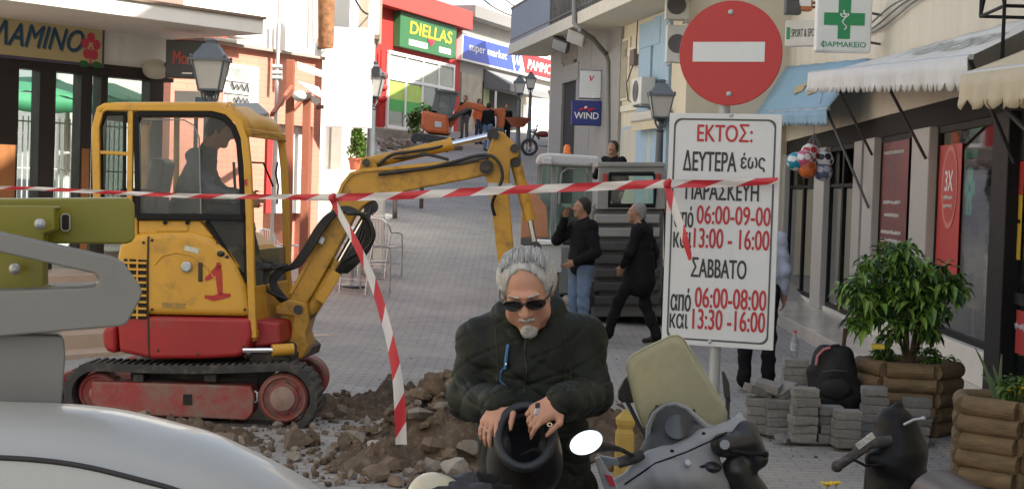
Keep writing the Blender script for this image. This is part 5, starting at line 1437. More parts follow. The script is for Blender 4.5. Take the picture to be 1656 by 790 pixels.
b = MB(); b.tube(pp([(232, 193), (298, 194), (314, 203), (322, 222), (325, 345)], YC - .02), .006, 6); b.build('pane_edge', M('pane_edge_grey', (.25, .25, .24), .5), df)
g = MB(); g.prism(pp([(338, 362), (396, 356), (397, 446)], YC + .012), (0, .005, 0)); g.build('lower_pane', glass('dark_glass', (.35, .38, .37), .12), ex)
bar([(165, 344), (163, 205), (171, 184), (202, 184), (201, 344)], YC + .01, (0, .014, 0), .012, 'rear_seal', blackm)
g = MB(); g.prism(pp([(165, 344), (163, 205), (171, 184), (202, 184), (201, 344)], YC + .015), (0, .005, 0)); g.build('rear_pane', glass('tinted_glass', (.42, .48, .47), .10), ex)
b = slab([(158, 352), (222, 352), (222, 382), (196, 386), (160, 384)], YC - .01, YC + CW); b.build('cab_base', yellow, ex, bev=.015)
b = slab([(224, 356), (322, 356), (346, 384), (300, 380), (224, 378)], YC - .012, YC + CW); trim = b.build('side_panel', yellow, ex, bev=.012)
b = slab([(250, 366), (305, 366), (303, 374), (252, 374)], YC - .02, YC); b.build('raised_plate', yellow, trim, bev=.005)
for x in (267, 303):
    b = MB(); b.cyl(at(x, 360, YC - .03), at(x, 360, YC), .016, n=10); b.build('bolt', blackm, trim)
N_ = [(160, 180), (172, 170), (345, 170), (370, 178), (389, 195), (399, 222)]
ps = pp(N_, YC - .03)
b = MB(); rows = []
for j in range(7):
    t = j / 6; rows.append([p + sh * t * 1.05 + V((0, 0, .035 * math.sin(math.pi * t))) for p in ps])
b.sheet(rows); b.build('roof', yellow, ex, smooth=50, solid=.03)
b = MB(); P = [at(372, 180, YC + .12), at(393, 199, YC + .12), at(393, 199, YC + .12) + sh * .7 + V((0, 0, .05)), at(372, 180, YC + .12) + sh * .7 + V((0, 0, .05))]
b.prism([p + V((.0, 0, .04)) for p in P], (0, 0, .02)); b.build('roof_hatch', M('hatch_grey', (.30, .31, .30), .5), ex, bev=.005)
b = MB(); b.tube([at(367, 176, YC), at(368, 168, YC), at(372, 166, YC), at(378, 169, YC), at(378, 180, YC)], .008, 6); b.build('lifting_eye', yellow, ex, smooth=50)
def fr(px, py, t): return at(px, py, YC) + sh * t
for (px, py) in ((399, 214), (406, 470), (409, 540)):
    b = MB(); b.beam([fr(px, py, 0), fr(px, py, 1)], (.02, 0, 0), .03); b.build('cab_crossbar', yellow, ex, bev=.006)
for (px, py) in ((160, 186), (158, 345)):
    b = MB(); b.beam([fr(px, py, 0), fr(px, py, 1)], (.02, 0, 0), .03); b.build('cab_crossbar', yellow, ex, bev=.006)
g = MB(); g.prism([fr(404, 405, .04), fr(406, 465, .04), fr(406, 465, .96), fr(404, 405, .96)], (.006, 0, 0)); g.build('front_lower_pane', glass('front_glass', (.5, .56, .5), .2), ex)
b = slab([(400, 470), (410, 474), (412, 552), (400, 552)], YC, YC + CW); b.build('front_panel', yellow, ex, bev=.01)
b = MB(); b.tube([fr(402, 262, .1), fr(404, 262, .25) + V((.03, 0, 0)), fr(405, 300, .5) + V((.03, 0, 0))], .008, 6); b.build('wiper', blackm, ex, smooth=50)
b = slab([(395, 290), (399, 290), (399, 300), (395, 300)], YC - .04, YC - .03); b.build('reflector', M('red_reflector', (.4, .03, .02), .3), ex)
b = MB(); p = at(300, 350, EN + .58)
b.obox(p + V((0, 0, -.05)), (.22, 0, 0), (0, .22, 0), (0, 0, .07)); b.obox(p + V((-.22, 0, .2)), (.06, 0, -.012), (0, .2, 0), (.04, 0, .24)); b.build('seat', blackp, ex, bev=.04, seg=3)
b = MB(); b.obox(at(345, 395, EN + .58), (.22, 0, 0), (0, .40, 0), (0, 0, .2)); b.build('floor_console', blackp, ex, bev=.03)
b = MB(); b.tube([at(378, 372, EN + .6), at(374, 345, EN + .58), at(372, 335, EN + .57)], .012, 6); b.tube([at(388, 372, EN + .85), at(380, 300, EN + .85), at(378, 262, EN + .85)], .012, 6); b.ball(at(372, 333, EN + .57), .03); b.build('control_lever', blackp, ex, smooth=50)
b = MB(); b.obox(at(235, 330, EN + .5), (.1, 0, 0), (0, .4, 0), (0, 0, .12)); b.build('rear_shelf', blackp, ex, bev=.02)
YB = EN + .50
b = slab([(445, 494), (470, 482), (496, 490), (500, 520), (494, 540), (500, 560), (488, 580), (460, 578), (442, 560), (452, 548), (470, 545), (474, 512), (446, 508)], YB - .08, YB + .32, 0)
b.build('swing_post', greasyyellow, ex, bev=.015)
b = MB()
for (px, py, r) in ((482, 500, .035), (470, 562, .05), (466, 582, .06)): b.cyl(at(px, py, YB - .12), at(px, py, YB + .36), r, n=18)
b.build('pin', MATS['greasy_steel'], ex, smooth=40)
boom = slab([(468, 478), (500, 420), (536, 344), (552, 300), (566, 282), (584, 276), (640, 272), (700, 266), (786, 258), (796, 264), (797, 274), (788, 283), (740, 293), (686, 303), (632, 315), (602, 324), (586, 334), (572, 352), (540, 414), (503, 480), (488, 500), (472, 496)], YB, YB + .20, 0)
boom_o = boom.build('boom', greasyyellow, ex, bev=.012)
b = MB()
for lst in ([(470, 474), (502, 416), (538, 340), (554, 298), (568, 281), (586, 275), (640, 271), (786, 257)],):
    for y in (YB - .012, YB + .2): b.beam(pp(lst, y), (0, .008, 0), .012)
b.build('boom_edge', yellow, boom_o)
b = MB()
for (px, py) in ((787, 270),):
    b.cyl(at(px, py, YB - .05), at(px, py, YB + .25), .055, n=20); b.cyl(at(px, py, YB - .07), at(px, py, YB - .05), .03, n=6)
b.build('boom_pin', MATS['greasy_steel'], boom_o, smooth=40)
b = slab([(580, 276), (584, 258), (592, 252), (602, 256), (612, 272)], YB + .02, YB + .18, 0); b.build('cylinder_lug', greasyyellow, boom_o, bev=.01)
b = MB(); b.cyl(at(592, 263, YB - .03), at(592, 263, YB + .23), .03); b.build('pin', MATS['greasy_steel'], boom_o, smooth=40)
def cyl2(name, p0, p1, p2, r, rr, Y, mat=greasyyellow):
    b = MB(); b.cyl(at(*p0, Y), at(*p1, Y), r, n=18); b.cyl(at(*p1, Y), at(*p1, Y) + (at(*p1, Y) - at(*p0, Y)).normalized() * .03, r * 1.12, n=18)
    o = b.build(name, mat, ex, smooth=40)
    b = MB(); b.cyl(at(*p1, Y), at(*p2, Y), rr, n=14); b.build('piston_rod', chrome, o, smooth=40)
    for q, ra_ in ((p2, rr * 1.9), (p0, r * .9)): b = MB(); b.cyl(at(q[0], q[1], Y - .05), at(q[0], q[1], Y + .05), ra_); b.build('eye', MATS['greasy_steel'], o, smooth=40)
    return o
cyl2('arm_cylinder', (594, 264), (726, 234), (798, 218), .048, .026, YB + .1)
cyl2('boom_cylinder', (500, 505), (546, 428), (600, 334), .06, .03, YB + .08)
b = slab([(510, 482), (538, 436), (552, 444), (523, 492)], YB - .03, YB - .015, 0); b.build('cylinder_guard', yellow, ex, bev=.006)
arm = slab([(789, 244), (797, 220), (803, 212), (813, 213), (832, 232), (840, 245), (838, 254), (826, 258), (823, 310), (831, 405), (840, 480), (848, 590), (838, 600), (822, 596), (814, 490), (806, 428), (798, 360), (790, 300), (783, 280)], YB + .02, YB + .18, 0)
arm_o = arm.build('dipper_arm', greasyyellow, ex, bev=.012)
b = MB()
for q in ((832, 240), (800, 218)): b.cyl(at(*q, YB - .03), at(*q, YB + .23), .034)
b.build('pin', MATS['greasy_steel'], arm_o, smooth=40)
for y in (300, 428):
    b = MB(); q = at(798 + (y - 300) * .13, y, YB + .01); b.obox(q + V((.05, 0, 0)), (.09, 0, 0), (0, .015, 0), (0, 0, .02)); b.build('hose_clamp', steel, arm_o)
cyl2('bucket_cylinder', (834, 262), (856, 350), (866, 400), .045, .025, YB + .1)
b = MB(); b.beam([at(866, 400, YB + .1), at(878, 560, YB + .1), at(850, 600, YB + .1)], (0, .05, 0), .03); b.build('bucket_link', yellow, ex, bev=.005)
q = at(842, 596, YB + .1)
prof = [(0, .06), (.10, .04), (.2, -.06), (.2, -.22), (.1, -.36), (-.12, -.42), (-.2, -.38), (-.1, -.34), (0, -.22), (-.05, -.05)]
b = MB(); b.prism([V((q.x + x, YB - .12, q.z + z)) for x, z in prof], (0, .44, 0)); b.build('bucket', MATS['greasy_steel'], ex, bev=.01)
def hs(name_, lst, r=.013, n=7, par=None, sub=6):
    P = [at(*q) for q in lst]; out = []
    for i in range(len(P) - 1):
        p0, p1, p2, p3 = P[max(i - 1, 0)], P[i], P[i + 1], P[min(i + 2, len(P) - 1)]
        for k in range(sub):
            t = k / sub
            out.append(.5 * ((2 * p1) + (p2 - p0) * t + (2 * p0 - 5 * p1 + 4 * p2 - p3) * t * t + (3 * p1 - p0 - 3 * p2 + p3) * t ** 3))
    out.append(P[-1])
    b = MB(); b.tube(out, r, n); return b.build(name_, hose, par or ex, smooth=70)
y = YB - .05
for k in range(5):
    dx = k * 3.2; d = .012 * k
    hs('hydraulic_hose', [(462 + dx, 492, y + .05), (446 + dx, 478, y), (438 + dx * .6, 455, y), (448 + dx, 438, y), (472 + dx, 428, y - .02), (494 + dx, 398, y - .03), (512 + dx, 368, y - .03), (532 + dx, 346, y - .04), (560 + dx * .5, 335 + k * 2, y - .05 - d), (584 + dx * .4, 348, y - .06 - d), (592 + dx, 376, y - .05), (584 + dx, 402, y - .02), (566 + dx, 424, y), (548 + dx, 440, y + .06)], .0125)
hs('hydraulic_hose', [(470, 486, y), (434, 470, y - .05), (428, 450, y - .05), (436, 436, y - .04), (466, 428, y)], .014)
hs('hydraulic_hose', [(560, 345, y - .1), (592, 350, y - .1), (603, 376, y - .1), (594, 400, y - .08), (570, 412, y - .04), (552, 424, y)], .013)
for k in range(3):
    hs('hydraulic_hose', [(600, 334, y + .05), (586 + k * 4, 362, y), (576 + k * 5, 392, y), (556 + k * 4, 420, y), (540 + k * 4, 445, y + .05)], .012)
hs('hydraulic_hose', [(612, 282, y + .02), (660, 276, y + .02), (700, 270, y + .02), (740, 260, y), (770, 252, y), (794, 252, y - .03), (808, 266, y - .04), (812, 288, y - .04), (802, 312, y - .04), (796, 330, y), (800, 348, y + .04)], .013)
hs('hydraulic_hose', [(600, 278, y + .1), (630, 252, y + .1), (660, 246, y + .1), (700, 240, y + .1), (722, 234, y + .12)], .012)
hs('hydraulic_hose', [(596, 268, y + .12), (620, 258, y + .12), (660, 254, y + .1), (690, 250, y + .06), (725, 258, y)], .012)
b = MB(); b.tube(pp([(604, 270), (640, 252), (690, 246)], y + .12), .016, 8); b.tube(pp([(690, 271), (750, 263), (790, 254)], y + .04), .016, 8); b.build('steel_pipe', darksteel, ex, smooth=60)
b = slab([(512, 378), (526, 386), (522, 396), (508, 388)], YB - .06, YB - .01, 0); b.build('hose_clamp', steel, ex, bev=.004)
b = MB(); b.tube(pp([(448, 330), (450, 300), (446, 280), (449, 262)], YC + .2), .008, 6); b.build('mirror_stalk', blackm, ex, smooth=60)
b = MB()
for i in range(26): b.tube([at(400 + i * 2.6 + 1.3 * math.cos(a), 588 + 1.6 * math.sin(a) + i * .1, EN + .1 + .008 * math.sin(a + i)) for a in [q * math.pi / 3 for q in range(6)]], .0028, 4, closed=True)
b.build('chain', chrome, ex)
def nrm3(v): return V(v).normalized()
def head(s, c, M3, sc=1.0, h=.01, face=True):
    """s: SDF; c: centre of the head; M3: rotation, the face looks along -Y of it"""
    c = V(c)
    P = lambda x, y, z: c + M3 @ (V((x, y, z)) * sc)
    Rm = M3.to_4x4()
    s.ell(P(0, .018, .035), np.array((.074, .094, .083)) * sc, Rm, k=.02)
    s.ell(P(0, -.02, -.035), np.array((.060, .076, .083)) * sc, Rm, k=.03)
    s.cap(P(0, -.012, -.085), P(0, -.062, -.095), .036 * sc, .026 * sc, k=.03)
    if face:
        for q in (-1, 1): s.ell(P(.031 * q, -.098, .014), np.array((.019, .017, .012)) * sc, Rm, k=.012, op='s')
        s.cap(P(0, -.088, .022), P(0, -.113, -.020), .0085 * sc, .0135 * sc, k=.014)
        for q in (-1, 1):
            s.ell(P(.013 * q, -.100, -.026), np.array((.0095, .011, .008)) * sc, Rm, k=.008)
            s.ell(P(.030 * q, -.076, .012), np.array((.0135,) * 3) * sc, k=.004)
            s.cap(P(.012 * q, -.089, .034), P(.045 * q, -.078, .033), .009 * sc, .008 * sc, k=.012)
            s.ell(P(.040 * q, -.064, -.022), np.array((.022, .020, .020)) * sc, Rm, k=.02)
            s.ell(P(.076 * q, .012, -.002), np.array((.010, .019, .031)) * sc, Rm, k=.008)
            s.ell(P(.084 * q, .006, .0), np.array((.006, .010, .018)) * sc, Rm, k=.006, op='s')
        s.cap(P(-.020, -.086, -.050), P(.020, -.086, -.050), .0070 * sc, k=.01)
        s.cap(P(-.018, -.086, -.064), P(.018, -.086, -.064), .0080 * sc, k=.01)
        s.cap(P(-.021, -.095, -.057), P(.021, -.095, -.057), .0032 * sc, k=.005, op='s')
        s.ell(P(0, -.078, -.100), np.array((.022, .02, .017)) * sc, Rm, k=.02)
def hair_cap(c, M3, sc=1.0, thick=.006, recede=0.0, back=0.0):
    s = SDF(); c = V(c); Rm = M3.to_4x4()
    P = lambda x, y, z: c + M3 @ (V((x, y, z)) * sc)
    s.ell(P(0, .022, .038), np.array((.074 + thick, .094 + thick, .083 + thick)) * sc, Rm, k=.01)
    s.ell(P(0, .060, -.03), np.array((.066 + thick * .6, .055 + thick, .070)) * sc, Rm, k=.03)
    for q in (-1, 1): s.ell(P(.071 * q, .0, .005), np.array((.012, .024, .040)) * sc, Rm, k=.02)
    s.ell(P(0, -.118 + recede, -.045 + recede * .6), np.array((.098, .094, .115)) * sc, Rm, k=.012, op='s')
    s.box(P(0, .0, -.20), np.array((.2, .2, .10)) * sc, .01, Rm, k=.02, op='s')
    return s
def hand(s, w_, f, n, side, size=1.0, curl=(.5, .55, .6, .65), thumb=.5, k=.006, rmin=0.0, spread=.06):
    """w_: wrist; f: along the hand; n: out of the back of the hand; side: towards the thumb"""
    w_, f = V(w_), nrm3(f); n = (V(n) - f * V(n).dot(f)).normalized(); sd = V(side); sd = (sd - f * sd.dot(f) - n * sd.dot(n)).normalized()
    rot = Matrix((sd, f, n)).transposed()
    s.box(w_ + f * .048 * size, np.array((.040, .050, .0145)) * size, .013 * size, rot.to_4x4(), k=.012)
    s.ell(w_ + f * .035 * size + sd * .022 * size - n * .008 * size, np.array((.020, .034, .016)) * size, rot.to_4x4(), k=.012)
    s.cap(w_ - f * .03 * size, w_ + f * .02 * size, .028 * size, .030 * size, k=.02)
    for i in range(4):
        base = w_ + f * (.092 - .004 * abs(i - 1)) * size + sd * (.030 - .020 * i) * size
        L = (.074, .082, .077, .060)[i] * size
        a = 0.0; p = base; d0 = (f + sd * spread * (1.2 - i)).normalized()
        s.cap(base - f * .02 * size, base, max(rmin, .0098 * size), k=.008)
        for j in range(3):
            a += curl[i] * (.75, 1.1, .8)[j]
            d = d0 * math.cos(a) - n * math.sin(a)
            q = p + d * L * (.44, .31, .25)[j]
            s.cap(p, q, max(rmin, (.0093, .0085, .0076)[j] * size), max(rmin, (.0085, .0076, .0064)[j] * size), k=.004)
            p = q
    p = w_ + f * .022 * size + sd * .030 * size - n * .004 * size
    d = (f * .62 + sd * .75 - n * .15 * thumb).normalized()
    q = p + d * .042 * size; s.cap(p, q, max(rmin, .0135 * size), max(rmin, .011 * size), k=.010)
    d = (f * .9 + sd * (.35 - .5 * thumb) - n * .55 * thumb).normalized(); q2 = q + d * .032 * size; s.cap(q, q2, max(rmin, .0105 * size), max(rmin, .0095 * size), k=.004)
    q3 = q2 + (d - n * .35 * thumb).normalized() * .024 * size; s.cap(q2, q3, max(rmin, .0092 * size), max(rmin, .007 * size), k=.004)
_wr = [(random.uniform(-1, 1), random.uniform(-.6, .6), random.uniform(-1, 1), random.uniform(0, 6)) for _ in range(6)]
def creases(amp, k0=15, dk=5):
    def fn(x, y, z):
        f = 0
        for i, (a, b_, c_, p) in enumerate(_wr):
            k = k0 + dk * i
            f = f + (1 - np.abs(np.sin(k * (a * x + b_ * y + c_ * z) + p + 1.6 * np.sin(9 * z + 6 * x + i)))) ** 5 * amp
        return f
    return fn
def rotz(a): return Matrix.Rotation(a, 3, 'Z')
def person(label, base, yaw, J, top, legs, shoe, hairm, skinm, h=.016, group=None, heady=0., headx=0., hairthick=.006, recede=.024, topscale=1.0, hands=True, build_legs=True, nearhand=None):
    """J: joints in the person's own frame (faces -Y, z up from the feet)"""
    base = V(base); Rz = rotz(yaw)
    T = {k: base + Rz @ V(p) for k, p in J.items()}
    root = thing('person', label, 'person', base, group)
    M3 = Rz @ Matrix.Rotation(heady, 3, 'Z') @ Matrix.Rotation(headx, 3, 'X')
    s = SDF()
    head(s, T['head'], M3, 1.0, h)
    s.cap(T['neck'], T['head'] + M3 @ V((0, .02, -.05)), .058, .054, k=.03)
    s.cap(T['chest'], T['neck'], .09, .055, k=.05)
    s.cap(T['pelvis'], T['chest'], .11, .12, k=.05)
    for q in 'LR':
        s.cap(T['chest'] + V((0, 0, .08)), T['sh' + q], .06, .05, k=.04)
        s.cap(T['sh' + q], T['el' + q], .045, .038, k=.03); s.cap(T['el' + q], T['wr' + q], .038, .027, k=.02)
        if hands:
            f = (T['wr' + q] - T['el' + q]).normalized()
            fw = Rz @ V((0, -1, 0)); inner = Rz @ V((1 if q == 'R' else -1, 0, 0))
            nb = -inner
            if nearhand and q in nearhand: nb = V(nearhand[q])
            hand(s, T['wr' + q] + f * .01, f, nb, fw, 1.0, rmin=h * .55, curl=(.35, .4, .45, .5))
        s.cap(T['pelvis'], T['hip' + q], .10, .09, k=.04); s.cap(T['hip' + q], T['kn' + q], .078, .055, k=.03); s.cap(T['kn' + q], T['an' + q], .052, .036, k=.02)
    body = s.build('body', skinm, root, h)
    if hairm is not None: hair_cap(T['head'], M3, 1.0, hairthick, recede).build('hair', hairm, root, min(h, .012))
    s = SDF(); ts = topscale
    up = (T['chest'] - T['pelvis']).normalized(); acr = (T['shL'] - T['shR']).normalized(); fw = up.cross(acr)
    rot = Matrix((acr, fw, up)).transposed().to_4x4()
    mid = (T['chest'] + T['pelvis']) / 2
    s.ell(T['chest'] + up * .02, np.array((.170, .122, .20)) * ts, rot, k=.06)
    s.ell(mid - up * .02, np.array((.165, .125, .20)) * ts, rot, k=.08)
    s.ell(T['pelvis'], np.array((.175, .125, .15)) * ts, rot, k=.06)
    for q in 'LR':
        s.cap(T['chest'] + up * .13, T['sh' + q], .072 * ts, .070 * ts, k=.05)
        s.cap(T['sh' + q], T['el' + q], .070 * ts, .060 * ts, k=.04, rip=(.005, 40, .3)); s.cap(T['el' + q], T['wr' + q] - (T['wr' + q] - T['el' + q]).normalized() * .02, .062 * ts, .045 * ts, k=.03, rip=(.005, 45, 1.))
    s.cap(T['neck'] - up * .02, T['neck'] + up * .03, .07, .066, k=.03)
    s.ell(T['head'] + M3 @ V((0, -.05, -.08)), (.09, .09, .05), M3.to_4x4(), k=.02, op='s')
    s.build('jacket', top, root, h, disp=creases(.006, 13, 5))
    if build_legs:
        s = SDF()
        for q in 'LR':
            s.cap(T['pelvis'], T['hip' + q], .115, .105, k=.05); s.cap(T['hip' + q], T['kn' + q], .10, .074, k=.04, rip=(.004, 30, .4)); s.cap(T['kn' + q], T['an' + q] + V((0, 0, .0)), .074, .066, k=.03, rip=(.006, 36, 1.2))
        s.build('trousers', legs, root, h, disp=creases(.006, 13, 5))
        for q in 'LR':
            s = SDF(); a = T['an' + q]; t = T['to' + q]
            s.cap(a + V((0, 0, -.02)), a + (t - a) * .3 + V((0, 0, -.01)), .045, .042, k=.02); s.cap(a + (t - a) * .1 + V((0, 0, -.035)), t, .036, .032, k=.03)
            s.build('shoe', shoe, root, min(h, .012))
    return root, T, M3
def stand(H=1.72):
    k = H / 1.72
    J = dict(head=(0, -.02, 1.60), neck=(0, .01, 1.45), chest=(0, .015, 1.24), pelvis=(0, 0, .95), shL=(.168, .015, 1.385), shR=(-.168, .015, 1.385), elL=(.225, .03, 1.10), elR=(-.225, .03, 1.10), wrL=(.225, -.05, .87), wrR=(-.225, -.05, .87),
             hipL=(.09, 0, .90), hipR=(-.09, 0, .90), knL=(.10, -.02, .49), knR=(-.10, -.02, .49), anL=(.11, .02, .085), anR=(-.11, .02, .085), toL=(.13, -.17, .035), toR=(-.13, -.17, .035))
    return {a: tuple(x * k for x in p) for a, p in J.items()}
J = stand()
J.update(head=(.0, -.24, .66), neck=(0, -.15, .51), chest=(0, -.08, .32), pelvis=(0, .02, .05), shL=(.17, -.08, .44), shR=(-.17, -.08, .44), elL=(.24, -.18, .20), elR=(-.24, -.22, .18), wrL=(.2, -.42, .15), wrR=(-.22, -.46, .13),
         hipL=(.1, 0, .03), hipR=(-.1, 0, .03), knL=(.15, -.40, .06), knR=(-.15, -.40, .06), anL=(.15, -.48, -.33), anR=(-.15, -.48, -.33), toL=(.15, -.66, -.38), toR=(-.15, -.66, -.38))
pb = at(303, 347, EN + .56)
person('excavator driver in a blue-grey jumper leaning forward inside the yellow cab', pb, R(90), J, bluegrey, M('dark_trousers', (.03, .03, .035), .8), brownshoe, darkhair, skin2, h=.013, headx=R(22), topscale=.98)
g = gpt(936, 548)
J = stand(1.74)
J.update(elR=(-.30, -.16, 1.22), wrR=(-.135, -.16, 1.50), elL=(.27, .02, 1.10), wrL=(.16, -.20, .98))
base = V((at(936, 540, 18.2).x, 18.2, gz(.7, 18.2)))
phone, T, M3 = person('man in black jacket and blue jeans holding a phone to his ear', base, R(-60), J, blackcloth, jeans, brownshoe, darkhair, skin2, h=.014, topscale=1.12, hairthick=.008)
t = thing('mobile_phone', 'small dark mobile phone at the ear of the man in blue jeans', 'phone', T['wrR'])
b = MB(); q = T['head'] + M3 @ V((-.095, -.03, -.02)); b.obox(q, M3 @ V((.007, 0, 0)), M3 @ V((0, .022, 0)), M3 @ V((0, 0, .055))); b.build('phone_body', blackp, t, bev=.004)
b = MB(); b.obox(q + M3 @ V((-.008, 0, .012)), M3 @ V((.001, 0, 0)), M3 @ V((0, .018, 0)), M3 @ V((0, 0, .035))); b.build('screen', darksteel, t)
base = V((at(1030, 552, 18.6).x, 18.6, gz(1.5, 18.6)))
J = stand(1.70)
J.update(hipL=(.09, 0, .88), hipR=(-.09, 0, .88), knL=(.10, -.22, .50), anL=(.10, -.34, .10), toL=(.11, -.52, .06), knR=(-.09, .06, .47), anR=(-.09, .22, .10), toR=(-.10, .06, .035),
         elR=(-.26, .10, 1.10), wrR=(-.22, .10, .90), elL=(.25, -.06, 1.10), wrL=(.18, -.16, .92), head=(0, -.06, 1.58), neck=(0, -.01, 1.43))
J = {k: tuple(V(p)) for k, p in J.items()}
suit, T, M3 = person('older man in a charcoal suit walking left past the loader', base, R(-112), J, suitcloth, suitcloth, brownshoe, M('thin_grey_hair', (.24, .235, .23), .7, var=.4, scale=60), skin2, h=.013, topscale=1.06, hairthick=.003, recede=.05, heady=R(18))
s = SDF(); s.cap(T['pelvis'] + V((0, 0, .1)), T['pelvis'] + V((.0, 0, -.18)), .175, .20, k=.05); s.build('jacket_skirt', suitcloth, suit, .013)
base = V((at(990, 300, 26.0).x, 26.0, at(990, 227, 26).z - 1.74))
J = stand(1.74); J.update(elR=(-.26, -.12, 1.14), wrR=(-.10, -.30, 1.28))
man2, T, M3 = person('man in a black jacket with an open neck standing beyond the loader', base, R(-35), J, blackcloth, blackcloth, brownshoe, darkhair, skin2, h=.016)
base = V((at(1222, 620, 14.4).x, 14.4, 0.03))
J = stand(1.76); J.update(elL=(.24, -.02, 1.12), wrL=(.20, -.2, 1.0))
person('person in a pale blue shirt and black trousers half hidden behind the white sign', base, R(170), J, M('pale_blue_shirt', (.38, .43, .55), .8, var=.1), blackcloth, brownshoe, darkhair, skin2, h=.013, topscale=.97)
def far_person(label, px, pyh, Y, yaw, top, legs, hm=darkhair):
    x = at(px, pyh, Y).x
    z = gz(x, Y)
    return person(label, (x, Y, z), yaw, stand(1.74), top, legs, brownshoe, hm, skin2, h=.022, group='people at the top of the street')
far_person('person in a black coat standing before the supermarket doorway', 819, 165, 57.5, R(10), blackcloth, blackcloth)
far_person('worker in an orange vest beside the orange excavator arm', 775, 178, 59.5, R(40), M('orange_vest', (.62, .12, .03), .7), M('navy_work_trousers', (.03, .05, .10), .85))
far_person('person in dark clothes between the orange excavator and the worker in the vest', 752, 178, 62, R(-20), blackcloth, M('grey_work_trousers', (.08, .08, .09), .85))
far_person('person in blue trousers just above the end of the yellow boom', 790, 195, 56.0, R(150), blackcloth, jeans)
base = V((at(866, 700, 4.95).x, 4.95, 0.0))
man = thing('person', 'grey-haired man in sunglasses and dark green jacket looking down into a black helmet', 'person', base)
A_ = lambda px, py, Y: at(px, py, Y)
HC = A_(852, 469, 4.79)
HM = Matrix.Rotation(R(-6), 3, 'Y') @ Matrix.Rotation(R(-7), 3, 'Z') @ Matrix.Rotation(R(29), 3, 'X')
HS = .985
neck = A_(858, 522, 4.93); chest = A_(858, 600, 4.95); pel = A_(866, 775, 4.97)
shI, shO = A_(781, 553, 4.95), A_(941, 550, 4.95)           # image left and image right shoulder
elI, elO = A_(757, 645, 4.88), A_(953, 640, 4.88)
wrI, wrO = A_(812, 652, 4.62), A_(906, 650, 4.53)
s = SDF()
head(s, HC, HM, HS, .004)
PH_ = lambda x, y, z: HC + HM @ (V((x, y, z)) * HS)
RH = HM.to_4x4()
for q in (-1, 1):
    s.ell(PH_(.045 * q, -.040, -.060), np.array((.024, .028, .026)) * HS, RH, k=.03)
s.cap(neck, PH_(0, .02, -.06), .066, .062, k=.03)
s.cap(chest, neck, .10, .07, k=.05); s.cap(pel, chest, .12, .12, k=.05)
hand(s, wrI, (-.34, -.66, -.50), (-.45, -.40, .78), (.80, -.55, .1), .94, curl=(.30, .34, .40, .45), thumb=.5, k=.004, spread=.07)
hand(s, wrO, (-.74, -.42, -.36), (-.05, -.66, .74), (-.30, -.62, -.45), .94, curl=(.50, .85, .95, 1.0), thumb=.7, k=.004)
for sh_, el_, wr_ in ((shI, elI, wrI), (shO, elO, wrO)):
    s.cap(chest + V((0, 0, .08)), sh_, .06, .05, k=.04); s.cap(sh_, el_, .048, .04, k=.03); s.cap(el_, wr_, .04, .029, k=.02)
for q in (-1, 1):
    hp = pel + V((.09 * q, 0, -.04)); kn = V((hp.x + .02 * q, 4.96, .47)); an = V((hp.x + .03 * q, 4.98, .09))
    s.cap(pel, hp, .10, .09, k=.04); s.cap(hp, kn, .08, .056, k=.03); s.cap(kn, an, .055, .038, k=.02)
s.build('body', skin, man, .0055)
hs_ = SDF()
hs_.ell(PH_(0, .022, .038), np.array((.0825, .1025, .0905)) * HS, RH, k=.01); hs_.ell(PH_(0, .060, -.03), np.array((.072, .064, .070)) * HS, RH, k=.03)
for q in (-1, 1):
    hs_.ell(PH_(.074 * q, .03, .02), np.array((.018, .040, .045)) * HS, RH, k=.03)
    hs_.cap(PH_(.072 * q, -.018, .02), PH_(.07 * q, -.026, -.025), .007, .004, k=.012)
hs_.ell(PH_(0, -.088, .008), np.array((.064, .100, .106)) * HS, RH, k=.012, op='s'); hs_.ell(PH_(0, -.10, -.03), np.array((.090, .088, .085)) * HS, RH, k=.01, op='s'); hs_.box(PH_(0, 0, -.2), (.2, .2, .1), .01, RH, op='s')
def strands(x, y, z):
    return .0012 * np.sin(150 * x + 6 * np.sin(23 * z + 31 * y)) * np.sin(60 * z + 40 * y + 2) + .0008 * np.sin(330 * x - 40 * y + 25 * z + 4 * np.sin(40 * y)) + .0016 * np.sin(38 * x + 22 * y) * np.sin(33 * z + 1)
hs_.build('hair', greyhair, man, .0042, disp=strands, relax=1)
rgh = random.Random(4); b = MB()
for _ in range(460):
    if rgh.random() < .55: th0, th1, ph0 = rgh.uniform(-.42, -.05), rgh.uniform(.5, 1.4), rgh.uniform(-1.05, 1.05)
    else: th0, th1, ph0 = rgh.uniform(-.25, .5), rgh.uniform(.9, 1.7), rgh.choice((-1, 1)) * rgh.uniform(1.0, 1.75)
    P = []; r_ = 1.0 + rgh.uniform(.0, .07); dp = rgh.uniform(-.12, .12)
    for i in range(7):
        t = i / 6; th = th0 + (th1 - th0) * t; ph = ph0 + dp * t; lift = r_ + .05 * math.sin(math.pi * t) * rgh.uniform(.2, 1)
        P.append(PH_(.0825 * math.sin(ph) * lift * (max(.05, math.cos(th)) ** .35 if th > 0 else 1), .022 + .1025 * math.sin(th) * lift - .012 * (1 - abs(ph) / 1.8), .038 + .0905 * math.cos(ph) * math.cos(th) * lift))
    rr_ = rgh.uniform(.0009, .0021); b.tube(P, [rr_ * .6, rr_, rr_, rr_, rr_, rr_ * .8, rr_ * .2], 5)
b.build('hair_locks', greyhair, man, smooth=80)
for q in (-1, 1):
    e = SDF(); e.cap(PH_(.016 * q, -.097, .036), PH_(.048 * q, -.084, .037), .0036, .0025); e.build('eyebrow', MATS.get('grey_beard') or M('grey_beard', (.46, .45, .43), .75, var=.4, scale=80, bump=.6, bscale=140), man, .003)
gb = SDF()
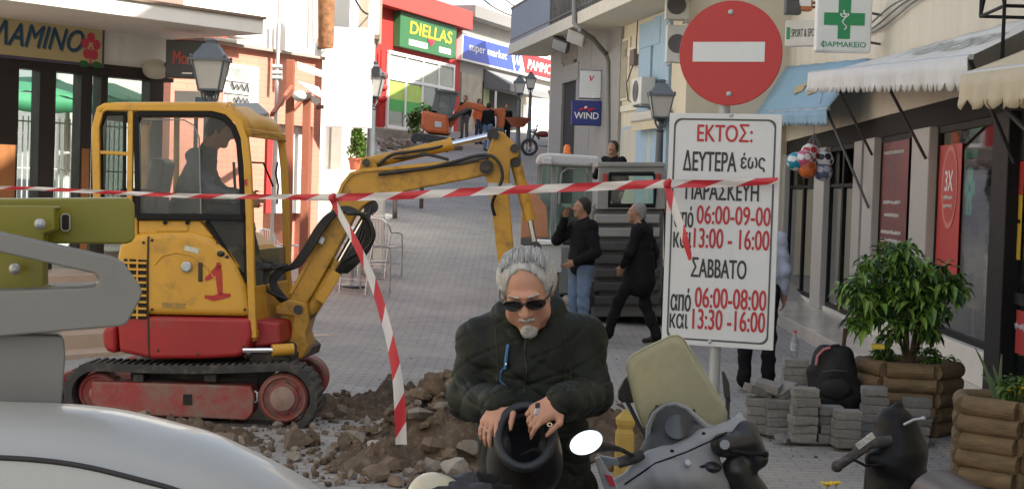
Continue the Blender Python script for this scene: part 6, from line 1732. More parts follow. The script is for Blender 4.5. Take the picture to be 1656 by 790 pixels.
gb.ell(PH_(0, -.082, -.098), np.array((.028, .022, .027)) * HS, RH, k=.012); gb.ell(PH_(0, -.094, -.076), np.array((.012, .008, .010)) * HS, RH, k=.01)
gb.build('goatee', MATS['grey_beard'], man, .0035, disp=lambda x, y, z: .0016 * np.sin(320 * x + 60 * z) * np.sin(300 * y))
ms = SDF(); ms.cap(PH_(-.022, -.098, -.046), PH_(-.004, -.106, -.040), .005, .005); ms.cap(PH_(.022, -.098, -.046), PH_(.004, -.106, -.040), .005, .005)
ms.build('moustache', MATS['grey_beard'], man, .003)
lens = M('sunglass_lens', (.012, .010, .010), .12, spec=.7)
frm = M('sunglass_frame', (.03, .022, .018), .3)
sg_ = MB()
for q in (-1, 1):
    pts = [PH_(.035 * q + .031 * math.cos(a), -.108 + .012 * (math.cos(a) * q) ** 2 * (1 if math.cos(a) * q > 0 else .2), .014 + .0175 * math.sin(a) * (1 if math.sin(a) > 0 else 1.05)) for a in [2 * math.pi * i / 22 for i in range(22)]]
    sg_.prism(pts, HM @ V((0, .004, 0)))
gl_o = sg_.build('sunglasses', lens, man)
b = MB()
for q in (-1, 1):
    pts = [PH_(.035 * q + .0315 * math.cos(a), -.107 + .012 * (math.cos(a) * q) ** 2 * (1 if math.cos(a) * q > 0 else .2), .014 + .018 * math.sin(a)) for a in [2 * math.pi * i / 22 for i in range(22)]]
    b.tube(pts, .0022, 6, closed=True)
    b.tube([PH_(.062 * q, -.094, .020), PH_(.079 * q, -.070, .022), PH_(.084 * q, .0, .018)], .003, 6)
b.tube([PH_(-.009, -.109, .020), PH_(0, -.112, .024), PH_(.009, -.109, .020)], .0026, 6)
b.build('frame', frm, gl_o, smooth=60)
s = SDF()
rotJ = Matrix.Rotation(R(0), 4, 'Z')
s.ell(chest + V((0, .0, .02)), (.185, .150, .21), k=.07)
s.ell((chest + pel) / 2 + V((-.006, -.02, .0)), (.178, .165, .22), k=.08)
s.ell(pel + V((0, -.01, -.02)), (.180, .155, .20), k=.07)
s.cap(chest + V((0, 0, .13)), shI, .085, .080, k=.05); s.cap(chest + V((0, 0, .13)), shO, .085, .080, k=.05)
for sh_, el_, wr_, ph in ((shI, elI, wrI, .4), (shO, elO, wrO, 1.9)):
    d = (wr_ - el_).normalized()
    s.cap(sh_, el_, .077, .066, k=.025, rip=(.003, 40, ph)); s.cap(el_, wr_ - d * .012, .067, .053, k=.02, rip=(.003, 44, ph + 1))
    s.cap(wr_ - d * .03, wr_ - d * .003, .056, .052, k=.01)
cn = A_(856, 515, 4.93)
for i in range(20):
    a = i * 2 * math.pi / 20; a2 = (i + 1) * 2 * math.pi / 20
    if abs(math.sin((a + a2) / 2 + math.pi / 2) ) > 1.1: continue
    P_ = lambda t: cn + V((.090 * math.cos(t), .074 * math.sin(t) - .0, .030 + .034 * math.sin(t) + .008 * math.cos(t)))
    s.cap(P_(a), P_(a2), .026, k=.018)
s.ell(PH_(0, -.06, -.10), (.060, .085, .052), RH, k=.02, op='s')
def quilt(x, y, z): return creases(.0044)(x, y, z) - .002 + quilt0(x, y, z) * .55
def quilt0(x, y, z):
    return .0058 * np.sin(13 * z * 2.4 + 2.0 * np.sin(9 * x + 1.3) + 1.2 * np.sin(21 * z + 7 * x)) + .003 * np.sin(37 * x + 5 * np.sin(12 * z)) + .0018 * np.sin(60 * z + 31 * x + 4 * np.sin(23 * y))
jk = s.build('jacket', jacket, man, .0048, disp=quilt, relax=0)
def front(px, py, lo=4.55, hi=5.0):
    """point of the jacket front behind a pixel"""
    from mathutils.bvhtree import BVHTree
    global _bvh
    if '_bvh' not in globals():
        _bvh = BVHTree.FromPolygons([v.co[:] for v in jk.data.vertices], [p.vertices[:] for p in jk.data.polygons])
    d = ray(px, py).normalized()
    h = _bvh.ray_cast(CAM, d)
    return h[0] if h[0] is not None else at(px, py, 4.8)
b = MB(); b.tube([front(850 + 2 * math.sin(i), 527 + i * 9) + V((0, -.002, 0)) for i in range(13)], .0026, 6); b.build('zip', M('zip_black', (.01, .01, .01), .4), jk, smooth=60)
b = MB(); b.ball(front(853, 533) + V((0, -.006, 0)), (.006, .004, .008)); b.build('zip_pull', chrome, jk)
for lst in ([(802, 530), (803, 560), (806, 600), (800, 640)], [(918, 528), (922, 560), (924, 600), (916, 640)]):
    b = MB(); P = []
    for i in range(len(lst) - 1):
        for k in range(5): t = k / 5; P.append(front(lst[i][0] + (lst[i + 1][0] - lst[i][0]) * t, lst[i][1] + (lst[i + 1][1] - lst[i][1]) * t) + V((0, -.001, 0)))
    b.tube(P, .0016, 5); b.build('seam', MATS['zip_black'], jk, smooth=60)
pen = M('pen_blue', (.03, .13, .30), .35)
b = MB(); b.tube([front(822, 556) + V((0, -.008, 0)), front(819, 575) + V((0, -.008, 0)), front(817, 596) + V((0, -.008, 0))], .0055, 8); b.tube([front(819, 590) + V((0, -.006, 0)), front(810, 600) + V((0, -.006, 0)), front(809, 615) + V((0, -.006, 0)), front(817, 622) + V((0, -.006, 0))], .0028, 6)
pn = b.build('pen', pen, jk, smooth=60)
b = MB(); b.ball(front(818.5, 588) + V((0, -.015, 0)), (.003, .003, .006)); b.build('clip', chrome, pn)
s = SDF()
for q in (-1, 1):
    hp = pel + V((.09 * q, 0, -.04)); kn = V((hp.x + .02 * q, 4.96, .47)); an = V((hp.x + .03 * q, 4.98, .09))
    s.cap(pel - V((0, 0, .05)), hp, .125, .11, k=.05); s.cap(hp, kn, .105, .08, k=.04); s.cap(kn, an, .08, .07, k=.03)
s.build('trousers', blackcloth, man, .012)
for q in (-1, 1):
    hp = pel + V((.09 * q, 0, -.04)); s = SDF(); a = V((hp.x + .03 * q, 4.98, .07)); s.cap(a, a + V((.02 * q, -.08, -.02)), .048, .046, k=.02); s.cap(a + V((0, -.02, -.03)), a + V((.03 * q, -.2, -.036)), .038, .034, k=.03); s.build('shoe', brownshoe, man, .01)
b = MB(); rc = at(889, 686, 4.44); b.tube([rc + V((.0065 * math.cos(a), .003 * math.sin(a), .0045 * math.sin(a))) for a in [i * math.pi / 6 for i in range(12)]], .0018, 6, closed=True); b.build('ring', M('gold', (.8, .6, .3), .2, metal=1), man, smooth=60)
ax = nrm3((-.02, -.80, .60)); upv = (V((0, .60, .80)) - ax * V((0, .60, .80)).dot(ax)).normalized(); sdv = upv.cross(ax)
RHm = Matrix((sdv, upv, ax)).transposed()
hc = at(849, 706, 4.52)
helmet = thing('helmet', 'black motorcycle helmet held upside down with its padded opening facing out', 'helmet', hc - V((0, 0, .2)))
s = SDF(); bc_ = hc - ax * .10
s.ell(bc_, (.098, .120, .150), RHm.to_4x4(), k=.01)
s.cap(hc - ax * .03, hc - ax * .12 - upv * .03, .086, .105, k=.06)
s.ell(hc - ax * .02, (.070, .090, .14), RHm.to_4x4(), k=.008, op='s')
s.box(hc + ax * .16, (.2, .2, .16), .004, RHm.to_4x4(), k=.006, op='s')
s.build('shell', M('helmet_black', (.007, .006, .007), .36, var=.3, scale=30, coat=.1, spec=.3, dirt=((.05, .025, .025), .12, 14)), helmet, .006)
b = MB(); NR = 40
P = [hc + sdv * (.079 * math.cos(a)) + upv * (.101 * math.sin(a)) + ax * .004 for a in [2 * math.pi * i / NR for i in range(NR)]]
b.tube(P, .0145, 12, closed=True); b.build('rim', M('rim_blue_black', (.012, .016, .022), .5, var=.3), helmet, smooth=80)
s = SDF(); s.ell(hc - ax * .03, (.074, .096, .12), RHm.to_4x4(), k=.006); s.ell(hc - ax * .015, (.056, .076, .122), RHm.to_4x4(), k=.01, op='s'); s.box(hc + ax * .12, (.2, .2, .13), .004, RHm.to_4x4(), k=.006, op='s')
s.build('lining', M('lining_cloth', (.014, .014, .016), .95, var=.3, scale=25, bump=.2), helmet, .006)
for q in (-1, 1):
    s = SDF(); s.ell(hc - ax * .03 + sdv * .057 * q - upv * .03, (.018, .045, .045), RHm.to_4x4()); s.build('cheek_pad', MATS['lining_cloth'], helmet, .006)
b = MB(); b.tube([hc + sdv * .07 - upv * .06 - ax * .01, hc + sdv * .03 - upv * .045 + ax * .012, hc - sdv * .01 - upv * .05 - ax * .02], .006, 6); b.build('strap', blackcloth, helmet, smooth=60)
kp = at(868, 664, 4.415)
t = thing('key', 'small shiny key held in the hand over the helmet', 'key', kp)
b = MB(); b.obox(kp, (.004, -.001, .012), (0, .0015, 0), (.005, 0, -.002)); b.build('blade', chrome, t, bev=.001)
b = MB(); b.obox(kp + V((.002, 0, .016)), (.007, 0, .001), (0, .003, 0), (0, 0, .008)); b.build('bow', blackp, t, bev=.002)
SY = 9.1
yaw = R(20)
c0 = at(1168, 372, SY)
sux = V((math.cos(yaw), -math.sin(yaw), 0))
SW = Wall((c0.x, c0.y), (c0.x + sux.x, c0.y + sux.y))
sg = thing('street_sign', 'no entry disc above a white plate with Greek delivery hours on a grey pole', 'street sign', (c0.x, c0.y, 0))
polem = M('grey_pole', (.36, .38, .40), .5, metal=.5, var=.1)
pc = SW.px(1172, 172, -.05); pl_ = SW.px(1155, 590, -.05)
b = MB(); b.cyl((pl_.x, pl_.y, 0), (pc.x, pc.y, SW.px(1180, 20, 0).z), .034, n=18); b.build('pole', polem, sg, smooth=40)
dcx = SW.px(1181, 86, .012)
rr = 84 * mpp(SY)
nS = SW.n
def disc(mb, c, r, n=64): mb.add([c + sux * (r * math.cos(a)) + V((0, 0, r * math.sin(a))) for a in [2 * math.pi * i / n for i in range(n)]], [list(range(n))])
signred = M('sign_red_face', (.40, .012, .02), .40, var=.06, scale=2, dirt=((.30, .06, .05), .1, 5))
b = MB(); b.lathe(dcx - nS * .012, [(rr * .985, 0), (rr, .004), (rr, .012), (rr * .99, .015)], 64, ax=nS); dsc = b.build('disc', signred, sg, smooth=30)
signwhite = M('sign_white_paint', (.58, .62, .66), .4, var=.05, scale=3, dirt=((.5, .5, .48), .1, 6))
s0, z1 = SW.sz(1121, 68, .02); s1, z0 = SW.sz(1236, 100, .02)
b = MB(); b.wbox(SW, s0, s1, z0, z1, .008, .0185); b.build('white_bar', signwhite, dsc)
for (px, py) in ((1182, 20), (1179, 152)):
    b = MB(); q = SW.px(px, py, .016); b.lathe(q, [(.016, 0), (.016, .006), (.009, .011)], 12, ax=nS); b.build('bolt', galv, dsc, smooth=40)
s0, z1 = SW.sz(1085, 183, .0); s1, z0 = SW.sz(1253, 560, .0)
ms0 = (SW.sz(1085, 183)[0] + SW.sz(1069, 553)[0]) / 2; ms1 = (SW.sz(1266, 185)[0] + SW.sz(1250, 567)[0]) / 2
shr = .012
plate = MB()
zt_, zb_ = (SW.sz(1085, 183)[1] + SW.sz(1266, 185)[1]) / 2, (SW.sz(1069, 553)[1] + SW.sz(1250, 567)[1]) / 2
platem = M('plate_white', (.57, .60, .635), .45, var=.05, scale=2.5, dirt=((.45, .45, .43), .10, 4))
plate.wbox(SW, ms0, ms1, zb_, zt_, -.004, .012)
pl = plate.build('plate', platem, sg, bev=.003)
b = MB(); loop = []
ins, rc = .030, .045
for cxs, czs, a0 in ((ms1 - ins - rc, zt_ - ins - rc, 0), (ms0 + ins + rc, zt_ - ins - rc, 90), (ms0 + ins + rc, zb_ + ins + rc, 180), (ms1 - ins - rc, zb_ + ins + rc, 270)):
    for i in range(7):
        a = R(a0 + 15 * i); loop.append((cxs + rc * math.cos(a), czs + rc * math.sin(a)))
def inner(p, t):
    cx, cz = (ms0 + ms1) / 2, (zt_ + zb_) / 2
    return (p[0] - t * (1 if p[0] > cx else -1), p[1] - t * (1 if p[1] > cz else -1))
n = len(loop)
vs = [SW.pt(*p, .0135) for p in loop] + [SW.pt(*inner(p, .011), .0135) for p in loop]
b.add(vs, [(i, (i + 1) % n, n + (i + 1) % n, n + i) for i in range(n)])
b.build('border', M('border_grey', (.07, .075, .08), .6, var=.2, scale=20), pl)
inkb = M('ink_black', (.025, .026, .03), .55, var=.25, scale=25); inkr = M('ink_red', (.40, .022, .03), .55, var=.15, scale=25)
def line(txt, l, t, r, bt, mat, bold=.014):
    t += 2.5; bt -= 2.5
    cx, cy = (l + r) / 2, (t + bt) / 2
    sa = SW.sz(l, cy, .014)[0]; sb = SW.sz(r, cy, .014)[0]; za = SW.sz(cx, t, .014)[1]; zb = SW.sz(cx, bt, .014)[1]
    letters('lettering', txt, mat, pl, SW.pt(sa, zb, .0136), SW.d, (0, 0, 1), sb - sa, za - zb, bold=bold, thick=.0008)
line('ΕΚΤΟΣ:', 1128, 198, 1217, 232, inkr)
line('ΔΕΥΤΕΡΑ', 1105, 241, 1191, 279, inkb); line('έως', 1198, 245, 1237, 280, inkb)
line('ΠΑΡΑΣΚΕΥΗ', 1109, 291, 1227, 326, inkb)
line('από', 1091, 331, 1121, 370, inkb); line('06:00-09-00', 1127, 331, 1246, 366, inkr)
line('και', 1089, 372, 1118, 403, inkb); line('13:00 - 16:00', 1122, 368, 1244, 405, inkr)
line('ΣΑΒΒΑΤΟ', 1118, 415, 1207, 452, inkb)
line('από', 1085, 463, 1117, 505, inkb); line('06:00-08:00', 1124, 464, 1239, 502, inkr)
line('και', 1083, 504, 1112, 533, inkb); line('13:30 -16:00', 1120, 499, 1237, 537, inkr)
for (px, py) in ((1182, 186), (1148, 552)):
    b = MB(); q = SW.px(px, py, .012); b.lathe(q, [(.012, 0), (.012, .006), (.006, .009)], 10, ax=nS); b.build('bolt', galv, pl, smooth=40)
b = MB()
for zc in (zt_ - .08, zb_ + .1, dcx.z): b.obox(V((pc.x, pc.y, zc)) - nS * -.0, sux * .05, nS * .04, (0, 0, .02))
b.build('clamp', galv, sg, bev=.004)
tapem = stripemat('barrier_tape', (.52, .03, .045), (.62, .60, .60), .36)
def tape(label, pts, widths, tilts, nsub=10, slope=1.0, lab_group='red and white barrier tape', uo=0.):
    P = [at(*p) for p in pts]
    C_, W_, T_ = [], [], []
    for i in range(len(P) - 1):
        p0, p1, p2, p3 = P[max(i - 1, 0)], P[i], P[i + 1], P[min(i + 2, len(P) - 1)]
        for k in range(nsub):
            t = k / nsub
            C_.append(.5 * ((2 * p1) + (p2 - p0) * t + (2 * p0 - 5 * p1 + 4 * p2 - p3) * t * t + (3 * p1 - p0 - 3 * p2 + p3) * t ** 3))
            W_.append(.8 * (widths[i] * (1 - t) + widths[i + 1] * t)); T_.append(tilts[i] * (1 - t) + tilts[i + 1] * t)
    C_.append(P[-1]); W_.append(.8 * widths[-1]); T_.append(tilts[-1])
    me = bpy.data.meshes.new('barrier_tape')
    vs, fs, uv = [], [], []
    L_ = uo; NW = 3
    for i, c in enumerate(C_):
        if i: L_ += (C_[i] - C_[i - 1]).length
        tg = (C_[min(i + 1, len(C_) - 1)] - C_[max(i - 1, 0)]).normalized()
        s = V((0, -1, 0)).cross(tg).normalized(); q = tg.cross(s)
        wv = s * math.cos(T_[i]) + q * math.sin(T_[i])
        for k in range(NW + 1):
            f = k / NW - .5
            vs.append(c + wv * (f * W_[i]) + q * (.006 * math.sin(L_ * 9 + k * 1.7)))
            uv.append((L_, f * .075 * slope))
    for i in range(len(C_) - 1):
        for k in range(NW): fs.append((i * (NW + 1) + k, (i + 1) * (NW + 1) + k, (i + 1) * (NW + 1) + k + 1, i * (NW + 1) + k + 1))
    me.from_pydata([tuple(v) for v in vs], [], fs)
    ul = me.uv_layers.new(name='UVMap')
    for lp in me.loops: ul.data[lp.index].uv = uv[lp.vertex_index]
    me.materials.append(tapem); me.polygons.foreach_set('use_smooth', [True] * len(me.polygons))
    o = link('barrier_tape', me)
    return tag(o, label, 'barrier tape', lab_group)
tape('red and white barrier tape stretched across the whole street to the sign plate', [(-60, 302, 10.6), (60, 305, 10.4), (200, 312, 10.2), (330, 317, 10.0), (440, 318, 9.8), (535, 319, 9.6), (650, 316, 9.5), (800, 308, 9.35), (950, 302, 9.2), (1078, 297, 9.02), (1160, 297, 8.98), (1258, 292, 8.9)],
     [.032, .034, .036, .038, .04, .058, .06, .062, .062, .062, .055, .05], [.5, .4, .3, .2, .3, 0, .1, 0, .1, 0, .2, .2], slope=-1.6)
tape('loose barrier tape hanging from the knot before the boom down to the rubble', [(537, 320, 9.58), (553, 352, 9.55), (575, 392, 9.5), (597, 440, 9.48), (615, 490, 9.46), (630, 545, 9.42), (641, 600, 9.4), (646, 650, 9.4), (649, 718, 9.42)],
     [.05, .052, .056, .064, .066, .07, .078, .086, .088], [0, .2, .1, .3, .1, .2, 0, .1, 0], slope=1.4, uo=.1)
tape('short tape end dangling in front of the lower left of the white sign plate', [(1078, 296, 8.97), (1086, 325, 8.93), (1098, 358, 8.9), (1108, 388, 8.88), (1117, 420, 8.88)], [.05, .06, .058, .05, .03], [0, .2, .4, .3, .5], slope=1.3, uo=.05)
b = MB(); b.ball(at(537, 320, 9.55), (.035, .03, .032), 10, 7); b.ball(at(1078, 297, 8.96), (.03, .03, .045), 10, 7)
for (px, py, Y, lab) in ((537, 320, 9.55, 'knot in the barrier tape in front of the excavator boom'), (1079, 297, 8.96, 'knot in the barrier tape at the edge of the white sign plate')):
    b = MB(); q = at(px, py, Y); b.ball(q, (.024, .02, .024), 10, 7); b.ball(q + V((.01, -.01, .015)), (.015, .015, .017), 8, 6)
    tag(b.build('tape_knot', M('tape_red', (.50, .03, .045), .5), smooth=80), lab, 'barrier tape', 'red and white barrier tape')
carp = M('silver_car_paint', (.36, .37, .36), .42, metal=.15, var=.03, coat=.35)
car = thing('parked_car', 'silver car whose roof edge fills the bottom left corner, carrying a metal rack', 'car', (-1.6, 3.0, 0))
zr_px = [(-400, 652), (-100, 652), (0, 653), (100, 657), (180, 667), (260, 686), (330, 706), (400, 738), (450, 764), (490, 790)]
YC_ = 2.42
st = []
for px, py in zr_px: p = at(px, py, YC_); st.append((p.x, p.z))
x_, z_ = st[-1]
for dx, dz in ((.15, -.09), (.4, -.26), (.62, -.40), (.70, -.43)): st.append((x_ + dx, z_ + dz))
st = [(-3.4, .98), (-3.2, 1.2), (-2.8, 1.38), (-2.3, 1.44)] + st
def section(zr):
    return [(2.20, zr - .42), (2.235, zr - .20), (2.256, zr - .058), (2.262, zr - .053), (2.276, zr - .047), (2.288, zr - .036), (2.31, zr - .023), (2.345, zr - .009), (2.40, zr - .001), (2.45, zr), (2.52, zr - .010), (2.70, zr - .055), (3.0, zr - .14), (3.4, zr - .26), (3.68, zr - .36), (3.78, zr - .46), (3.80, zr - .6)]
rows = []
def smooth_st(st, n=5):
    out = []
    for i in range(len(st) - 1):
        p0, p1, p2, p3 = (V((*st[max(0, min(len(st) - 1, j))], 0)) for j in (i - 1, i, i + 1, i + 2))
        for k in range(n):
            t = k / n
            q = .5 * ((2 * p1) + (p2 - p0) * t + (2 * p0 - 5 * p1 + 4 * p2 - p3) * t * t + (3 * p1 - p0 - 3 * p2 + p3) * t ** 3); out.append((q.x, q.y))
    out.append(st[-1]); return out
sst = smooth_st(st)
b = MB(); rows = []; gap = []
for x, z in sst:
    full = section(z)
    rows.append([V((x, y, zz)) for y, zz in full])
    gap.append(V((x, 2.256, z - .0545)))
b.sheet(rows); b.build('roof_body', carp, car, smooth=40)
b = MB(); b.tube(gap, .0042, 8); b.build('door_gap', M('gap_rubber', (.015, .015, .015), .6), car, smooth=60)
b = MB(); prof = [(-3.6, .35), (-3.62, .8), (-3.4, 1.0), (-2.9, 1.04), (.35, .98), (.9, .92), (1.25, .82), (1.32, .6), (1.30, .32), (.98, .26), (-3.3, .26)]
b.prism([V((x, 2.17, z)) for x, z in prof], (0, 1.62, 0)); b.build('lower_body', carp, car, bev=.06, seg=4)
for x in (-2.75, .62):
    for y in (2.19, 3.60):
        b = MB(); b.lathe((x, y, .31), [(.18, .0), (.30, .0), (.31, .03), (.31, .16), (.30, .19), (.18, .19)], 28, ax=(0, 1, 0)); wv = b.build('wheel', rubber, car, smooth=35)
        b = MB(); b.lathe((x, y - .005, .31), [(.19, 0), (.17, .02), (.05, .03), (.02, .0)], 20, ax=(0, 1, 0)); b.build('rim', steel, wv, smooth=35)
b = MB(); b.box(-2.6, -.2, 2.205, 2.215, 1.0, 1.13); b.build('side_window', blackp, car)
rk = thing('roof_rack', 'grey steel carrier with a slotted hook-shaped arm standing on the car roof', 'rack', at(50, 660, 2.6))
rkm = M('rack_grey_paint', (.17, .168, .16), .5, metal=.2, var=.06, scale=8, dirt=((.14, .13, .12), .10, 14))
b = MB(); b.prism(pp([(-60, 536), (98, 541), (104, 548), (106, 575), (99, 668), (-60, 668)], 2.56), (-.09, .27, 0)); b.build('foot', rkm, rk, bev=.006, seg=3)
b = MB(); b.prism(pp([(-60, 362), (188, 417), (200, 424), (226, 460), (230, 472), (226, 486), (206, 522), (198, 527), (-60, 549), (-60, 472), (140, 465), (156, 463), (160, 456), (159, 449), (152, 442), (-60, 394)], 2.52), (-.018, .055, 0)); b.build('hook_arm', rkm, rk, bev=.004, seg=3)
b = MB(); b.prism(pp([(-60, 470), (140, 463), (-60, 520)], 2.6), (0, .16, 0)); b.build('web', rkm, rk, bev=.004)
ym = M('olive_yellow_paint', (.175, .16, .010), .42, var=.08, scale=6, dirt=((.14, .12, .03), .08, 10))
bm_ = thing('ladder_beam', 'olive yellow box beam with a dark slot resting on the grey roof rack', 'beam', at(100, 390, 2.75))
b = MB(); b.prism(pp([(-80, 322), (207, 320), (215, 324), (218, 332), (218, 384), (213, 391), (205, 394), (-80, 394)], 2.70), (-.035, .13, 0)); b.build('beam', ym, bm_, bev=.004, seg=3)
b = MB(); b.prism(pp([(-80, 331), (88, 333), (92, 336), (88, 340), (88, 372), (70, 378), (70, 462), (82, 460), (84, 466), (62, 470), (-80, 470)], 2.64), (0, .03, 0)); b.build('bracket_plate', ym, bm_, bev=.003)
b = MB(); b.prism(pp([(99, 350), (102, 346), (110, 346), (113, 350), (113, 369), (110, 373), (102, 373), (99, 369)], 2.694), (0, .01, 0)); b.build('slot', dark_in, bm_)
b = MB(); b.tube(pp([(99, 350), (102, 346), (110, 346), (113, 350), (113, 369), (110, 373), (102, 373), (99, 369)], 2.694), .0014, 6, closed=True); b.build('slot_rim', M('slot_rim_grey', (.35, .35, .28), .4), bm_)
for (px, py) in ((66, 362), (25, 434)):
    b = MB(); q = at(px, py, 2.62); b.lathe(q, [(.0095, 0), (.0095, .006), (.006, .010), (.002, .011)], 14, ax=(0, -1, 0)); b.build('bolt', galv, bm_, smooth=40)
scg = M('scooter_grey_plastic', (.27, .275, .285), .5, var=.12, scale=14, dirt=((.24, .235, .225), .14, 16), bump=.03, bscale=60)
scd = M('scooter_dark_plastic', (.05, .053, .056), .62, var=.15, scale=18, dirt=((.13, .125, .12), .2, 14))
scl = M('scooter_light_plastic', (.36, .37, .38), .4, var=.06)
mirrorm = M('mirror_silver', (.9, .9, .9), .02, metal=1., var=.0)
def wheel(mb_parent, c, r, w_, axis_, name='wheel'):
    b = MB(); b.lathe(V(c) - V(axis_) * w_ / 2, [(r * .68, 0), (r * .92, 0), (r, w_ * .25), (r, w_ * .75), (r * .92, w_), (r * .68, w_)], 26, ax=axis_, cap=False); o = b.build(name, rubber, mb_parent, smooth=40)
    b = MB(); b.lathe(V(c) - V(axis_) * w_ * .4, [(.03, 0), (r * .3, .01), (r * .66, 0), (r * .7, w_ * .4), (r * .66, w_ * .8), (r * .3, w_ * .75), (.03, w_ * .8)], 20, ax=axis_); b.build('rim', steel, o, smooth=40)
scA = thing('scooter', 'grey scooter with a tall yellowed windscreen and one bright oval mirror', 'scooter', (.58, 5.0, 0))
YS = 5.15
wsm = bpy.data.materials.new('yellowed_windscreen'); wsm.use_nodes = True
N = wsm.node_tree.nodes; L = wsm.node_tree.links; pb_ = N['Principled BSDF']; pb_.inputs['Base Color'].default_value = (.60, .58, .43, 1); pb_.inputs['Roughness'].default_value = .35
tl = N.new('ShaderNodeBsdfTranslucent'); tl.inputs[0].default_value = (.68, .66, .5, 1); mxs = N.new('ShaderNodeMixShader'); mxs.inputs[0].default_value = .30
trp = N.new('ShaderNodeBsdfTransparent'); trp.inputs[0].default_value = (.85, .82, .62, 1); mx2 = N.new('ShaderNodeMixShader')
tcn = N.new('ShaderNodeTexCoord'); nzn = N.new('ShaderNodeTexNoise'); nzn.inputs['Scale'].default_value = 22; nzn.inputs['Detail'].default_value = 8; L.new(tcn.outputs['Object'], nzn.inputs[0])
mrn = N.new('ShaderNodeMapRange'); mrn.inputs[3].default_value = .14; mrn.inputs[4].default_value = .36; L.new(nzn.outputs[0], mrn.inputs[0]); L.new(mrn.outputs[0], mx2.inputs[0])
L.new(pb_.outputs[0], mxs.inputs[1]); L.new(tl.outputs[0], mxs.inputs[2]); L.new(mxs.outputs[0], mx2.inputs[1]); L.new(trp.outputs[0], mx2.inputs[2]); L.new(mx2.outputs[0], N['Material Output'].inputs[0])
ol = [(1040, 690), (1028, 655), (1018, 615), (1013, 592), (1016, 581), (1024, 573), (1050, 559), (1084, 543), (1096, 541), (1105, 547), (1125, 580), (1150, 620), (1170, 654), (1175, 668), (1173, 685), (1166, 702), (1130, 706), (1080, 700)]
def wsp(px, py):
    u = (px - 1095) / 80.; v = (690 - py) / 150.
    return at(px, py, YS + .16 - .09 * u * u - .10 * v + .02 * u)
cen = wsp(1095, 630)
b = MB(); rows = []
for k in range(7):
    t = k / 6
    rows.append([wsp(1095 + (x - 1095) * t, 630 + (y - 630) * t) for x, y in ol + ol[:1]])
b.sheet(rows); b.build('windscreen', wsm, scA, smooth=70, solid=.004)
b = MB(); b.tube([wsp(x, y) for x, y in ol], .0035, 6, closed=True); b.build('windscreen_edge', M('edge_yellowed', (.42, .40, .25), .4), scA, smooth=60)
s = SDF()
a_, b_ = at(1088, 690, YS + .02), at(1098, 740, YS - .04)
Rb = Matrix.Rotation(R(-22), 4, 'X') @ Matrix.Rotation(R(14), 4, 'Y')
s.ell(a_, (.090, .05, .085), Rb, k=.03); s.cap(at(1062, 735, YS - .03), at(1130, 712, YS), .06, .06, k=.05)
s.build('instrument_binnacle', scd, scA, .006)
b = MB()
rimp = [(1052, 748), (1047, 715), (1049, 690), (1058, 668), (1074, 655), (1092, 652), (1110, 659), (1126, 674), (1142, 690), (1165, 697)]
b.tube([at(x, y, YS - .045 + .03 * abs(x - 1095) / 50) for x, y in rimp], [.008, .009, .009, .008, .007, .007, .008, .010, .014, .014], 8); b.build('binnacle_rim', scg, scA, smooth=70)
s = SDF()
s.cap(at(1000, 800, YS - .12), at(1065, 752, YS - .08), .052, .050, k=.03); s.cap(at(1065, 752, YS - .08), at(1140, 718, YS - .04), .050, .046, k=.04)
s.cap(at(1140, 718, YS - .04), at(1196, 690, YS - .02), .046, .036, k=.03); s.cap(at(1196, 690, YS - .02), at(1197, 668, YS + .02), .02, .009, k=.02)
s.ell(at(1090, 770, YS - .1), (.12, .07, .06), k=.05); s.ell(at(1120, 780, YS - .04), (.13, .08, .10), k=.05)
s.build('handlebar_cover', scg, scA, .006, disp=lambda x, y, z: .0012 * np.sin(90 * x + 40 * z))
b = MB(); b.tube([at(x, y, YS - .16 + .04 * (x - 1010) / 150) for x, y in ((1010, 782), (1060, 748), (1110, 730), (1150, 712), (1176, 698))], .003, 6); b.build('cover_seam', blackm, scA, smooth=60)
for (px, py) in ((1087, 728), (1138, 700)):
    b = MB(); b.ball(at(px, py, YS - .115), (.007, .006, .005), 8, 6); b.build('screw_hole', blackm, scA)
s = SDF()
s.ell(at(1175, 718, YS - .09), (.050, .05, .038), k=.02); s.cap(at(1170, 720, YS - .10), at(1212, 712, YS - .08), .034, .030, k=.02); s.cap(at(1205, 700, YS - .04), at(1226, 740, YS - .06), .045, .035, k=.03)
s.cap(at(1190, 760, YS - .05), at(1215, 800, YS - .02), .05, .06, k=.04); s.ell(at(1150, 755, YS - .10), (.035, .03, .02), k=.01)
s.build('switch_housing', blackp, scA, .006)
b = MB(); b.tube([at(1180, 728, YS - .15), at(1205, 732, YS - .14), at(1236, 734, YS - .12)], .0075, 8); b.ball(at(1238, 734, YS - .12), .0115, 10, 7); b.build('brake_lever', blackm, scA, smooth=70)
b = MB(); b.cyl(at(1172, 718, YS - .14), at(1172, 718, YS - .155), .016, n=14); b.build('switch', scg, scA, smooth=40)
b = MB(); b.tube([at(1040, 735, YS - .10), at(1018, 742, YS - .11), at(1000, 748, YS - .12)], [.02, .0195, .018], 12); b.build('grip', rubber, scA, smooth=60)
b = MB(); b.tube([at(1028, 738, YS - .1), at(1004, 726, YS - .2), at(985, 722, YS - .28), at(966, 720, YS - .33)], [.006, .008, .013, .022], 10); b.build('mirror_stalk', blackp, scA, smooth=60)
mc = at(947, 715, YS - .42)
mn = nrm3((.105, -1, .22)); mu = nrm3((.95, .0, .42)); mu = (mu - mn * mu.dot(mn)).normalized(); mv = mn.cross(mu)
if mv.z < 0: mv = -mv
Rm_ = Matrix((mu, mv, mn)).transposed()
b = MB(); b.ball(mc - mn * .018, (.060, .041, .028), 24, 12, rot=Rm_); mo = b.build('mirror', blackp, scA, smooth=80)
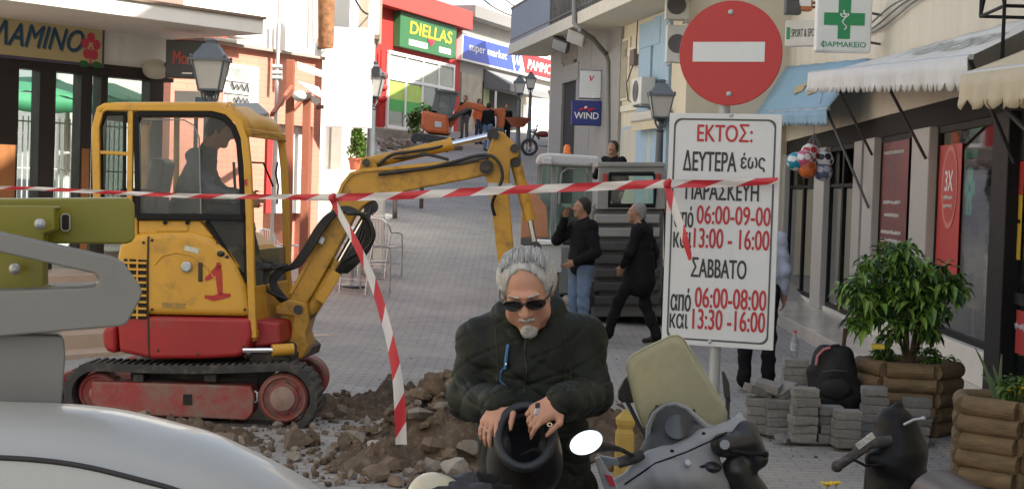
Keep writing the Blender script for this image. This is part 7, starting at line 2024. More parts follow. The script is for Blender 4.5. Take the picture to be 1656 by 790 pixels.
b = MB(); b.add([mc + mn * .0125 + mu * (.053 * math.cos(a)) + mv * (.0345 * math.sin(a)) for a in [2 * math.pi * i / 32 for i in range(32)]], [list(range(32))]); b.build('mirror_glass', mirrorm, mo)
for q in (((1045, 742), (1058, 722), (1050, 690), (1062, 655)), ((1185, 700), (1150, 702), (1130, 690), (1122, 662)), ((1010, 770), (1040, 764), (1080, 742), (1120, 738))):
    b = MB(); b.tube([at(x, y, YS - .10 + .07 * k) for k, (x, y) in enumerate(q)], .0045, 6); b.build('cable', hose, scA, smooth=60)
b = MB(); b.lathe(at(1095, 690, YS - .062), [(.040, 0), (.042, .006), (.036, .008)], 24, ax=(0, -1, .35)); b.build('gauge', M('gauge_face', (.035, .037, .04), .15), scA, smooth=30)
b = MB(); b.lathe(at(1112, 748, YS - .15), [(.011, 0), (.011, .01), (.005, .012)], 14, ax=(0, -1, .3)); b.build('ignition_lock', galv, scA, smooth=30)
b = MB(); b.beam([at(1075, 775, YS - .155), at(1140, 752, YS - .125)], (0, .003, 0), .004); b.build('cover_seam', blackm, scA)
for lst in ([(1020, 606), (1010, 610), (1000, 630), (999, 645), (1006, 650), (1025, 652), (1028, 640)], [(1168, 600), (1172, 600), (1180, 620), (1182, 650), (1176, 652), (1172, 640)]):
    b = MB(); b.prism(pp(lst, YS + .30), (0, .03, 0)); b.build('hand_guard', blackp, scA, bev=.008, seg=3)
for q in (((1010, 640, .32), (1035, 690, .2), (1060, 730, .05)), ((1177, 640, .32), (1176, 672, .2), (1185, 690, 0))): b = MB(); b.tube([at(x, y, YS + d) for x, y, d in q], .008, 6); b.build('guard_stem', blackm, scA, smooth=60)
b = MB(); b.prism(pp([(962, 742), (970, 738), (1002, 790), (980, 800)], YS - .18), (0, .03, 0)); b.build('fairing_trim', scl, scA, bev=.004)
b = MB(); b.prism(pp([(978, 766), (990, 770), (996, 786), (986, 784)], YS - .19), (0, .01, 0)); b.build('red_trim', MATS['print_red'], scA)
b = MB(); b.prism(pp([(965, 735), (1000, 742), (1003, 752), (978, 752)], YS - .14), (0, .03, 0)); b.build('indicator', M('indicator_grey', (.18, .22, .26), .25), scA, bev=.004)
s = SDF(); s.cap((.60, 5.22, .85), (.60, 5.32, .35), .13, .15, k=.05); s.cap((.60, 5.3, .30), (.58, 4.4, .28), .12, .13, k=.05); s.cap((.58, 4.5, .40), (.57, 3.9, .60), .15, .13, k=.06); s.build('bodywork', scg, scA, .015)
s = SDF(); s.cap((.58, 4.62, .74), (.57, 3.98, .78), .13, .12, k=.03); s.box((.58, 4.3, .60), (.2, .6, .07), .02, op='s'); s.build('seat', blackp, scA, .015)
wheel(scA, (.60, 5.5, .24), .24, .11, (1, 0, 0)); wheel(scA, (.58, 4.1, .24), .24, .11, (1, 0, 0))
scC = thing('scooter', 'black scooter front with a bare handlebar at the bottom edge before the pavers', 'scooter', at_z(1450, 1000, 0))
YK = 6.2
glossb = M('gloss_black_plastic', (.004, .004, .0045), .5, var=.2, spec=.25, dirt=((.03, .03, .03), .1, 10))
s = SDF()
s.ell(at(1447, 684, YK), (.060, .06, .055), k=.04); s.cap(at(1446, 690, YK), at(1450, 735, YK - .02), .075, .115, k=.05); s.cap(at(1450, 735, YK - .02), at(1440, 815, YK - .05), .11, .10, k=.04)
s.cap(at(1466, 700, YK), at(1484, 722, YK - .02), .06, .035, k=.03); s.cap(at(1410, 742, YK - .1), at(1490, 775, YK - .1), .03, .03, k=.03); s.cap(at(1480, 775, YK - .08), at(1505, 810, YK - .06), .05, .06, k=.03)
s.cap(at(1449, 668, YK), at(1453, 655, YK), .024, .018, k=.02)
s.build('front_cowl', glossb, scC, .007)
b = MB(); b.tube([at(1440, 712, YK - .1), at(1405, 716, YK - .12), at(1384, 733, YK - .13), at(1356, 752, YK - .14)], [.022, .024, .02, .019], 12); b.ball(at(1354, 753, YK - .14), .024, 10, 7); b.build('grip', rubber, scC, smooth=60)
b = MB(); b.beam([at(1386, 722, YK - .16), at(1413, 702, YK - .15)], (0, .004, 0), .012); b.build('label_strip', M('label_grey', (.42, .42, .40), .5, var=.6, scale=60), scC)
b = MB(); b.tube([at(1462, 686, YK - .1), at(1478, 678, YK - .12), at(1492, 676, YK - .12)], .006, 8); b.ball(at(1493, 676, YK - .12), .010); b.build('brake_lever', galv, scC, smooth=60)
b = MB(); b.tube([at(1380, 742, YK - .16), at(1400, 752, YK - .17), at(1430, 750, YK - .15)], .006, 8); b.build('clutch_lever', blackm, scC, smooth=60)
xk = at(1450, 740, YK).x
s = SDF(); s.cap((xk, YK, .8), (xk + .02, YK + .12, .35), .12, .13, k=.05); s.cap((xk, YK + .1, .28), (xk - .02, YK - .9, .28), .11, .12, k=.05); s.cap((xk, YK - .8, .4), (xk - .03, YK - 1.4, .58), .13, .11, k=.06); s.build('bodywork', glossb, scC, .016)
wheel(scC, (xk + .02, YK + .3, .24), .24, .11, (1, 0, 0)); wheel(scC, (xk - .02, YK - 1.1, .24), .24, .11, (1, 0, 0))
s = SDF(); s.cap((xk - .01, YK - .7, .74), (xk - .03, YK - 1.35, .78), .12, .11, k=.03); s.build('seat', blackp, scC, .016)
YM = 4.30
scM = thing('scooter', 'cream scooter headset peeping over the bottom edge left of the helmet', 'scooter', (at(720, 790, YM).x, YM, 0))
creamp = M('cream_scooter_paint', (.50, .47, .36), .35, var=.04, coat=.3)
s = SDF(); s.ell(at(700, 800, YM), (.070, .06, .060), k=.03); s.cap(at(700, 802, YM), at(790, 822, YM + .02), .05, .045, k=.04); s.build('headset', creamp, scM, .006)
xm = at(720, 790, YM).x; zm = at(720, 800, YM).z
s = SDF(); s.cap((xm, YM, zm - .06), (xm, YM - .08, .35), .07, .14, k=.05); s.cap((xm, YM - .05, .3), (xm + .1, YM + .1, .28), .12, .12, k=.05); s.build('leg_shield', creamp, scM, .016)
wheel(scM, (xm - .02, YM - .22, .22), .22, .1, (1, .1, 0)); 
s = SDF(); s.cap((xm + .06, YM + .02, .34), (xm + .12, YM + .32, .36), .12, .12, k=.05); s.build('bodywork', creamp, scM, .016)
glv = M('glove_leather', (.018, .018, .02), .55, var=.3, scale=20, bump=.2, bscale=90)
for k, (px, py, f, n_, sd, lab) in enumerate(((792, 800, (-1, -.25, .10), (0, -.35, 1), (0, 1, .2), 'black glove with its fingers towards the camera on the cream headset'), (770, 782, (-1, .1, .05), (.1, .1, 1), (0, 1, 0), 'second black glove lying behind the first on the cream headset'))):
    s = SDF(); p = at(px, py, YM - .03 + .07 * k); hand(s, p, f, n_, sd, 1.12, curl=(.18, .22, .24, .28), thumb=.4, rmin=.0135, k=.006, spread=.12)
    g_ = thing('glove', lab, 'glove', p, 'black gloves on the cream scooter'); s.build('glove_leather', glv, g_, .005)
    b = MB(); b.cyl(V(p) + nrm3(f) * -.06, V(p) + nrm3(f) * .0, .034, .034, n=16); b.build('cuff', blackcloth, g_, smooth=40)
p = at_z(1008, 772, 0)
t = thing('wooden_post', 'short yellow painted wooden post with a pointed cap behind the scooter mirror', 'post', p)
yw = M('yellow_painted_wood', (.40, .27, .06), .7, var=.2, scale=12, bump=.2, dirt=((.2, .15, .06), .2, 9), stretch=(1, 1, .3))
k = mpp(p.y); hw = 15 * k
def zat(py): return at(1008, py, p.y).z
b = MB(); b.hexa([V((p.x + sx_ * hw, p.y + sy_ * hw, -.05)) for sx_, sy_ in ((-1, -1), (1, -1), (1, 1), (-1, 1))] + [V((p.x + sx_ * hw, p.y + sy_ * hw, zat(700))) for sx_, sy_ in ((-1, -1), (1, -1), (1, 1), (-1, 1))]); b.build('shaft', yw, t, bev=.008)
b = MB()
def fr_(z0, z1, w0, w1): b.hexa([V((p.x + sx_ * w0, p.y + sy_ * w0, z0)) for sx_, sy_ in ((-1, -1), (1, -1), (1, 1), (-1, 1))] + [V((p.x + sx_ * w1, p.y + sy_ * w1, z1)) for sx_, sy_ in ((-1, -1), (1, -1), (1, 1), (-1, 1))])
fr_(zat(700), zat(692), hw, hw * .75); fr_(zat(692), zat(684), hw * .75, hw * .98); fr_(zat(684), zat(677), hw * .98, hw * 1.02); fr_(zat(677), zat(660), hw * 1.02, hw * .08); b.build('cap', yw, t, bev=.004)
earth = M('earth', (.115, .082, .055), .95, var=.5, scale=11, bump=1., bscale=30, dirt=((.28, .25, .21), .22, 22))
def vnoise(x, y, sd=0):
    from mathutils import noise
    return noise.fractal(V((x + sd * 7.3, y - sd * 3.1, sd)), 1.0, 2.0, 5)
def mound(name, label, cat, cx, cy, rx, ry, h, n=64, rough=.35, sd=1):
    b = MB(); rows = []
    for j in range(n + 1):
        row = []
        for i in range(n + 1):
            u, v = i / n * 2 - 1, j / n * 2 - 1
            x, y = cx + u * rx, cy + v * ry
            rr_ = math.hypot(u, v)
            f = max(0, 1 - rr_ * (1 + .35 * vnoise(x * 1.4, y * 1.4, sd))) 
            f = f * f * (3 - 2 * f) if f < 1 else 1
            z = h * f * (1 + rough * vnoise(x * 3, y * 3, sd + 2)) + .10 * f ** .4 * (vnoise(x * 9, y * 9, sd + 4) + .4 * vnoise(x * 22, y * 22, sd + 5)) * (1 if f > 0 else 0)
            row.append(V((x, y, gz(x, y) - .012 + max(0, z) if f > 0 else gz(x, y) - .02)))
        rows.append(row)
    b.sheet(rows); o = b.build(name, earth, smooth=60)
    return tag(o, label, cat, kind='stuff')
q = gpt(735, 750)
mound('rubble', 'heap of dug-up earth and broken stone behind the man', 'rubble', q.x + .02, q.y + .5, .85, .8, .50, sd=3)
q = gpt(610, 765); mound('rubble', 'low tail of the earth heap left of the hanging tape', 'rubble', q.x, q.y + .3, .42, .4, .16, sd=13)
q = gpt(930, 740); mound('rubble', 'lower end of the earth heap beside the yellow post', 'rubble', q.x, q.y + .6, .8, .8, .34, sd=5)
q = gpt(560, 672); mound('dirt', 'loose dark dirt in front of the excavator tracks', 'dirt', q.x, q.y + .1, .55, .32, .12, sd=7)
q = gpt(300, 700); mound('dirt', 'loose dirt along the near track of the excavator', 'dirt', q.x, q.y - .25, .75, .4, .12, sd=9)
q = gpt(640, 660); mound('dirt', 'strip of dug earth behind the hanging tape', 'dirt', q.x, q.y + .3, .5, .3, .16, sd=11)
def rockmesh(r, seed, mat, sub=3, sq=1.0):
    from mathutils import noise
    bm = bmesh.new(); bmesh.ops.create_icosphere(bm, subdivisions=sub, radius=1)
    rg = random.Random(seed); cuts = [(V((rg.gauss(0, 1), rg.gauss(0, 1), rg.gauss(0, 1))).normalized(), rg.uniform(.45, .8)) for _ in range(12)]
    for v in bm.verts:
        p = v.co.copy()
        for n_, d in cuts:
            e = p.dot(n_) - d
            if e > 0: p -= n_ * e * .97
        p *= 1 + .16 * noise.fractal(p * 1.6 + V((seed, 0, 0)), 1, 2, 4) + .05 * noise.fractal(p * 6 + V((0, seed, 0)), 1, 2, 3)
        v.co = V((p.x * r[0], p.y * r[1], p.z * r[2]))
    me = bpy.data.meshes.new('rock'); bm.to_mesh(me); bm.free()
    me.materials.append(mat); me.polygons.foreach_set('use_smooth', [True] * len(me.polygons)); me.set_sharp_from_angle(angle=R(28))
    return me
rb_ = M('brown_rock', (.17, .125, .09), .92, var=.35, scale=6, bump=.7, bscale=26, dirt=((.30, .25, .20), .2, 8))
rg_ = M('grey_rock', (.23, .20, .17), .9, var=.28, scale=7, bump=.6, bscale=26, dirt=((.17, .12, .08), .28, 6))
rp_ = M('pale_rock', (.34, .31, .275), .9, var=.2, scale=7, bump=.6, bscale=26, dirt=((.22, .16, .11), .22, 6))
rocks = [(710, 668, .20, .19, .21, rb_, 'big brown boulder on top of the earth heap beside the man’s sleeve', .36, 11.5),
    (735, 705, .13, .12, .12, rb_, 'brown rock below the big boulder at the man’s elbow', .2, 10.7),
    (723, 722, .14, .12, .13, rg_, 'rounded tan stone in the middle of the earth heap', .1, 10.3),
    (757, 735, .085, .08, .09, rb_, 'small orange-brown stone beside the rounded tan stone', .08, 10.1),
    (613, 733, .13, .11, .09, rp_, 'pale grey rock left of the end of the hanging tape', 0, None),
    (628, 752, .10, .09, .08, rb_, 'dark rock right below the pale grey rock', 0, None),
    (608, 765, .10, .10, .09, rb_, 'square brown rock at the near foot of the earth heap', 0, None),
    (580, 750, .13, .10, .08, rb_, 'flat brown rock at the left end of the earth heap', 0, None),
    (480, 712, .17, .14, .10, rb_, 'large brown rock lying alone before the excavator sprocket', 0, None),
    (478, 734, .07, .06, .045, rg_, 'small grey stone just in front of the large lone rock', 0, None),
    (371, 716, .12, .11, .10, rb_, 'brown rock beside the silver car roof, below the track', 0, None),
    (285, 694, .21, .15, .10, rb_, 'wide brown rock under the near track above the car roof', 0, None),
    (230, 677, .10, .09, .08, rg_, 'grey stone at the left end of the near track', 0, None),
    (455, 765, .08, .07, .06, rb_, 'brown stone touching the edge of the car roof', 0, None),
    (645, 690, .10, .08, .12, rg_, 'tan stone behind the hanging tape', .1, 11.3),
    (675, 690, .12, .10, .11, rb_, 'brown stone between the hanging tape and the big boulder', .18, 11.2),
    (670, 742, .11, .1, .08, rb_, 'earthy rock right of the tape end', .06, 10.2),
    (735, 760, .12, .1, .08, rp_, 'pale stone at the front of the heap left of the man’s coat', 0, None),
    (640, 775, .07, .06, .05, rb_, 'small brown stone in front of the heap', 0, None),
    (553, 665, .12, .1, .07, rb_, 'dark clod beside the sprocket', 0, None),
    (594, 677, .03, .03, .06, rp_, 'small upright white stone beside the tape', 0, None),
    (925, 485, .16, .14, .12, rp_, 'pale dusty rock behind the shoulder of the man with the helmet', 0, None),
    (978, 668, .26, .20, .12, rp_, 'pale stone slab on the ground between the man and the windscreen', 0, None)]
for i, (px, py, a, b_, c_, mt, lab, lift, Yr) in enumerate(rocks):
    o = link('rock', rockmesh((a, b_, c_), 20 + i, mt))
    if Yr is None:
        q = gpt(px, py + 10); o.location = q + V((0, 0, c_ * .55))
    else:
        q = at(px, py, Yr); o.location = q
    o.rotation_euler = (0, 0, rng.uniform(0, 6))
    tag(o, lab, 'rock', 'rocks dug out of the street')
def crumbs(name, label, regions, mats, cat):
    b = MB()
    for (px0, py0, px1, py1, n, rmin, rmax) in regions:
        for _ in range(n):
            q = gpt(rng.uniform(px0, px1), rng.uniform(py0, py1)); r_ = rmin + (rmax - rmin) * rng.random() ** 3
            b.mi = rng.randrange(len(mats)); ang = Matrix.Rotation(rng.uniform(0, 6), 3, V((rng.random(), rng.random(), 1)))
            b.chunk(q + V((0, 0, r_ * .4)), r_, rng)
    o = b.build(name, mats, smooth=20, fix=False); return tag(o, label, cat, kind='stuff')
crumbs('gravel', 'scattered crumbs of stone and earth on the paving', [(380, 690, 800, 786, 420, .005, .05), (480, 640, 760, 700, 200, .008, .05), (200, 680, 520, 720, 120, .008, .03), (880, 640, 1010, 700, 90, .008, .04), (1180, 690, 1500, 740, 60, .006, .015), (600, 520, 1000, 640, 60, .006, .012)], [rb_, rg_, earth, rb_, rg_, earth], 'gravel')
b = MB()
for _ in range(420):
    u = rng.gauss(-.05, .40); v = rng.gauss(0, .36); q = gpt(735, 750); x, y = q.x + u, q.y + .5 + v
    f = max(0, 1 - math.hypot(u / .85, v / .8)); z = .50 * f * f * (3 - 2 * f) + .02; r_ = .010 + .085 * rng.random() ** 3
    b.mi = rng.choice((0, 0, 1, 2, 2, 3)); b.chunk(V((x, y, z + r_ * .2)), r_, rng)
tag(b.build('rubble', [rb_, rg_, earth, rb_], smooth=20, fix=False), 'small stones strewn over the earth heap', 'rubble', kind='stuff')
t = thing('shovel', 'steel shovel blade sticking out of the dirt behind the hanging tape', 'shovel', gpt(645, 650))
b = MB(); b.prism(pp([(625, 612), (634, 614), (666, 640), (662, 652), (652, 650), (630, 628)], 12.4), (.0, .02, .0)); b.build('blade', darksteel, t, bev=.004)
b = MB(); b.cyl(at(660, 648, 12.42), at(700, 662, 12.2), .016); b.build('handle', orangewood, t, smooth=40)
def slot(px, py): return at_z(px, py, .03)
bw_, bd_, bh_ = .19, .16, .066
variants = []
for k in range(5):
    from mathutils import noise
    bm = bmesh.new(); bmesh.ops.create_cube(bm, size=1)
    bmesh.ops.subdivide_edges(bm, edges=bm.edges[:], cuts=3, use_grid_fill=True)
    for v in bm.verts:
        p = V((v.co.x * bw_, v.co.y * bd_, v.co.z * bh_))
        cr_ = sum(abs(abs(c) - .5) < 1e-4 for c in v.co)
        if cr_ >= 2: p *= 1 - .02 * rng.random() - (.05 if rng.random() < .12 else 0)
        p += V((noise.noise(p * 30 + V((k * 9, 0, 0))), noise.noise(p * 30 + V((0, k * 9, 0))), noise.noise(p * 30 + V((0, 0, k * 9))))) * .0025
        v.co = p
    me = bpy.data.meshes.new('paving_stone'); bm.to_mesh(me); bm.free(); me.materials.append(concrete); variants.append(me)
ordn = ['topmost', 'second from the top', 'third from the top', 'fourth from the top', 'fifth from the top', 'sixth from the top', 'seventh from the top', 'eighth from the top']
def stack(px, py, n, where, dY=0., ang=0., dx=0.):
    q = slot(px, py); q = V((q.x + dx, q.y + bd_ / 2 + dY, .03))
    for i in range(n):
        o = bpy.data.objects.new('paving_stone', variants[rng.randrange(5)]); COL.objects.link(o)
        bv = o.modifiers.new('bevel', 'BEVEL'); bv.width = .006; bv.segments = 2; bv.limit_method = 'ANGLE'; bv.angle_limit = R(50)
        o.location = (q.x + rng.uniform(-.013, .013), q.y + rng.uniform(-.013, .013), q.z + bh_ * (i + .5) + .001 * i)
        o.rotation_euler = (0, 0, ang + rng.uniform(-.10, .10) + (math.pi if rng.random() < .5 else 0))
        tag(o, '%s paver in %s' % (ordn[n - 1 - i], where), 'paving stone', 'stacked paving stones')
    return q
stack(1228, 700, 4, 'the far left stack, under loose tilted pavers')
stack(1260, 704, 4, 'the second stack from the left, level with its neighbour')
stack(1301, 716, 6, 'the tall front stack left of the backpack', ang=.08)
stack(1345, 716, 4, 'the stack right under the black backpack')
stack(1372, 724, 4, 'the nearest stack, before the backpack')
stack(1415, 713, 6, 'the tall stack between backpack and log planter', ang=-.05)
stack(1295, 700, 8, 'the rear stack carrying the plastic bottle', dY=.32)
stack(1384, 700, 6, 'the rear stack right of the backpack', dY=.30)
stack(1338, 704, 4, 'the rear stack supporting the backpack', dY=.30)
stack(1440, 706, 5, 'the rear stack against the log planter', dY=.25)
stack(1484, 718, 5, 'the right-hand stack in front of the log planter', ang=.1)
q = slot(1228, 700)
for k, (dx, dz, rt, rz_, lab) in enumerate(((-.01, 4.75, (0, .30, 0), .25, 'loose paver leaning on the far left stack, its left side down'), (.07, 5.3, (.1, .22, 0), -.35, 'loose paver lying tilted on top of another leaning one'), (.19, 4.8, (0, -.5, 0), .5, 'small loose paver propped against the tilted pair'))):
    o = bpy.data.objects.new('paving_stone', variants[k]); COL.objects.link(o)
    bv = o.modifiers.new('bevel', 'BEVEL'); bv.width = .006; bv.segments = 2; bv.limit_method = 'ANGLE'; bv.angle_limit = R(50)
    o.location = (q.x + dx, q.y + .09, .03 + bh_ * dz); o.rotation_euler = (rt[0], rt[1], rz_)
    tag(o, lab, 'paving stone', 'stacked paving stones')
o = bpy.data.objects.new('paving_stone', variants[3]); COL.objects.link(o); q2 = slot(1268, 712); o.location = (q2.x, q2.y, .03 + .02); o.rotation_euler = (.25, .1, .9); o.scale = (.7, .7, .5)
tag(o, 'broken half paver lying on the ground before the stacks', 'paving stone', 'stacked paving stones')
bpc = slot(1348, 700); by = bpc.y + .24
t = thing('backpack', 'black backpack slumped on the paving stones against the log planter', 'backpack', (bpc.x, by, .3))
P2 = lambda px, py, d=0: at(px, py, by + d)
s = SDF(); s.ell(P2(1349, 603), (.185, .12, .20), k=.05); s.cap(P2(1330, 640), P2(1370, 640), .11, .12, k=.06); s.cap(P2(1330, 572), P2(1366, 572), .07, .06, k=.06)
s.cap(P2(1312, 602, -.03), P2(1318, 636, -.04), .045, .05, k=.04)
bpm = M('backpack_cloth', (.012, .012, .014), .75, var=.3, scale=10, bump=.15, bscale=120)
s.build('bag', bpm, t, .009, disp=lambda x, y, z: .005 * np.sin(26 * z + 3 * np.sin(14 * x)) + .003 * np.sin(40 * x + 20 * z))
s = SDF(); s.ell(P2(1352, 628, -.11), (.13, .05, .09), k=.03); s.build('front_pocket', bpm, t, .009, disp=lambda x, y, z: .003 * np.sin(40 * x + 30 * z))
b = MB(); b.tube([P2(1340, 568, -.02), P2(1346, 558, -.03), P2(1356, 557, -.03), P2(1362, 566, -.02)], .010, 8); b.build('carry_handle', bpm, t, smooth=60)
b = MB(); b.tube([P2(1320, 590, -.10), P2(1322, 575, -.09), P2(1332, 565, -.08), P2(1342, 562, -.07)], .012, 8); b.build('red_patch', M('patch_red_white', (.34, .12, .12), .7, var=.9, scale=28), t, smooth=60)
b = MB(); b.tube([P2(1330, 600, -.125), P2(1348, 598, -.135), P2(1370, 600, -.125)], .004, 6); b.build('zip', M('zip_grey', (.10, .10, .10), .4), t, smooth=60)
b = MB(); b.tube([P2(1318, 640, -.06), P2(1312, 670, -.08), P2(1320, 690, -.10)], .008, 6); b.build('strap', bpm, t, smooth=60)
b = MB(); b.beam([P2(1360, 600, .08), P2(1367, 530, .06)], (0, .012, 0), .016)
tag(b.build('tool_handle', M('brown_handle', (.10, .055, .035), .6), bev=.006), 'brown wooden tool handle sticking up behind the black backpack', 'handle')
q = slot(1295, 700); bt = V((q.x, q.y + bd_ / 2 + .32, .03 + bh_ * 8 + .008))
t = thing('bottle', 'clear plastic bottle with a red cap on the rear stack of pavers', 'bottle', bt)
b = MB(); b.lathe(bt, [(.028, 0), (.032, .01), (.032, .06), (.029, .075), (.032, .09), (.032, .13), (.014, .18), (.012, .195)], 16); b.build('bottle_body', glass('bottle_plastic', (.85, .9, .92), .35), t, smooth=50)
b = MB(); b.cyl(bt + V((0, 0, .195)), bt + V((0, 0, .215)), .014); b.build('cap', MATS['print_red'], t, smooth=40)
b = MB(); b.lathe(bt, [(.0325, .06), (.0325, .12)], 16, cap=False); b.build('label', M('label_blue_grey', (.4, .45, .52), .5, var=.5, scale=30), t, smooth=60)
def planter(label, c, Rr, rot, ncourse=5, rl=.056):
    t = thing('planter', label, 'planter', c, 'hexagonal log planters')
    b = MB(); rgp = random.Random(int(c[0] * 100))
    for k in range(ncourse):
        z = c[2] + rl * (2 * k + 1) * .985
        ov = .012 if k % 2 else -.012
        for i in range(6):
            a0, a1 = rot + i * math.pi / 3, rot + (i + 1) * math.pi / 3
            p0, p1 = V((c[0] + (Rr - .015) * math.cos(a0), c[1] + (Rr - .015) * math.sin(a0), z)), V((c[0] + (Rr - .015) * math.cos(a1), c[1] + (Rr - .015) * math.sin(a1), z))
            d = (p1 - p0).normalized(); o_ = ov if i % 2 else -ov
            dz = V((0, 0, rgp.uniform(-.004, .004)))
            n_ = 7; pts_ = [p0 - d * o_ + (p1 - p0 + d * 2 * o_) * (j / n_) + dz for j in range(n_ + 1)]
            b.tube(pts_, [rl * 1.17 * rgp.uniform(.985, 1.015) for _ in pts_], 16)
    b.build('log_wall', wood, t, smooth=40)
    b = MB(); b.add([(c[0] + Rr * .95 * math.cos(rot + i * math.pi / 3), c[1] + Rr * .95 * math.sin(rot + i * math.pi / 3), c[2] + rl * 2 * ncourse - .05) for i in range(6)], [list(range(6))]); b.build('soil', soil, t)
    return t
c1 = V((at(1467, 640, 12.15).x, 12.15, .03)); planter('hexagonal log planter holding a leafy bush, beside the backpack', c1, .385, R(-72))
c2 = V((at(1645, 640, 10.0).x, 10.0, .03)); planter('hexagonal log planter at the right edge with an aloe and yellow flowers', c2, .40, R(-105))
zt1 = c1.z + .5
t = thing('bush', 'glossy green leafy bush growing in the log planter before the pharmacy', 'plant', (c1.x, c1.y, zt1))
b = MB(); rgb = random.Random(5)
tips = []
for k in range(9):
    a = k * 2.4; e = V((c1.x + .38 * math.cos(a) * rgb.uniform(.5, 1), c1.y + .30 * math.sin(a) * rgb.uniform(.5, 1), at(1460, rgb.uniform(410, 500), 12.1).z))
    m_ = V((c1.x + (e.x - c1.x) * .3, c1.y + (e.y - c1.y) * .3, zt1 + .22 + .1 * rgb.random()))
    b.tube([V((c1.x + .01 * math.cos(a), c1.y + .01 * math.sin(a), zt1 - .02)), m_, e], [.017, .011, .004], 6); tips.append((m_, e))
b.build('trunk', bark, t, smooth=60)
mb = MB(); pts = []
cl = []
for px, py, r_ in ((1385, 455, .10), (1400, 480, .12), (1415, 430, .11), (1440, 415, .11), (1455, 445, .15), (1470, 405, .09), (1480, 470, .16), (1500, 430, .11), (1520, 445, .12), (1530, 470, .11), (1545, 460, .07), (1430, 480, .15), (1410, 505, .12), (1450, 515, .10), (1500, 510, .10), (1510, 490, .13), (1465, 480, .16), (1372, 475, .07), (1440, 540, .05), (1505, 535, .05), (1392, 520, .06)):
    for dy in (-.22, .0, .2): cl.append((at(px + rgb.uniform(-8, 8), py + rgb.uniform(-8, 8), 12.1 + dy), r_ * 1.0))
for c_, r_ in cl:
    for _ in range(int(300 * r_)):
        v = V((rgb.gauss(0, 1), rgb.gauss(0, 1), rgb.gauss(0, 1))).normalized() * r_ * rgb.random() ** .4
        pts.append(c_ + v)
leaves(mb, pts, .105, rgb, droop=.45, nmi=3); mb.build('foliage', [leaf, M('fresh_leaf', (.16, .27, .04), .4, var=.35, scale=9), leafdark], t, fix=False)
bush('low_plant', 'small bushy plant at the left side of the first log planter', V((c1.x - .22, c1.y - .14, zt1)), (.10, .08, .09), 260, .045, [leaf, leafdark], stem=False)
bush('low_plant', 'small grassy plant at the right side of the first log planter', V((c1.x + .16, c1.y - .12, zt1)), (.13, .08, .09), 240, .05, [leafdark, leaf], stem=False)
q = at(1420, 560, c1.y - .30)
t = thing('plastic_box', 'small yellow plastic box lying on the rim of the first log planter', 'box', q)
b = MB(); b.obox(q, (.05, -.01, 0), (.006, .03, 0), (0, 0, .018)); b.build('box_body', M('yellow_plastic', (.62, .46, .03), .4), t, bev=.006)
b = MB(); b.obox(q + V((0, 0, .020)), (.03, -.006, 0), (.004, .018, 0), (0, 0, .003)); b.build('lid', M('yellow_plastic_dark', (.45, .33, .03), .4), t)
zt2_ = c2.z + .5
al = M('aloe_green', (.10, .16, .07), .45, var=.2)
t = thing('aloe', 'tall thin pointed aloe leaves at the left of the second log planter', 'plant', V((c2.x - .16, c2.y - .1, zt2_)))
for k, (px, py) in enumerate(((1577, 562), (1620, 572), (1596, 600), (1606, 590), (1588, 606))):
    e = at(px, py, c2.y - .12); s0 = V((c2.x - .17 + .012 * k, c2.y - .12, zt2_ - .03)); m_ = (s0 + e) / 2 + V(((e.x - s0.x) * -.25, 0, .02))
    b = MB(); rows = []
    for i in range(9):
        u = i / 8; p = s0 * (1 - u) ** 2 + m_ * 2 * u * (1 - u) + e * u * u; w_ = .014 * (1 - u) ** .6 + .001
        rows.append([p + V((-w_, 0, 0)), p + V((0, .006, 0)), p + V((w_, 0, 0))])
    b.sheet(rows); b.build('leaf', al, t, smooth=60, solid=.005)
bush('low_plant', 'low green flowering plant filling the second log planter', V((c2.x + .03, c2.y - .1, zt2_ - .02)), (.26, .2, .10), 900, .05, [leaf, leafdark, leaf2], stem=False)
def flower(name, label, c, mat, rads=.022, group=None):
    t = thing(name, label, 'flower', c, group)
    b = MB()
    for k in range(6):
        a = k * math.pi / 3; d = V((math.cos(a), math.sin(a) * .8, .3)).normalized(); s_ = d.cross(V((0, 0, 1))).normalized()
        b.add([V(c), V(c) + d * rads * .6 + s_ * rads * .4, V(c) + d * rads * 1.2, V(c) + d * rads * .6 - s_ * rads * .4], [(0, 1, 2, 3)])
    b.ball(V(c) + V((0, 0, .004)), rads * .35, 8, 5)
    b.build('petals', mat, t, fix=False)
    b = MB(); b.cyl(V(c), V(c) - V((0, 0, .09)), .002, n=5); b.build('stem', leaf, t)
fy = M('petal_yellow', (.70, .50, .02), .6)
for k, (px, py, lab) in enumerate(((1632, 632, 'yellow flower leftmost in the second planter'), (1642, 626, 'yellow flower highest in the second planter'), (1648, 636, 'yellow flower low in the second planter beside the edge'), (1653, 628, 'yellow flower nearest the right edge in the second planter'))):
    flower('flower', lab, at(px, py, c2.y - .2), fy, .03, 'yellow flowers in the second planter')
q = at(1375, 806, 6.6)
t = thing('flower_tub', 'low tub of bedding flowers just under the bottom edge before the black scooter', 'planter', (q.x, q.y, .03))
b = MB(); b.lathe((q.x, q.y, 0), [(.18, .0), (.22, q.z - .06), (.24, q.z - .05), (.21, q.z - .05)], 20); b.build('tub', M('terracotta', (.36, .10, .05), .8), t, smooth=40)
b = MB(); b.add([(q.x + .21 * math.cos(a), q.y + .21 * math.sin(a), q.z - .06) for a in [i * math.pi / 10 for i in range(20)]], [list(range(20))]); b.build('soil', soil, t)
bush('low_plant', 'green leaves of the flower tub at the bottom edge', V((q.x, q.y, q.z - .07)), (.2, .16, .035), 260, .05, [leaf, leafdark], stem=False)
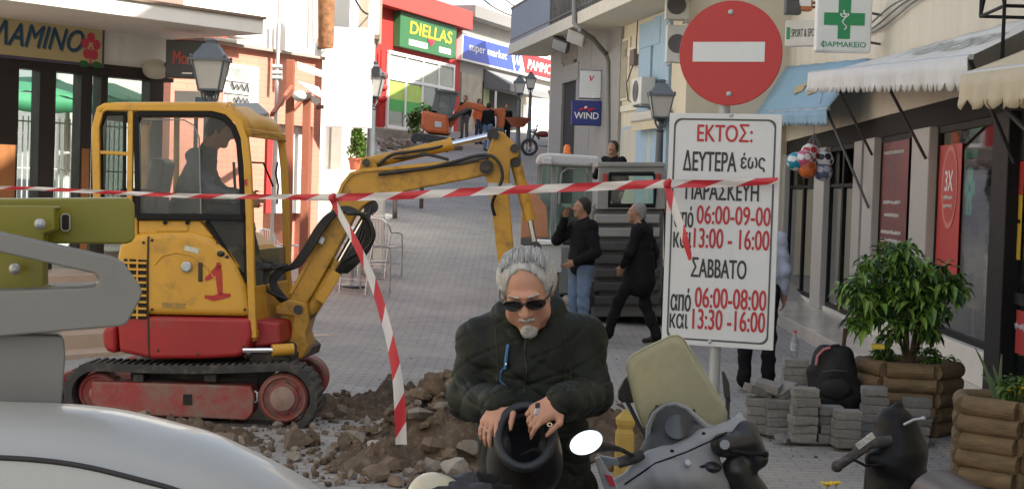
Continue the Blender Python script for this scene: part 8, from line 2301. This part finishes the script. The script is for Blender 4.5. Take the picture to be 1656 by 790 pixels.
flower('flower', 'yellow bloom at the bottom edge left of the black scooter', at(1338, 784, 6.55), fy, .035); flower('flower', 'second yellow bloom close to the first at the bottom edge', at(1352, 782, 6.6), fy, .03)
flower('flower', 'pink bloom at the bottom edge beside the black scooter', at(1412, 779, 6.5), M('petal_pink', (.55, .05, .2), .6), .033)
def chair_proto():
    t = thing('cafe_chair', '', 'chair', (0, 0, 0), 'aluminium cafe chairs')
    alu = M('aluminium_tube', (.68, .69, .70), .28, metal=.9, var=.05)
    for sx in (-1, 1):
        b = MB(); b.tube([(.25 * sx, -.24, 0), (.25 * sx, -.23, .45), (.25 * sx, -.20, .64), (.26 * sx, -.05, .67), (.26 * sx, .18, .67)], .014, 8); b.build('front_leg', alu, t, smooth=60)
        b = MB(); b.tube([(.22 * sx, .30, 0), (.23 * sx, .24, .45), (.25 * sx, .2, .67)], .014, 8); b.build('rear_leg', alu, t, smooth=60)
    b = MB(); b.tube([(.25, .19, .67), (.24, .25, .78), (.16, .29, .86), (0, .31, .88), (-.16, .29, .86), (-.24, .25, .78), (-.25, .19, .67)], .014, 8); b.tube([(.24, .21, .50), (0, .27, .50), (-.24, .21, .50)], .01, 6)
    for i in range(-5, 6):
        x = i * .042; b.cyl((x, .265 - abs(x) * .2, .50), (x, .305 - abs(x) * .25, .875 - .9 * x * x), .006, n=5)
    b.build('backrest', alu, t, smooth=60)
    b = MB(); b.box(-.23, .23, -.22, .22, .44, .455); b.tube([(-.24, -.23, .45), (.24, -.23, .45), (.24, .23, .45), (-.24, .23, .45)], .013, 8, closed=True); b.build('seat', M('woven_seat', (.50, .49, .46), .6, var=.2, scale=60), t, bev=.004)
    b = MB(); b.tube([(-.25, -.22, .2), (.25, -.22, .2)], .009, 6); b.tube([(-.22, .28, .2), (.22, .28, .2)], .009, 6); b.build('stretcher', alu, t, smooth=60)
    return t
ch = chair_proto()
spots = [(590, 474, R(150), 'aluminium cafe chair nearest the hanging tape behind the boom'), (614, 447, R(160), 'aluminium cafe chair farther back, its legs in the shade edge'), (556, 440, R(-80), 'aluminium cafe chair on the far side of the cafe table'), (455, 478, R(70), 'aluminium cafe chair behind the excavator front pillar'), (592, 338, R(10), 'small dark chair-like seat far up the left side of the street')]
for i, (px, py, a, lab) in enumerate(spots[:4]):
    o = ch if i == 0 else copy_tree(ch)
    o.location = gpt(px, py); o.rotation_euler = (0, 0, a); o['label'] = lab
q = gpt(568, 462); t = thing('cafe_table', 'round cafe table with a heavy foot among the aluminium chairs', 'table', q)
b = MB(); b.lathe(q, [(.22, 0), (.22, .02), (.05, .04), (.03, .06), (.03, .70)], 20); b.build('pedestal', steel, t, smooth=40)
b = MB(); b.lathe(q, [(.33, .70), (.34, .71), (.34, .725), (.33, .73)], 28); b.build('tabletop', M('table_top', (.55, .53, .50), .4), t, smooth=40)
for (px, py, lab) in ((610, 352, 'dark low table far up the left side of the street, nearer one'), (655, 336, 'dark low table far up the left side of the street, farther one')):
    q = gpt(px, py); t = thing('patio_table', lab, 'table', q, 'dark tables up the street')
    b = MB(); b.box(q.x - .6, q.x + .4, q.y - .3, q.y + .3, q.z + .66, q.z + .70); b.build('tabletop', M('dark_table', (.05, .035, .03), .6), t, bev=.01)
    for sx in (-.55, .35):
        for sy in (-.25, .25):
            b = MB(); b.cyl((q.x + sx, q.y + sy, q.z), (q.x + sx, q.y + sy, q.z + .66), .03, n=8); b.build('leg', MATS['dark_table'], t)
ld = thing('tractor', 'old grey tractor cab with a pale roof and orange beacon behind the phoning man', 'tractor', gpt(915, 470))
LY = 22.6
gl_d = M('dull_grey_green', (.24, .26, .24), .6, var=.15, dirt=((.30, .27, .22), .2, 4))
palegrey = M('pale_roof', (.50, .51, .50), .5, var=.08)
def vb(lst, Y, d): b = MB(); b.prism(pp(lst, Y), (0, d, 0)); return b
vb([(868, 262), (870, 250), (885, 247), (965, 252), (974, 258), (973, 268), (960, 270), (875, 266)], LY - .1, 1.3).build('roof', palegrey, ld, bev=.04, seg=3)
for lst in ([(868, 266), (876, 266), (872, 400), (862, 400)], [(893, 266), (900, 266), (898, 400), (890, 400)], [(950, 268), (958, 268), (958, 400), (950, 400)]):
    for dy in (0, 1.05): vb(lst, LY + dy, .07).build('pillar', gl_d, ld, bev=.01)
vb([(877, 268), (892, 268), (889, 392), (873, 392)], LY + .03, .012).build('side_pane', gl_green, ld)
vb([(901, 268), (949, 270), (949, 392), (899, 392)], LY + .03, .012).build('rear_pane', gl_green, ld)
b = MB(); b.tube(pp([(904, 330), (908, 280), (918, 272), (940, 274), (947, 285), (946, 335)], LY - .02), .022, 8); b.build('window_rim', gl_d, ld, smooth=60)
c = at(917, 243, LY + .3)
b = MB(); b.lathe(c - V((0, 0, .05)), [(.06, 0), (.06, .02), (.05, .03), (.05, .10), (.03, .13), (.01, .135)], 18); b.build('beacon', M('orange_beacon', (.70, .16, .01), .25), ld, smooth=50)
for px in (885, 962):
    b = MB(); b.obox(at(px, 260, LY - .15), (.07, 0, 0), (0, .04, 0), (0, 0, .05)); b.build('work_lamp', palegrey, ld, bev=.015)
vb([(858, 396), (960, 398), (962, 470), (868, 480)], LY - .05, 1.3).build('lower_body', gl_d, ld, bev=.03)
s = SDF(); s.box(at(925, 372, LY + .55), (.2, .18, .32), .08); s.build('seat', blackp, ld, .02)
for (px, py, r_) in ((880, 470, .42), (958, 470, .42)):
    q = at(px, py, LY + .3); wheel(ld, (q.x, q.y, gz(q.x, q.y) + r_), r_, .3, (1, 0, 0))
t = thing('bucket_attachment', 'peach orange steel bucket standing left of the tractor behind the yellow arm', 'bucket', gpt(872, 440))
vb([(846, 288), (854, 294), (884, 335), (887, 384), (842, 384)], LY - 1.2, .6).build('side_plate', M('faded_orange', (.50, .22, .11), .7, var=.15), t, bev=.01)
vb([(842, 384), (888, 384), (888, 396), (842, 396)], LY - 1.25, .8).build('cutting_edge', darksteel, t, bev=.01)
vb([(845, 396), (885, 396), (885, 432), (845, 432)], LY - 1.2, .6).build('foot', darksteel, t, bev=.01)
q = gpt(900, 520)
t = thing('crate', 'white plastic crate behind the shoulder of the man with the helmet', 'crate', at(892, 425, 19.5))
vb([(872, 392), (908, 394), (908, 440), (872, 440)], 19.5, .35).build('box_body', palegrey, t, bev=.01)
vb([(868, 388), (910, 390), (910, 395), (868, 395)], 19.45, .45).build('lid', whitep, t, bev=.005)
vb([(876, 440), (904, 440), (904, 500), (876, 500)], 19.55, .3).build('stand', darksteel, t)
sk = thing('skid_loader', 'dark grey skid loader seen from behind with a louvred tail and rounded rear window', 'loader', gpt(1015, 505))
SKY = 20.6
skg = M('loader_dark_grey', (.115, .115, .11), .55, var=.2, dirt=((.22, .20, .17), .25, 5))
skl = M('loader_frame_grey', (.27, .27, .25), .55, var=.15, dirt=((.28, .25, .21), .2, 5))
b = MB()
o_ = pp([(969, 268), (1072, 268), (1078, 276), (1076, 338), (964, 338)], SKY); i_ = pp([(987, 281), (1056, 281), (1060, 288), (1058, 332), (985, 332)], SKY)
dv = V((0, .12, 0)); n = 5
vs = o_ + i_ + [p + dv for p in o_] + [p + dv for p in i_]
fs = []
for i in range(n):
    j = (i + 1) % n
    fs += [(i, j, n + j, n + i), (2 * n + i, 3 * n + i, 3 * n + j, 2 * n + j), (i, 2 * n + i, 2 * n + j, j), (n + i, n + j, 3 * n + j, 3 * n + i)]
b.add(vs, fs); b.build('cab_frame', skl, sk, bev=.015)
g = MB(); g.prism(i_, (0, .02, 0)); g.build('rear_pane', glass('rear_glass', (.75, .85, .78), .12), sk)
b = MB(); b.tube([p - V((0, .01, 0)) for p in i_], .03, 8, closed=True); b.build('window_seal', blackm, sk, smooth=60)
vb([(966, 262), (1074, 262), (1078, 270), (966, 270)], SKY - .03, 1.3).build('roof', skl, sk, bev=.015)
for px in (972, 1068): vb([(px - 4, 270), (px + 4, 270), (px + 3, 338), (px - 5, 338)], SKY + 1.15, .08).build('pillar', skl, sk, bev=.01)
for px in (979, 1064):
    b = MB(); b.obox(at(px, 288, SKY - .02), (.035, 0, 0), (0, .03, 0), (0, 0, .06)); b.build('tail_lamp', M('tail_lamp_red', (.35, .03, .02), .3), sk, bev=.01)
vb([(958, 338), (1074, 338), (1070, 512), (956, 512)], SKY + .08, 1.5).build('body', skg, sk, bev=.02)
for k in range(7):
    y = 346 + k * 22
    vb([(962, y), (1068, y), (1067, y + 15), (961, y + 15)], SKY - .02 + .012 * (k % 2), .12).build('louvre', skl if k < 2 else M('louvre_dark', (.05, .05, .048), .6, var=.2, dirt=((.16, .145, .12), .2, 5)), sk, bev=.02)
for px in (950, 1080):
    q = at(px, 500, SKY + .4); wheel(sk, (q.x, q.y, gz(q.x, q.y) + .36), .36, .26, (1, 0, 0)); q = at(px, 500, SKY + 1.3); wheel(sk, (q.x, q.y, gz(q.x, q.y) + .36), .36, .26, (1, 0, 0))
for px in (962, 1080): vb([(px - 5, 330), (px + 4, 330), (px + 4, 440), (px - 5, 440)], SKY + .2, .14).build('lift_arm', skl, sk, bev=.015)
vb([(1072, 318), (1094, 322), (1090, 345), (1072, 345)], SKY + .1, .3).build('hose_cover', M('tail_lamp_red', (.35, .03, .02), .3), sk, bev=.02)
og = M('orange_paint', (.52, .12, .03), .5, var=.12, dirt=((.25, .12, .06), .15, 1.5))
OY = 60.0
g0 = gpt(705, 240)
OY = g0.y + 1.0
oe = thing('excavator', 'small orange excavator digging before the shops at the top of the street', 'excavator', g0)
for dy in (0, 1.3): vb([(664, 222), (670, 214), (736, 224), (744, 232), (738, 240), (672, 233), (664, 228)], OY + dy, .45).build('track', rubber, oe, bev=.06)
vb([(682, 178), (724, 186), (726, 218), (688, 214), (680, 205)], OY, 1.7).build('body', og, oe, bev=.12, seg=3)
vb([(703, 196), (714, 197), (714, 206), (703, 205)], OY - .02, .03).build('cover_plate', palegrey, oe)
for lst in ([(697, 182), (705, 146), (713, 146), (706, 184)], [(731, 150), (740, 151), (731, 188), (726, 186)], [(705, 145), (740, 149), (739, 156), (704, 152)], [(697, 178), (731, 184), (730, 190), (696, 186)]):
    for dy in (0, 1.3): vb(lst, OY + .1 + dy, .12).build('cab_frame', skg, oe)
vb([(706, 152), (736, 155), (729, 185), (702, 182)], OY + .15, .03).build('cab_pane', glass('pale_glass', (.35, .38, .36), .35), oe)
vb([(703, 144), (741, 148), (740, 151), (703, 147)], OY, 1.6).build('cab_roof', skg, oe)
vb([(718, 206), (728, 190), (742, 172), (756, 164), (768, 166), (800, 176), (806, 184), (796, 186), (764, 176), (754, 177), (742, 188), (730, 206)], OY + .7, .35).build('boom', og, oe, bev=.04)
vb([(796, 176), (814, 174), (818, 182), (815, 206), (808, 212), (803, 206), (804, 188), (797, 186)], OY + .72, .3).build('dipper_arm', og, oe, bev=.04)
cyl = MB(); cyl.cyl(at(722, 196, OY + .6), at(758, 176, OY + .6), .07); cyl.build('boom_cylinder', darksteel, oe, smooth=40)
vb([(800, 206), (814, 206), (818, 220), (806, 228), (798, 220)], OY + .6, .5).build('bucket', darksteel, oe, bev=.03)
bush('shrub', 'dark round shrub left of the orange excavator below the red shop', at(683, 200, OY + 3.0) - V((0, 0, .7)), (.7, .5, .8), 500, .22, [leafdark, leaf])
crumbs('rubble', 'stones dug up around the orange excavator', [(615, 232, 740, 246, 140, .03, .22)], [rg_, rb_, earth], 'rubble')
q = gpt(860, 252); MY = q.y
mo_ = thing('motorbike', 'parked motorbike before the pale hoarding at the top of the street', 'motorbike', q)
def wh(px, py, r_):
    c = at(px, py, MY); z = gz(c.x, MY) + r_
    b = MB(); b.tube([(c.x + (r_ - .05) * math.cos(a), MY + .02, z + (r_ - .05) * math.sin(a)) for a in [i * 2 * math.pi / 24 for i in range(24)]], .055, 8, closed=True); o = b.build('wheel', rubber, mo_, smooth=60)
    b = MB()
    for i in range(10): a = i * 2 * math.pi / 10; b.cyl((c.x, MY + .02, z), (c.x + (r_ - .06) * math.cos(a), MY + .02, z + (r_ - .06) * math.sin(a)), .01, n=5)
    b.tube([(c.x + (r_ - .1) * math.cos(a), MY + .02, z + (r_ - .1) * math.sin(a)) for a in [i * 2 * math.pi / 20 for i in range(20)]], .02, 6, closed=True); b.build('rim', chrome, o, smooth=60)
    return V((c.x, MY, z))
w1 = wh(856, 240, .31); w2 = w1 + V((1.15, .25, 0))
b = MB(); b.tube([(w2.x + .26 * math.cos(a), w2.y, w2.z + .26 * math.sin(a)) for a in [i * 2 * math.pi / 24 for i in range(24)]], .055, 8, closed=True); b.build('wheel', rubber, mo_, smooth=60)
b = MB(); b.tube([w1, w1 + V((.2, .03, .55)), w1 + V((.25, .05, .68))], .035, 8); b.tube([w1 + V((.2, .03, .5)), w1 + V((.5, .1, .1)), w2], .04, 8); b.tube([w1 + V((.2, .03, .5)), w1 + V((.7, .15, .42)), w2 + V((.1, 0, .35))], .03, 8); b.build('frame', darksteel, mo_, smooth=60)
s = SDF(); s.ell(w1 + V((.48, .1, .48)), (.25, .13, .12), k=.05); s.build('fuel_tank', M('dark_red_tank', (.16, .02, .02), .3), mo_, .025)
s = SDF(); s.cap(w1 + V((.68, .14, .46)), w2 + V((.05, 0, .46)), .09, .07, k=.03); s.build('seat', blackp, mo_, .025)
s = SDF(); s.box(w1 + V((.52, .1, .16)), (.18, .12, .14), .04); s.build('engine', steel, mo_, .025)
b = MB(); b.tube([w1 + V((.26, -.28, .78)), w1 + V((.22, 0, .72)), w1 + V((.30, .36, .78))], .02, 8); b.build('handlebar', darksteel, mo_, smooth=60)
b = MB(); b.ball(w1 + V((.12, .0, .58)), (.09, .09, .09), 12, 8); b.build('headlight', chrome, mo_, smooth=60)
b = MB()
for (a0, a1, sag) in ((at(760, -20, 45), at(880, 30, 40), .3), (at(790, -30, 48), at(900, 15, 38), .4), (at(570, -10, 25), at(610, 15, 30), .2)):
    pts_ = [a0 + (a1 - a0) * (i / 10) - V((0, 0, sag * math.sin(math.pi * i / 10))) for i in range(11)]
    b = MB(); b.tube(pts_, .018, 5); tag(b.build('overhead_wire', hose, smooth=60), {760: 'thin overhead wire against the white sky, lower one', 790: 'thin overhead wire against the white sky, upper one', 570: 'thin loose wire before the white house recess'}[760 if sag == .3 else 790 if sag == .4 else 570], 'wire', 'overhead wires')
